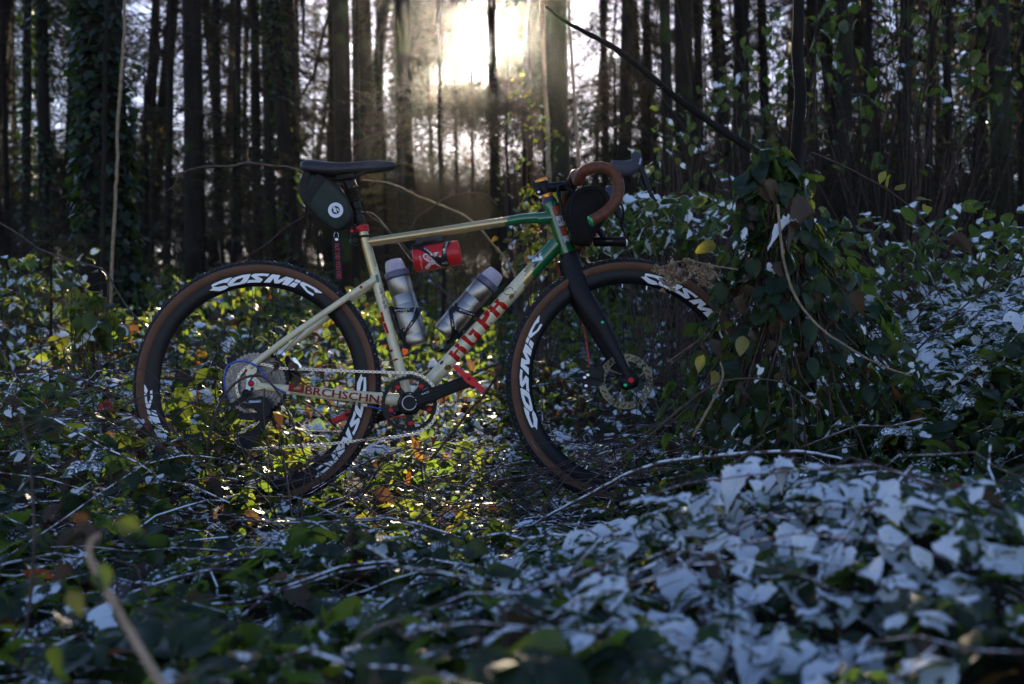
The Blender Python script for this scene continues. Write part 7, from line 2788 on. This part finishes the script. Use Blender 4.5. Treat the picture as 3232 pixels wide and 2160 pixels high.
# dry seed head with a yellow leaf leaning over the front tyre
umb = empty('seed_head', WP(1680, 640, 2.70))
thing(umb, 'dry pale branching seed head drooping over the front tyre', 'seed head')
u0 = umb.location
mb_ = MB()
stem_pts = [WP(1690, 618, 2.70), WP(1640, 610, 2.68), WP(1590, 600, 2.67), WP(1545, 600, 2.66), WP(1512, 618, 2.66)]
mb_.tube(curve_pts([p - u0 for p in stem_pts], 16), lerp_list([0.0026, 0.0018, 0.0010], 17), n=6)
mb_.build('stem', M_straw, umb)
rr = random.Random(9)
mb_ = MB()
for i in range(46):
    tq = rr.uniform(0.25, 1)
    p = curve_pts(stem_pts, 20)[int(tq * 20)]
    e = p + Vector((rr.uniform(-0.022, 0.022), rr.uniform(-0.02, 0.02), rr.uniform(-0.055, 0.006)))
    mid_ = p.lerp(e, 0.5) + Vector((rr.uniform(-0.008, 0.008), 0, 0.004))
    mb_.tube([p - u0, mid_ - u0, e - u0], [0.0009, 0.0007, 0.0006], n=4)
    for j in range(7):
        c = e + Vector((rr.gauss(0, 0.005), rr.gauss(0, 0.005), rr.gauss(0, 0.005))) - u0
        s_ = rr.uniform(0.0014, 0.0030)
        mb_.box(c, Vector((s_, rr.uniform(-1, 1) * s_, 0)), Vector((0, s_, rr.uniform(-1, 1) * s_)), Vector((rr.uniform(-1, 1) * s_, 0, s_)))
mb_.build('seeds', M_straw, umb, smooth=False)['kind'] = 'stuff'
yl = one_leaf(None, WP(1640, 562, 2.74), rad(180), rad(8), rad(-62), 0.052, 0.0, [M_yellow, M_snow], 0.15, 'yellow_leaf', 5)
thing(yl, 'single translucent yellow-green leaf above the dry seed head', 'leaf')
for k_, (a_, b_, sz, az_, pt_, hue_, lab) in enumerate([
        (1705, 770, 0.05, 120, 1.2, 0.5, 'yellow-green leaf hanging low before the front tyre edge'), (1612, 812, 0.05, 150, 1.1, 0.1, 'sunlit yellow leaf, upper one beside the front wheel spokes'),
        (1635, 850, 0.045, 60, 1.0, 0.75, 'reddish yellow leaf, lower one beside the front wheel spokes')]):
    o = one_leaf(None, WP(a_, b_, 2.62), rad(az_), pt_, 0.5, sz, 0.0, [M_yellow, M_snow], hue_, 'yellow_leaf', k_ + 3)
    thing(o, lab, 'leaf')

# canes and sticks round the wheels
twig('cane', 'reddish bramble cane crossing before the front wheel up to the clump', 'cane',
     [WP(1330, 1118, 2.70), WP(1400, 1068, 2.66), WP(1480, 1005, 2.64), WP(1560, 935, 2.62), WP(1640, 880, 2.58), WP(1720, 868, 2.54), WP(1800, 880, 2.5), WP(1880, 940, 2.45)], [0.0030, 0.0030, 0.0026, 0.0018], M_cane_bare, n=8, k=40, seed=11, jit=0.0008, knots=0.12)
twig('stick', 'pale dry stick leaning before the front wheel towards the clump', 'stick',
     [WP(1588, 1000, 2.60), WP(1610, 960, 2.59), WP(1640, 905, 2.58), WP(1656, 860, 2.57), WP(1650, 830, 2.57)], [0.0036, 0.0034, 0.0024], M_straw, n=7, k=18, seed=12, jit=0.0005)
twig('stick', 'pale straight stick catching light behind the front wheel spokes', 'stick',
     [WP(1530, 830, 3.25), WP(1580, 795, 3.22), WP(1640, 755, 3.18), WP(1700, 712, 3.14)], [0.003, 0.003], M_straw, n=6, k=10, seed=13)
twig('branch', 'snow-dusted bare branch lying across the front of the bramble mound', 'branch',
     [WP(1180, 1232, 2.25), WP(1260, 1180, 2.22), WP(1370, 1122, 2.20), WP(1440, 1085, 2.18), WP(1530, 1058, 2.16), WP(1640, 1046, 2.12), WP(1740, 1038, 2.08), WP(1840, 1036, 2.05), WP(1930, 1052, 2.02)],
     [0.0020, 0.0030, 0.0036, 0.0042, 0.0044, 0.0040, 0.0026], M_stick, n=10, k=50, knots=0.14, seed=14, jit=0.0010)
twig('cane', 'dark arched bramble cane in front of the rear derailleur', 'cane',
     [WP(470, 1090, 2.78), WP(478, 1010, 2.77), WP(502, 930, 2.76), WP(535, 882, 2.75), WP(570, 863, 2.75), WP(605, 866, 2.75), WP(640, 905, 2.74), WP(672, 975, 2.72), WP(700, 1050, 2.70), WP(718, 1110, 2.68)],
     [0.0036, 0.0036, 0.0032, 0.0026, 0.0020], M_cane_bare, n=8, k=50, seed=15, jit=0.0006, knots=0.1)
twig('twig', 'thin dark upright twig in front of the derailleur cage', 'twig',
     [WP(626, 1092, 2.72), WP(616, 1040, 2.73), WP(607, 980, 2.74), WP(604, 930, 2.75), WP(606, 890, 2.76)], [0.0016, 0.0014], M_cane_bare, n=6, k=14, seed=16, jit=0.0005)
twig('twig', 'thin twig crossing the lower chain before the rear wheel', 'twig',
     [WP(740, 1060, 2.8), WP(700, 1068, 2.8), WP(660, 1082, 2.8), WP(760, 1040, 2.8), WP(830, 1012, 2.8), WP(880, 1000, 2.82)][2:], [0.002, 0.0014], M_cane_bare, n=6, k=12, seed=17)
twig('stick', 'brown stick rising behind the crank towards the pedal', 'stick',
     [WP(985, 1055, 3.15), WP(1030, 1000, 3.15), WP(1080, 935, 3.15), WP(1110, 905, 3.15), WP(1145, 850, 3.15)], [0.0042, 0.0038, 0.003], M_cane_bare, n=7, k=16, seed=18, jit=0.001)
twig('stick', 'brown stick forking from behind the pedal to the down tube', 'stick',
     [WP(1060, 873, 3.1), WP(1100, 850, 3.12), WP(1140, 835, 3.14), WP(1148, 832, 3.14)], [0.0036, 0.003], M_cane_bare, n=7, k=10, seed=19)
# shrivelled leaves caught in the rear mech
caught = empty('dried_leaves', WP(640, 850, 2.8))
thing(caught, 'shrivelled grey-brown leaves snagged between rear cassette and chain', 'dead leaves')
rr = random.Random(4)
for k_ in range(9):
    p = WP(640 + rr.uniform(-45, 45), 842 + rr.uniform(-14, 22), 2.82 + rr.uniform(-0.03, 0.03))
    one_leaf(caught, p, rr.uniform(0, 6.28), rr.uniform(0, 1.2), rr.uniform(-1, 1), rr.uniform(0.02, 0.04), 0.0, [M_dead, M_snow], 0.7 + 0.25 * rr.random(), 'leaf', k_, kit_mid)
# left side stems
twig('vine', 'thin leafless vine arching over to touch the back of the saddle', 'vine',
     [WP(362, 447, 3.05), WP(395, 430, 3.05), WP(412, 402, 3.05), WP(440, 388, 3.05), WP(480, 381, 3.05), WP(530, 381, 3.05), WP(565, 373, 3.05), WP(620, 380, 3.05), WP(665, 384, 3.05), WP(700, 402, 3.05)],
     [0.0014, 0.0022, 0.0030, 0.0034, 0.0036, 0.0034, 0.0030], M_cane_bare, n=8, k=46, knots=0.2, seed=20, jit=0.0008,
     side=[([WP(567, 373, 3.05), WP(567, 350, 3.05), WP(571, 318, 3.05)], 0.0022), ([WP(425, 396, 3.05), WP(405, 400, 3.05), WP(390, 408, 3.05)], 0.0018), ([WP(394, 432, 3.05), WP(402, 440, 3.05), WP(410, 452, 3.05)], 0.0016)])
twig('vine', 'slack bare vine sagging across the left undergrowth with dangling shoots', 'vine',
     [WP(-20, 500, 3.4), WP(40, 535, 3.4), WP(90, 570, 3.4), WP(150, 592, 3.38), WP(200, 606, 3.36), WP(240, 622, 3.35), WP(275, 680, 3.34), WP(340, 760, 3.3), WP(400, 800, 3.28)],
     [0.003, 0.0034, 0.0034, 0.003, 0.0024], M_cane_bare, n=7, k=40, knots=0.12, seed=21, jit=0.001,
     side=[([WP(248, 625, 3.35), WP(247, 670, 3.35), WP(240, 735, 3.35)], 0.003), ([WP(172, 600, 3.38), WP(170, 620, 3.38), WP(174, 640, 3.38)], 0.003)])
twig('stem', 'tall thin golden-lit stem standing before the great ivy-covered trunk', 'stem',
     [WP(250, 760, 6.2), WP(262, 480, 6.2), WP(268, 380, 6.2), WP(272, 250, 6.2), WP(283, 100, 6.2), WP(288, -80, 6.2), WP(290, -500, 6.2)], [0.011, 0.010, 0.010, 0.009, 0.008], M_straw, n=8, k=30, knots=0.15, seed=22, jit=0.004)  # sun's golden light put into the pale bark colour
twig('stem', 'grey thin stem beside the golden-lit one before the great ivy-covered trunk', 'stem',
     [WP(234, 740, 6.8), WP(238, 400, 6.8), WP(240, 200, 6.8), WP(246, 0, 6.8), WP(250, -400, 6.8)], [0.016, 0.015, 0.013, 0.012], M_bark, n=8, k=24, knots=0.1, seed=23, jit=0.004)
twig('stem', 'golden-lit climbing stem against the big mossy trunk behind the stem', 'stem',
     [WP(1258, 560, 8.6), WP(1256, 420, 8.6), WP(1254, 300, 8.6), WP(1247, 180, 8.6), WP(1244, 60, 8.6), WP(1240, -120, 8.6), WP(1240, -500, 8.6)], [0.020, 0.020, 0.018, 0.016, 0.014], M_straw, n=10, k=36, knots=0.12, seed=24, jit=0.006)  # pale bark colour stands in for the sun lighting this stem
twig('stem', 'second golden-lit stem right of the big mossy trunk', 'stem',
     [WP(1338, 560, 9.5), WP(1328, 420, 9.5), WP(1318, 250, 9.5), WP(1308, 100, 9.5), WP(1300, -60, 9.5), WP(1298, -500, 9.5)], [0.016, 0.015, 0.014, 0.012], M_straw, n=8, k=30, knots=0.15, seed=25, jit=0.005)  # sunlight painted as a paler bark here too
twig('cane', 'long thin cane bending down behind the top tube, upper one', 'cane',
     [WP(830, 412, 3.7), WP(900, 422, 3.7), WP(960, 450, 3.7), WP(1030, 478, 3.7), WP(1080, 505, 3.7), WP(1130, 560, 3.7), WP(1170, 610, 3.7), WP(1190, 660, 3.7)], [0.0028, 0.0036, 0.0038, 0.0034], M_straw, n=7, k=36, knots=0.15, seed=26, jit=0.001)
twig('cane', 'thin dark cane arching behind the top tube, rounded at its crown', 'cane',
     [WP(940, 530, 3.4), WP(955, 500, 3.4), WP(985, 478, 3.4), WP(1020, 455, 3.4), WP(1070, 443, 3.4), WP(1110, 445, 3.4), WP(1140, 470, 3.4)], [0.002, 0.0024, 0.0024, 0.002], M_cane_bare, n=6, k=30, seed=27, jit=0.0006)
twig('stick', 'dark stick slanting down behind the seat tube and red tool keg', 'stick',
     [WP(835, 485, 3.35), WP(880, 520, 3.35), WP(940, 580, 3.35), WP(990, 640, 3.35), WP(1040, 690, 3.35)], [0.0026, 0.0038, 0.0044, 0.0046], M_cane_bare, n=7, k=24, seed=28, jit=0.001)
twig('cane', 'thin cane curving down behind the seatpost', 'cane',
     [WP(828, 485, 3.5), WP(855, 490, 3.5), WP(880, 515, 3.5), WP(915, 560, 3.5), WP(945, 600, 3.5)], [0.002, 0.0026, 0.0026], M_straw, n=6, k=18, seed=29, jit=0.0006)
twig('twig', 'hairline twig rising from the tag toward the saddle bag', 'twig',
     [WP(560, 590, 3.2), WP(610, 560, 3.2), WP(650, 525, 3.2), WP(690, 500, 3.2), WP(715, 485, 3.2)], [0.0014, 0.0016, 0.0014], M_cane_bare, n=6, k=16, seed=30)

# young leafy fir in the left undergrowth
fir = empty('fir_sapling', (-2.15, 1.95, float(gz(-2.15, 1.95))))
thing(fir, 'small young fir with thin sunlit twigs in the left undergrowth', 'fir')
V, Q, B, C = twig_system(91, 0.10, 0.85, 34, 0.34, 0.10, 10, 0.11, 0.0035, True, 0.18, 3, 0)
o = np_mesh('branches', V, [Q], M_twig, fir)
mb_ = MB()
mb_.tube([(0, 0, -0.05), (0.005, 0, 0.4), (0, 0.01, 0.8), (0, 0, 1.05)], [0.010, 0.008, 0.005, 0.002], n=7)
mb_.build('trunk', M_bark, fir)
g_f = np.random.default_rng(5)
CC = np.concatenate([C.reshape(-1, 3), B.reshape(-1, 3)])
pk = g_f.integers(0, len(CC), 5200)
LV, LQ = leaf_cards(CC[pk] + g_f.normal(0, 0.006, (len(pk), 3)), frames(g_f.uniform(-np.pi, np.pi, len(pk)), g_f.normal(0.1, 0.5, len(pk)), g_f.normal(0, 0.5, len(pk))), g_f.uniform(0.012, 0.024, len(pk)), 1, 0.14)
o = np_mesh('needles', LV, [LQ], M_needle, fir, {'hue': np.repeat(g_f.uniform(0.3, 0.98, len(pk)), 4)})
o['kind'] = 'stuff'

# broad-leaved bushes at middle distance
def leafy_bush(px, py, d, rx, rz, n_, label, mats, hue=(0, 0.86), size=(0.04, 0.075), seed=1, cov=0.15, name='bush'):
    g_ = np.random.default_rng(seed)
    c = WP(px, py, d)
    t_ = empty(name, (c.x, c.y, float(gz(c.x, c.y))))
    thing(t_, label, 'bush')
    dirs = g_.normal(0, 1, (n_, 3))
    dirs /= np.linalg.norm(dirs, axis=1, keepdims=True)
    rad_ = g_.uniform(0.25, 1, n_) ** 0.5 * (1 + 0.35 * np.sin(3 * dirs[:, 0] + seed) * np.cos(4 * dirs[:, 2]))
    P = np.array([c.x, c.y, c.z]) + dirs * rad_[:, None] * np.array([rx, rx, rz])
    o_ = scatter('leaves', kit_mid, P - np.array(t_.location), frames(g_.uniform(-np.pi, np.pi, n_), g_.normal(0.5, 0.4, n_), g_.normal(0, 0.45, n_)), g_.uniform(*size, n_),
                 kit_mid.choose(g_.normal(cov, 0.2, n_)), g_.uniform(*hue, n_), np.zeros(n_), mats, t_)
    o_['kind'] = 'stuff'
    # stems
    ns = 34
    kk_ = 6
    tt = np.linspace(0, 1, kk_)[None, :, None]
    ends = P[g_.integers(0, n_, ns)]
    st_ = np.array(t_.location) + g_.normal(0, 0.05, (ns, 3)) * np.array([1, 1, 0])
    pth = st_[:, None, :] * (1 - tt) + ends[:, None, :] * tt + g_.normal(0, 0.012, (ns, kk_, 3))
    V, Q = tubes_mesh(pth, np.full((ns, kk_), 0.003) * np.linspace(1, 0.5, kk_)[None], 5)
    np_mesh('stems', V - np.array(t_.location), [Q], M_cane_bare, t_, smooth=True)
    return t_
leafy_bush(212, 720, 4.2, 0.13, 0.16, 80, 'bright green bush catching sun, left of the rear wheel', LM, (0.5, 0.86), (0.05, 0.085), 1, 0.1)
leafy_bush(40, 650, 5.4, 0.4, 0.16, 220, 'dark snow-flecked bush at the far left edge', LM, (0, 0.75), (0.05, 0.08), 3, 0.4)
leafy_bush(470, 985, 3.35, 0.20, 0.17, 110, 'bright sunlit yellow-green leaves behind the rear derailleur', LM, (0.45, 0.84), (0.05, 0.085), 4, 0.0)
leafy_bush(1240, 560, 5.8, 0.22, 0.30, 190, 'small bright bush between headlight stem and down tube', LM, (0.45, 0.93), (0.04, 0.07), 5, 0.1)
leafy_bush(1215, 360, 8.0, 0.28, 0.55, 120, 'sparse sunlit bush left of the big mossy trunk', LM, (0.3, 0.88), (0.03, 0.055), 6, 0.0)
leafy_bush(1560, 390, 5.6, 0.35, 0.35, 70, 'ragged bush with yellow leaves right of the brake lever', LM, (0.1, 0.75), (0.04, 0.07), 7, 0.2)
leafy_bush(1520, 510, 4.6, 0.50, 0.16, 330, 'low snow-covered bush behind the front tyre top', LM, (0, 0.8), (0.05, 0.085), 8, 0.5)
leafy_bush(1690, 330, 6.6, 0.55, 0.75, 95, 'tall loose bush of dark leaves behind the clump', LM, (0, 0.7), (0.05, 0.085), 9, 0.1)
leafy_bush(1790, 180, 7.2, 0.50, 0.70, 60, 'high straggling leaves against the sky gap by the sapling', LM, (0, 0.7), (0.06, 0.11), 10, 0.05)
leafy_bush(2080, 130, 6.0, 0.75, 0.55, 200, 'thin scattered dark leaves high in the right-hand thicket', LM, (0, 0.8), (0.05, 0.10), 11, 0.05)
leafy_bush(2180, 560, 4.4, 0.70, 0.14, 320, 'low dark snow-flecked bush on top of the bank', LM, (0, 0.8), (0.05, 0.085), 12, 0.3)

# beech saplings whose fine bare boughs glow under the sun
def bough_sapling(px, d, spans, label, seed, nb):
    g_ = np.random.default_rng(seed)
    x, y = (px - 1173) * d / 2436.0, d - 3.0
    t_ = empty('beech_sapling', (x, y, float(gz(x, y))))
    thing(t_, label, 'sapling')
    mb_ = MB()
    mb_.tube(curve_pts([Vector((0, 0, -0.1)), Vector((0.03, 0, 0.9)), Vector((-0.02, 0.03, 2.0)), Vector((0.02, 0, 3.3))], 20), lerp_list([0.022, 0.018, 0.012, 0.004], 21), n=8)
    mb_.build('trunk', M_bark, t_, angle=80)
    (xa, xb, ya, yb) = spans
    kk_ = 9
    zz0 = CAM.z + (784 - g_.uniform(ya, yb, nb)) / 2436 * d - t_.location.z
    sgn = np.where(g_.uniform(size=nb) < (px - xa) / max(xb - xa, 1), -1, 1)
    ln = np.where(sgn < 0, px - xa, xb - px) / 2436 * d * g_.uniform(0.5, 1.0, nb)
    tt = np.linspace(0, 1, kk_)[None]
    X = sgn[:, None] * ln[:, None] * tt
    Y = g_.normal(0, 0.35, nb)[:, None] * ln[:, None] * tt
    Z = zz0[:, None] + g_.normal(-0.05, 0.16, nb)[:, None] * ln[:, None] * tt - 0.16 * ln[:, None] * tt ** 2 + g_.normal(0, 0.012, (nb, kk_))
    B = np.stack([X, Y, Z], -1)
    V, Q = tubes_mesh(B, g_.uniform(0.003, 0.0055, nb)[:, None] * np.linspace(1, 0.35, kk_)[None], 5)
    Vs, Qs, off = [V], [Q], len(V)
    def shoots(B, n_sub, l0, r0, kq):
        bi = np.repeat(np.arange(len(B)), n_sub)
        q = g_.uniform(0.1, 0.999, len(bi)) * (B.shape[1] - 1)
        i0 = q.astype(int)
        P0 = B[bi, i0] + (B[bi, np.minimum(i0 + 1, B.shape[1] - 1)] - B[bi, i0]) * (q - i0)[:, None]
        D = B[bi, np.minimum(i0 + 1, B.shape[1] - 1)] - B[bi, i0]
        D /= np.linalg.norm(D, axis=1, keepdims=True) + 1e-9
        dv = D * 0.8 + g_.normal(0, 0.45, (len(bi), 3))
        dv /= np.linalg.norm(dv, axis=1, keepdims=True)
        l_ = l0 * g_.uniform(0.3, 1, len(bi))
        u = np.linspace(0, 1, kq)[None, :, None]
        C = P0[:, None] + dv[:, None] * l_[:, None, None] * u + g_.normal(0, 0.03, (len(bi), kq, 3)) * l_[:, None, None] * u
        return C, np.full((len(bi), kq), r0) * np.linspace(1, 0.5, kq)[None]
    C, rc_ = shoots(B, 16, 0.42, 0.0019, 5)
    V, Q = tubes_mesh(C, rc_, 3)
    Vs.append(V); Qs.append(Q + off); off += len(V)
    D_, rd_ = shoots(C, 3, 0.16, 0.0012, 4)
    V, Q = tubes_mesh(D_, rd_, 3)
    Vs.append(V); Qs.append(Q + off)
    np_mesh('boughs', np.concatenate(Vs), [np.concatenate(Qs)], M_twig, t_)
    CC = np.concatenate([C.reshape(-1, 3), D_.reshape(-1, 3)])
    q = g_.integers(0, len(CC), nb * 12)
    n_ = len(q)
    LV, LQ = leaf_cards(CC[q], frames(g_.uniform(-np.pi, np.pi, n_), g_.normal(0.9, 0.4, n_), g_.normal(0, 0.6, n_)), g_.uniform(0.025, 0.055, n_), 1, 0.5)
    np_mesh('withered_leaves', LV, [LQ], M_dead, t_, {'hue': np.repeat(g_.uniform(0, 0.98, n_), 4)})['kind'] = 'stuff'  # leaves added for a warm backlit glow and to shade the foreground
bough_sapling(1010, 9.6, (820, 1190, 195, 285), 'beech sapling with fine glowing bare boughs, behind the top tube', 3, 36)
bough_sapling(1165, 10.5, (960, 1330, 205, 300), 'second beech sapling with fine bare boughs, under the sun', 4, 34)

# --- twigs close to the lens, out of focus
fg = empty('twig', WP(400, 1640, 0.97))
thing(fg, 'blurred pale sunlit twig with a few yellow leaves, very close to the camera', 'twig')
f0 = fg.location
mb_ = MB()
mb_.tube(curve_pts([p - f0 for p in [WP(450, 1690, 0.99), WP(385, 1590, 0.97), WP(322, 1490, 0.97), WP(268, 1395, 0.97), WP(218, 1305, 0.97), WP(203, 1268, 0.97), WP(210, 1240, 0.97), WP(226, 1226, 0.97)]], 40), [0.0044 * (1 - 0.012 * q) * (1.16 if q in (9, 18, 19, 28) else 1.0) for q in range(41)], n=10)
mb_.build('stem', M_lit, fg, angle=80)
for k_, (a_, b_, az_, pt_, sz, hue_) in enumerate([(262, 1195, 0, 0.35, 0.034, 0.3), (205, 1190, 200, -0.2, 0.022, 0.1), (232, 1290, 300, 1.2, 0.030, 0.2), (150, 1290, 140, 0.9, 0.026, 0.1), (165, 1350, 310, 0.9, 0.030, 0.35), (130, 1480, 270, 1.4, 0.040, 0.3)]):
    one_leaf(fg, WP(a_, b_, 0.97), rad(az_), pt_, 0.6, sz * 0.85, 0.0, [M_yellow if k_ == 4 else M_dead, M_snow] if k_ in (1, 3, 4) else LM, 0.35 + hue_ * 0.5, 'leaf', k_)
twig('twig', 'second blurred dry twig low in front, left of the snowy mound', 'twig',
     [WP(690, 1600, 1.28), WP(780, 1510, 1.30), WP(845, 1448, 1.32), WP(905, 1425, 1.33), WP(985, 1408, 1.34)], [0.0042, 0.0036, 0.0028], M_straw, n=8, k=22, seed=41, jit=0.0006)
twig('twig', 'small pale bent twig standing in the snow at the mound edge', 'twig',
     [WP(1075, 1440, 1.55), WP(1020, 1425, 1.55), WP(960, 1400, 1.56), WP(945, 1370, 1.57), WP(975, 1352, 1.58)], [0.0022, 0.0026, 0.0018], M_stick, n=7, k=18, seed=42)
twig('stem', 'long thin upright reddish stem at the far left, close to the camera', 'stem',
     [WP(85, 1640, 1.5), WP(60, 1480, 1.5), WP(72, 1350, 1.52), WP(78, 1220, 1.54), WP(70, 1080, 1.56), WP(45, 940, 1.6)], [0.0028, 0.0024, 0.0014], M_cane_bare, n=7, k=30, seed=43, jit=0.0006)
ol_ = one_leaf(None, WP(2330, 1540, 1.05), rad(160), 0.3, 0.2, 0.05, 0.0, [M_yellow, M_snow], 0.95, 'orange_leaf', 3)
thing(ol_, 'blurred orange leaf in the lower right corner of the mound', 'leaf')
for k_, (a_, b_, d_, az_, pt_, sz, lab) in enumerate([
        (1065, 1240, 2.3, 200, 0.9, 0.055, 'green leaf curled upright in the dark hollow before the mound'),
        (655, 1320, 1.95, 270, 1.25, 0.06, 'pale green leaf hanging edge-down among dark leaves'),
        (400, 1145, 2.45, 20, 0.5, 0.05, 'frost-rimmed drooping leaf below the rear tyre')]):
    o = one_leaf(None, WP(a_, b_, d_), rad(az_), pt_, 0.3, sz, 0.35 if k_ == 2 else 0.0, LM, 0.75, 'green_leaf', k_ + 5)
    thing(o, lab, 'leaf')
# ------------------------------------------------------------------ cold hazy air
mb = MB()
mb.box((0, 160, 10.0), (306, 0, 0), (0, 168, 0), (0, 0, 13.0))
M_haze, N_, L_ = new_mat('haze')
_o = N_.new('ShaderNodeOutputMaterial')
_v = N_.new('ShaderNodeVolumePrincipled')
_v.inputs['Color'].default_value = (0.92, 0.94, 0.97, 1)
_v.inputs['Density'].default_value = 0.00016
_v.inputs['Anisotropy'].default_value = 0.95
L_.new(_v.outputs[0], _o.inputs['Volume'])
hz = mb.build('haze', M_haze, None, smooth=False)
hz['kind'] = 'stuff'
